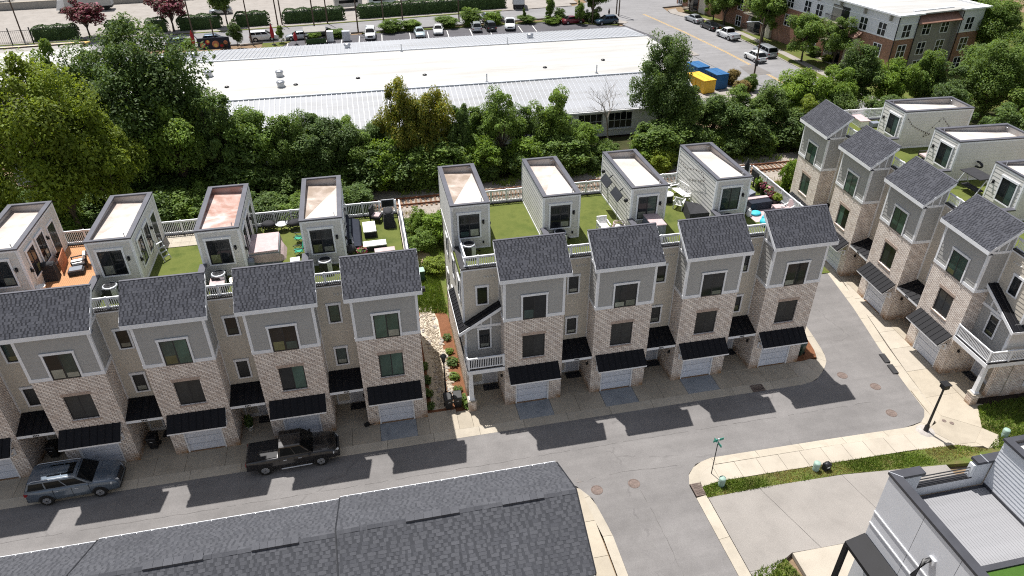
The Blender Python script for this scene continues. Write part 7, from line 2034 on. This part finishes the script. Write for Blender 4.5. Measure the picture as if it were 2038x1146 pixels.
# stones of the swale
rk = struct('stone_swale', 'rock', lambda mb: mb.prism([(-5.0, .6), (-4.0, .6), (-3.4, 6), (-3.3, 11), (-3.6, 13), (-4.6, 13), (-4.9, 9), (-4.9, 5)], -.2, .0))
rg_ = random.Random(12)
def stone(seed):
    def f(mb):
        r2 = random.Random(seed)
        v, fa = [], []
        nu, nv = 7, 4
        for i in range(nv+1):
            t = math.pi*i/nv
            for k in range(nu):
                a = 2*math.pi*k/nu
                j = r2.uniform(.8, 1.15)
                v.append((j*math.sin(t)*math.cos(a), j*math.sin(t)*math.sin(a)*.8, -.6*j*math.cos(t)))
        for i in range(nv):
            for k in range(nu):
                fa.append((i*nu+k, i*nu+(k+1) % nu, (i+1)*nu+(k+1) % nu, (i+1)*nu+k))
        mb.mesh_add(v, fa)
    return f
def swale_x(y):
    return -4.25+.35*math.sin(y*.35)+.03*y
for k in range(150):
    y = .8+12.2*rg_.random()
    sd = rg_.choice((-1, 1))
    x = swale_x(y)+sd*rg_.uniform(.32, .62)
    part(rk, 'stone', ('rock', 'rock_grey')[k % 3 == 0], stone(k % 5), 'stone%d' % (k % 5), (x, y, .02), rg_.uniform(0, 6), rg_.uniform(.09, .2))
def pebbles(mb):
    r2 = random.Random(3)
    for k in range(1500):
        y = .7+12.3*r2.random(); x = swale_x(y)+r2.uniform(-.45, .45)
        s = r2.uniform(.03, .07)
        a = r2.uniform(0, 6)
        c, d = math.cos(a)*s, math.sin(a)*s
        mb.mesh_add([(x-c, y-d, 0), (x+d, y-c, 0), (x+c, y+d, 0), (x-d, y+c, 0), (x-c*.5, y-d*.5, s*.9), (x+d*.5, y-c*.5, s), (x+c*.5, y+d*.5, s*.8), (x-d*.5, y+c*.5, s)], [(4, 5, 6, 7), (0, 1, 5, 4), (1, 2, 6, 5), (2, 3, 7, 6), (3, 0, 4, 7)])
_pb = part(rk, 'pebbles', 'rock', pebbles); _pb['kind'] = 'stuff'
for k, (x, y, r, lab) in enumerate([(-2.85, 1.1, .42, 'strappy plant at the porch pier'), (-2.95, 2.2, .32, 'strappy plant second from the porch pier'), (-3.0, 3.6, .42, 'strappy plant midway along the mulch'), (-2.9, 5.2, .48, 'strappy plant below the balcony corner'), (-2.95, 6.6, .34, 'strappy plant before the brick end wall'), (-2.9, 8.4, .36, 'strappy plant deep in the mulch bed'), (-2.5, .4, .4, 'strappy plant in front of the porch pier'), (-5.1, .9, .35, 'dark shrub at the end house corner'), (-5.1, 2.2, .4, 'dark shrub second along the end house wall'), (-5.1, 3.6, .45, 'dark shrub third along the end house wall'), (-5.1, 5.2, .4, 'dark shrub deep along the end house wall')]):
    t = thing('strappy_plant' if x > -4 else 'shrub', lab, 'plant', (x, y, 0), k*.7, 'plants beside the stone swale')
    part(t, 'leaves', 'leaf_dark' if x < -4 or k % 2 else 'leaf_mid', lambda mb: leaf_blob(mb, (0, 0, r*.55), (r, r, r*.7), 140, r*.3, 60+k, 1.0))

# ---------------------------------------------------------------- warehouse
wh = thing('warehouse', 'long low warehouse with white membrane roof between metal slopes', 'warehouse', (0, 0, 0))
XL = -46
EX = lambda y: 35.4+(y-46.5)*.09
prof = [(46.2, 3.55), (54.4, 5.35), (63, 6.15), (72.2, 5.5), (85.0, 3.9)]
part(wh, 'wall', 'wall_white', lambda mb: (mb.wall_y(XL, EX(46.5)-.4, 0, 3.5, 46.55, [(23.0, 26.15, .95, 3.0), (19.0, 22.2, .95, 3.0), (10.0, 13.2, .95, 3.0), (14.5, 17.7, .95, 3.0)], .15), mb.face([(EX(46.5)-.4, 46.55, 0), (EX(84)-.4, 84.6, 0), (EX(84)-.4, 84.6, 3.7), (EX(72)-.4, 72.2, 5.2), (EX(63)-.4, 63, 5.9), (EX(54)-.4, 54.4, 5.1), (EX(46.5)-.4, 46.55, 3.5)]), mb.face([(XL, 84.6, 0), (EX(84)-.4, 84.6, 0), (EX(84)-.4, 84.6, 3.7), (XL, 84.6, 3.7)])))
for i, (m, nm) in enumerate((('roof_metal', 'metal_roof'), ('tpo_white', 'membrane_roof'), ('tpo_white', 'membrane_roof'), ('roof_metal', 'metal_roof'))):
    (ya, za), (yb, zb) = prof[i], prof[i+1]
    ro = part(wh, nm, m, lambda mb: mb.hexa([(XL, ya, za-.15), (EX(ya), ya, za-.15), (EX(yb), yb, zb-.15), (XL, yb, zb-.15), (XL, ya, za), (EX(ya), ya, za), (EX(yb), yb, zb), (XL, yb, zb)]))
    if m == 'roof_metal':
        def seams(mb):
            n = int((EX(ya)-XL)/.62)
            for k in range(n):
                x = XL+.3+k*.62
                mb.hexa([(x, ya, za-.01), (x+.05, ya, za-.01), (x+.05, yb, zb-.01), (x, yb, zb-.01), (x, ya, za+.08), (x+.05, ya, za+.08), (x+.05, yb, zb+.08), (x, yb, zb+.08)])
        part(ro, 'seam', 'galv', seams, kind='stuff')
part(wh, 'flashing', 'galv', lambda mb: (mb.box(XL, EX(54), 54.3, 54.55, 5.3, 5.5), mb.box(XL, EX(72), 72.1, 72.35, 5.48, 5.66)))
part(wh, 'gutter', 'wall_white', lambda mb: mb.box(XL, EX(46)-.2, 46.0, 46.2, 3.3, 3.5))
for x0 in (23.0, 19.0, 14.5, 10.0):
    w_ = part(wh, 'window', 'galv', lambda mb: [mb.box(x, x+.06, 46.6, 46.68, .95, 3.0) for x in (0, .78, 1.56, 2.33, 3.09)]+[mb.box(0, 3.15, 46.6, 46.68, z, z+.06) for z in (.95, 1.95, 2.94)], 'whwin', (x0, 0, 0))
    for i in range(4):
        for j in range(2):
            part(w_, 'pane', 'glass_dark', lambda mb: mb.box(.06, .78, 46.68, 46.7, 1.01, 1.95), 'whp', (i*.775, 0, j*.99))
part(wh, 'window_sill', 'wall_white', lambda mb: [mb.box(x-.1, x+3.25, 46.4, 46.6, .82, .94) for x in (23.0, 19.0, 14.5, 10.0)])
part(wh, 'flood_lamp', 'pole_black', lambda mb: mb.box(24.7, 25.1, 46.3, 46.55, 3.05, 3.3))
def rz_(y):
    for (a, b), (c, d) in zip(prof, prof[1:]):
        if a <= y <= c: return b+(d-b)*(y-a)/(c-a)
def roofvent(label, x, y, kind):
    t = thing('roof_vent', label, 'roof vent', (x, y, rz_(y)), 0, 'vents on the warehouse roof')
    if kind == 'box':
        part(t, 'box', 'galv', lambda mb: mb.box(-.4, .4, -.4, .4, -.05, .4), 'rvb'); part(t, 'hood', 'steel', lambda mb: mb.lathe(0, 0, [(.5, .4), (.55, .55), (.45, .7), (.1, .75)], 14), 'rvh')
    elif kind == 'pipe':
        part(t, 'pipe', 'galv', lambda mb: mb.cyl(0, 0, -.05, 1.1, .08, n=8), 'rvp'); part(t, 'flange', 'steel', lambda mb: mb.cyl(0, 0, -.02, .06, .22, n=10), 'rvf')
    else:
        part(t, 'drain_cap', 'pole_black', lambda mb: mb.ell((0, 0, .02), (.32, .3, .16), 10, 5), 'rvd')
for (x, y, k, lab) in [(-26.5, 63, 'box', 'square roof vent nearest the dark trees'), (-17.5, 61.5, 'box', 'hooded roof vent higher on the roof, of the close pair'), (-17.2, 58, 'box', 'hooded roof vent lower on the roof, of the close pair'), (-.8, 71.5, 'pipe', 'thin pipe vent at the far flashing'), (15.2, 72.0, 'pipe', 'thin pipe vent farther along the far flashing'), (8.9, 54.9, 'pipe', 'thin pipe vent just above the near metal slope'), (24, 55.4, 'pipe', 'thin pipe vent near the end of the near metal slope'), (-31, 78.5, 'box', 'white hooded vent on the far slope by the cafe garden'), (-8.6, 78.7, 'box', 'white hooded vent on the far slope by the first lot bay'), (20.1, 77.8, 'box', 'white hooded vent on the far slope by the pickup'), (26.3, 59.7, 'cap', 'dark drain cap nearest the tall dark tree'), (17.6, 58.4, 'cap', 'dark drain cap second along the stained line'), (1.2, 58.6, 'cap', 'dark drain cap in the middle of the roof'), (-7.5, 59, 'cap', 'dark drain cap between the middle one and the hooded pair'), (-23.9, 58.9, 'cap', 'dark drain cap next to the square vent'), (-15.4, 58.2, 'cap', 'dark drain cap beside the lower hooded vent')]:
    roofvent(lab, x, y, k)
# ---------------------------------------------------------------- dumpsters and street furniture beyond
def dumpster(label, x, y, rz, mat, L, h, grp):
    t = thing('dumpster', label, 'dumpster', (x, y, -.06), rz, grp)
    part(t, 'body', mat, lambda mb: mb.hexa([(-L/2, -.85, .1), (L/2, -.85, .1), (L/2, .85, .1), (-L/2, .85, .1), (-L/2, -1.0, h), (L/2, -1.0, h), (L/2, 1.0, h), (-L/2, 1.0, h)]))
    part(t, 'lid', mat, lambda mb: (mb.box(-L/2-.05, L/2+.05, -1.08, -.02, h, h+.12), mb.box(-L/2-.05, L/2+.05, .02, 1.08, h, h+.12)))
    part(t, 'rib', mat, lambda mb: [mb.box(-L/2+L*k/4-.05, -L/2+L*k/4+.05, -1.02, 1.02, .15, h-.05) for k in range(5)])
    part(t, 'label', 'white_plastic', lambda mb: mb.lathe(0, 0, [(.3, 0), (.3, .01)], 12), None, (L/2*0, -1.0, h*.6)).rotation_euler = (R(82), 0, 0)
GD = 'dumpsters beside the warehouse end'
dumpster('yellow dumpster beside the tall dark tree', 42.6, 61.6, R(100), 'yellow_paint', 4.4, 1.9, GD); dumpster('blue dumpster beside the yellow one, closest to the shrubs', 45.4, 62.4, R(98), 'blue_paint', 3.2, 2.2, GD); dumpster('blue dumpster half hidden behind the yellow one', 44.6, 67.2, R(98), 'blue_paint', 3.2, 2.0, GD)
struct('dumpster_pad', 'lot_concrete', lambda mb: mb.prism([(41.0, 54), (46.5, 53), (47.6, 60), (47.2, 70), (42, 70)], -.2, -.04))
def pole(label, x, y, h, mat='pole_wood', arm=None, r=.14):
    t = thing('utility_pole', label, 'utility pole', (x, y, -.05), 0, 'poles along the far streets')
    part(t, 'pole', mat, lambda mb: mb.tube([(0, 0, 0), (0, 0, h)], [r, r*.7], 8), ('upole', h, r))
    if arm == 'light':
        part(t, 'lamp_arm', 'galv', lambda mb: mb.tube([(0, 0, h-.9), (-.8, 0, h-.5), (-2.0, 0, h-.45)], .05, 6)); part(t, 'lamp_head', 'galv', lambda mb: mb.box(-2.7, -2.0, -.14, .14, h-.52, h-.38))
        part(t, 'cable_box', 'pole_black', lambda mb: mb.box(-.2, .2, -.25, .0, 2.6, 3.4))
    elif arm == 'cross':
        part(t, 'crossarm', mat, lambda mb: mb.box(-1.2, 1.2, -.07, .07, h-.9, h-.75)); part(t, 'transformer', 'galv', lambda mb: mb.cyl(.35, 0, h-2.4, h-1.5, .28))
    return t
for x, y, h, a, lab in [(-68.2, 117.2, 12, 'cross', 'utility pole beside the metal yard gate'), (-37.4, 113.0, 12, 'cross', 'utility pole at the kerb by the bright crape myrtle'), (-31.9, 102.4, 5.0, None, 'short lamp pole behind the painted mural'), (-26.0, 104.9, 8.0, None, 'leaning style pole beside the white SUV'), (-14.7, 109.7, 12, 'cross', 'tall pole at the kerb by the pergola'), (-22.1, 117.6, 10, None, 'first of the twin poles in the hedge gap'), (-21.3, 118.2, 10, None, 'second of the twin poles in the hedge gap'), (-12.4, 117.0, 10, None, 'brown pole in front of the scalloped hedge'), (-6.6, 108.2, 11, 'cross', 'tall pole at the bike rack'), (-1.6, 108.6, 11, None, 'tall pole beside the white SUV bay'), (2.6, 117.0, 12, 'cross', 'pole at the far pavement in front of the longest hedge'), (13.6, 112.4, 10, None, 'dark pole rising from the reeds'), (46.6, 109.9, 11, 'cross', 'nearer pole of the pair at the corner pavement'), (46.8, 112.0, 11, None, 'farther pole of the pair at the corner pavement'), (39.2, 104.6, 8.0, None, 'grey lamp pole at the lot corner by the navy crossover'), (51.9, 62.8, 9.6, 'light', 'wooden street light pole with long arm at the street side')]:
    pole(lab, x, y, h, 'pole_wood', a)
# cafe garden
mw = thing('mural_wall', 'painted mural wall with round motifs in the cafe garden', 'wall', (-32.0, 101.6, 0), R(3)); part(mw, 'wall', 'navy_cloth', lambda mb: mb.box(-2.7, 2.7, -.1, .1, 0, 2.0)); part(mw, 'painting', 'terracotta', lambda mb: [mb.tube([(x, -.105, z), (x, -.115, z)], r, 12) for x, z, r in ((-1.9, .8, .45), (.3, .9, .6), (2.0, 1.1, .35))]); part(mw, 'painting', 'awning_yellow', lambda mb: [mb.tube([(x, -.115, z), (x, -.122, z)], r, 10) for x, z, r in ((-1.9, .8, .22), (.3, .7, .32), (-.9, 1.4, .25))]); part(mw, 'painting', 'red_cloth', lambda mb: [mb.tube([(x, -.105, z), (x, -.114, z)], r, 10) for x, z, r in ((-1.0, 1.3, .4), (1.3, .6, .3))])
def parasol(label, x, y, h):
    t = thing('parasol', label, 'parasol', (x, y, 0), 0, 'folded red parasols'); part(t, 'cloth', 'red_cloth', lambda mb: mb.tube([(0, 0, h*.35), (0, 0, h*.55), (0, 0, h*.8), (0, 0, h)], [.28, .36, .26, .05], 8), ('parac', h)); part(t, 'pole', 'pole_black', lambda mb: mb.cyl(0, 0, 0, h*.4, .04, n=6), ('parap', h)); part(t, 'base', 'pole_black', lambda mb: mb.cyl(0, 0, 0, .1, .35), 'parab')
parasol('folded red parasol at the warehouse corner by the dark tree', -35.4, 101.8, 3.4); parasol('folded red parasol between white SUV and small young tree', -21.9, 102.5, 3.6); parasol('short folded red parasol beside the pergola', -17.9, 101.6, 2.2)
pgl = thing('pergola', 'small wooden pergola with grey roof in the cafe garden', 'pergola', (-14.4, 102.4, 0), R(3)); part(pgl, 'roof', 'stucco_grey', lambda mb: mb.hexa([(-2, -1.0, 2.0), (2, -1.0, 2.0), (2, 1.0, 2.5), (-2, 1.0, 2.5), (-2, -1.0, 2.12), (2, -1.0, 2.12), (2, 1.0, 2.62), (-2, 1.0, 2.62)])); [part(pgl, 'post', 'pole_wood', lambda mb: mb.box(0, .14, 0, .14, 0, 2.3), 'pglp', (x, y, 0)) for x in (-2, 1.86) for y in (-1, .86)]; part(pgl, 'planter', 'leaf_hedge', lambda mb: mb.box(-1.8, 1.8, -.9, -.4, 0, .8))
single('ice_box', 'white service box beside the pergola', 'cabinet', 'white_plastic', lambda mb: (mb.box(-.6, .6, -.5, .5, 0, 1.7), mb.box(-.62, .62, -.52, .52, 1.7, 1.78)), (-11.8, 102.8, 0)); single('ice_box', 'grey service box with dark panel beside the bike rack', 'cabinet', 'galv', lambda mb: (mb.box(-.7, .7, -.5, .5, 0, 1.7), mb.box(-.5, .5, -.54, -.5, .6, 1.4)), (-8.9, 102.6, 0))
# yard fence and gate
fy = thing('yard_gate', 'black metal yard gate beside the first hedge', 'gate', (-69, 113.6, 0), R(2))
for k in range(24): part(fy, 'bar', 'pole_black', lambda mb: mb.box(-.015, .015, -.015, .015, .1, 2.3), 'fybar', (-4+.32*k, 0, 0))
part(fy, 'rail', 'pole_black', lambda mb: (mb.box(-4, 3.6, -.03, .03, 2.25, 2.32), mb.box(-4, 3.6, -.03, .03, .1, .16))); [part(fy, 'post', 'pole_black', lambda mb: mb.box(-.08, .08, -.08, .08, 0, 2.8), 'fyp', (x, 0, 0)) for x in (-4, .1, 3.6)]
wg = thing('white_gate', 'thin white gate frame between two short hedges', 'gate', (-47.6, 114.6, 0), R(3)); part(wg, 'frame', 'galv', lambda mb: (mb.box(-1, -.92, -.04, .04, 0, 2.8), mb.box(.92, 1, -.04, .04, 0, 2.8), mb.box(-.92, .92, -.04, .04, 2.72, 2.8))); part(wg, 'panel', 'pole_black', lambda mb: mb.box(-.2, 1.6, -.1, 0, 1.0, 1.5))
# yard background: low wall, second hedge, parked trailers
bw = thing('yard_wall', 'low brown wall along the back of the yard', 'wall', (-40, 148, 0), R(4)); part(bw, 'wall', 'stucco_grey', lambda mb: mb.box(-60, 40, -.2, .2, 0, 1.4)); part(bw, 'coping', 'concrete_pale', lambda mb: mb.box(-60, 40, -.25, .25, 1.4, 1.5))
for k in range(12):
    tree('%s tree behind the yard wall, %s' % (('dark', 'leafy', 'wide')[k % 3], ('over the first box truck', 'beside the first box truck', 'over the crossover yard', 'beyond the crossover yard', 'beyond the twin poles', 'beyond the scalloped hedge', 'beyond the long hedge', 'behind the parked trailers', 'behind the trailers end', 'beyond the street corner', 'farthest along the wall', 'at the end of the wall')[k]), -98+k*13, 156+rnd.uniform(-3, 3), 8, 9, 'leaf_dark', 'round%d' % (1+k % 3), 'trees behind the yard wall')
for k in range(5):
    t = thing('trailer', ('white trailer parked behind the long hedge by the poles', 'pale green trailer behind the long hedge', 'white trailer in the middle of the hedge', 'pale trailer near the hedge end', 'white trailer closest to the box truck gap')[k], 'trailer', (-8+k*7.2, 129.5+k*.9, 0), R(7), 'trailers behind the long hedge')
    part(t, 'body', ('tpo_white', 'paint_pale_blue')[k % 2], lambda mb: mb.box(-2.9, 2.9, -1.2, 1.2, .6, 2.4), ('trl', k % 2)); part(t, 'window', 'glass_car', lambda mb: mb.box(-2.0, 2.0, -1.23, -1.2, 1.4, 2.0), 'trw'); part(t, 'wheel', 'tyre', lambda mb: [mb.tube([(x, -1.1, .35), (x, -.85, .35)], .35, 10) for x in (-1.5, 1.5)], 'trwh')
# low house with yellow awning
yh = thing('shop_building', 'small pale shop with long yellow awning beyond the pointed tree', 'shop', (-60, 94, 0), R(4)); part(yh, 'wall', 'wall_white', lambda mb: mb.box(-12, 9, -7, 2.0, 0, 3.6)); part(yh, 'roof', 'awning_yellow', lambda mb: mb.hexa([(-12.5, .5, 3.6), (9.5, .5, 3.6), (9.5, 3.6, 3.1), (-12.5, 3.6, 3.1), (-12.5, .5, 3.8), (9.5, .5, 3.8), (9.5, 3.6, 3.3), (-12.5, 3.6, 3.3)])); part(yh, 'parapet', 'stucco_grey', lambda mb: mb.box(-12.2, 9.2, -7.2, .5, 3.6, 3.7)); part(yh, 'fascia', 'pole_wood', lambda mb: mb.box(-12.4, 9.4, .3, .5, 3.3, 3.9)); part(yh, 'window', 'glass_dark', lambda mb: [mb.box(x, x+1.5, -7.03, -7, 1, 2.6) for x in (-10, -6, -2, 2, 6)])
wg2 = thing('storage_shed', 'white roofed shed under the pointed tree by the shop', 'shed', (-52, 84, 0), R(4)); part(wg2, 'wall', 'wall_white', lambda mb: mb.box(-9, 4, -9, 6, 0, 3)); part(wg2, 'roof', 'tpo_white', lambda mb: mb.hexa([(-9.3, -9.3, 3), (4.3, -9.3, 3), (4.3, 6.3, 4), (-9.3, 6.3, 4), (-9.3, -9.3, 3.15), (4.3, -9.3, 3.15), (4.3, 6.3, 4.15), (-9.3, 6.3, 4.15)]))
# ---------------------------------------------------------------- apartment block
ap = thing('apartment_block', 'three storey apartment block with brick base, white top storey and copper awnings', 'apartment block', (72, 59.4, 0), R(8.5))
H1, H2, H3 = 3.15, 6.1, 9.5
LEN = 60
def pw(mb, x0, x1, z0, z1, y=0): mb.face([(x0, y, z0), (x1, y, z0), (x1, y, z1), (x0, y, z1)])
part(ap, 'brick_wall', 'brick_red', lambda mb: (pw(mb, 0, 4.0, 0, H2), pw(mb, 12.6, 17.2, 0, H2), mb.face([(0, 0, 0), (0, 0, H2), (0, LEN, H2), (0, LEN, 0)]), mb.face([(17.2, 0, 0), (17.2, 30, 0), (17.2, 30, H2), (17.2, 0, H2)])))
part(ap, 'upper_wall', 'siding_white', lambda mb: (pw(mb, 0, 4.0, H2, H3), pw(mb, 12.6, 17.2, H2, H3), mb.face([(0, 0, H2), (0, 0, H3), (0, LEN, H3), (0, LEN, H2)]), mb.face([(17.2, 0, H2), (17.2, 30, H2), (17.2, 30, H3), (17.2, 0, H3)])))
part(ap, 'bay_wall', 'stucco_grey', lambda mb: (pw(mb, 4.0, 12.6, 0, 8.6, .9), mb.face([(4, 0, 0), (4, .9, 0), (4, .9, H3), (4, 0, H3)]), mb.face([(12.6, 0, 0), (12.6, 0, H3), (12.6, .9, H3), (12.6, .9, 0)])))
part(ap, 'bay_roof', 'copper_roof', lambda mb: mb.hexa([(3.9, -.4, 8.0), (12.7, -.4, 8.0), (12.7, 1.6, 9.3), (3.9, 1.6, 9.3), (3.9, -.4, 8.12), (12.7, -.4, 8.12), (12.7, 1.6, 9.42), (3.9, 1.6, 9.42)]))
part(ap, 'roof', 'tpo_white', lambda mb: mb.box(.3, 17, .3, LEN, 9.3, 9.5))
part(ap, 'cornice', 'trim_white', lambda mb: (mb.box(-.6, 4.3, -.6, .3, H3, H3+.22), mb.box(12.3, 17.8, -.6, .3, H3, H3+.22), mb.box(-.6, .3, .3, LEN, H3, H3+.22), mb.box(4.3, 12.3, 1.5, 1.8, H3, H3+.15), mb.box(17, 17.8, .3, 30, H3, H3+.22)))
part(ap, 'band', 'trim_white', lambda mb: (mb.box(-.06, 4.0, -.06, 0, H2-.1, H2+.12), mb.box(-.06, 4.0, -.05, 0, 8.2, 8.32), mb.box(12.6, 17.2, -.06, 0, H2-.1, H2+.12), mb.box(-.06, 0, 0, LEN, H2-.1, H2+.12), mb.box(-.05, 0, 0, LEN, 8.2, 8.32)))
def awin(xc, z0, side, w=1.5, h=1.8, wall=0.0):
    def fr(mb):
        o = -.05
        mb.box(-w/2-.1, -w/2, o, .02, -.1, h+.1); mb.box(w/2, w/2+.1, o, .02, -.1, h+.1); mb.box(-w/2, w/2, o, .02, h, h+.1); mb.box(-w/2, w/2, o, .02, -.1, 0)
        mb.box(-.06, .06, o, .02, 0, h); mb.box(-w/2, w/2, o+.01, .02, h*.5-.04, h*.5+.04)
    loc, rz = ((xc, wall-.01, z0), 0) if side == 's' else ((-.01, xc, z0), -math.pi/2)
    wo = part(ap, 'window', 'trim_white', fr, ('apw', w, h), loc, rz)
    for i in range(2):
        for j in range(2):
            part(wo, 'pane', 'glass_dark', lambda mb: mb.box(0, w/2-.06, -.01, .01, 0, h/2-.04), ('app', w, h), (-w/2 if i == 0 else .06, 0, .0 if j == 0 else h/2+.04))
for xc, z, wl_ in [(2.0, 6.3, 0), (2.0, 3.3, 0), (7.0, 6.1, .9), (10.7, 6.1, .9), (6.95, 3.1, .9), (10.7, 3.1, .9), (7.0, .3, .9), (10.7, .3, .9), (14.6, 6.4, 0), (14.6, 3.3, 0), (14.6, .3, 0)]:
    awin(xc, z, 's', wall=wl_)
for y0 in (0, 21, 42):
    for yc, z in [(2.7, 6.2), (6.5, 6.2), (2.7, 3.1), (7.4, 2.9), (7.4, .1), (16.5, 6.2), (16.5, 3.1), (16.5, .1), (19.4, 6.2)]:
        awin(y0+yc, z, 'w')
    for z in (0, H1, H2):
        bl_ = part(ap, 'balcony', 'trim_black', lambda mb: mb.box(-.02, .02, 9.8, 13.6, .15, 2.6), 'balc', (0, y0, z))
        part(bl_, 'floor', 'concrete_pale', lambda mb: mb.box(-1.2, .0, 9.6, 13.8, -.1, .1), 'balf'); part(bl_, 'rail', 'pole_black', lambda mb: [mb.box(-1.18, -1.14, 9.7+.2*k, 9.73+.2*k, .1, 1.1) for k in range(21)]+[mb.box(-1.2, -1.12, 9.6, 13.8, 1.08, 1.14), mb.box(-1.2, 0, 9.6, 9.64, 1.08, 1.14), mb.box(-1.2, 0, 13.76, 13.8, 1.08, 1.14)], 'balr', kind='stuff')
        part(bl_, 'door', 'glass_dark', lambda mb: mb.box(-.05, .0, 9.9, 11.4, .1, 2.3), 'bald')
        part(bl_, 'recess', 'stucco_grey', lambda mb: mb.box(-.04, .0, 11.5, 13.5, .15, 2.5), 'balre')
    part(ap, 'awning', 'copper_roof', lambda mb: mb.hexa([(-1.3, y0+6.1, 4.9), (-1.3, y0+8.9, 4.9), (0, y0+8.9, 5.9), (0, y0+6.1, 5.9), (-1.3, y0+6.1, 4.98), (-1.3, y0+8.9, 4.98), (0, y0+8.9, 6.0), (0, y0+6.1, 6.0)][::1]))
    part(ap, 'bay_panel', 'siding_tan', lambda mb: mb.box(-.5, -.0, y0+6.3, y0+8.7, 0, 4.85))
for xq in (.0, 3.9, 12.7):
    part(ap, 'downpipe', 'pole_black', lambda mb: mb.cyl(0, 0, 0, 9.3, .07, n=6), 'apdp', (xq, -.12, 0))
for k in range(8):
    part(ap, 'bracket', 'stucco_grey', lambda mb: mb.box(-.5, 0, 0, .25, 8.6, 9.5), 'apbr', (0, 1.2+5.2*k, 0))
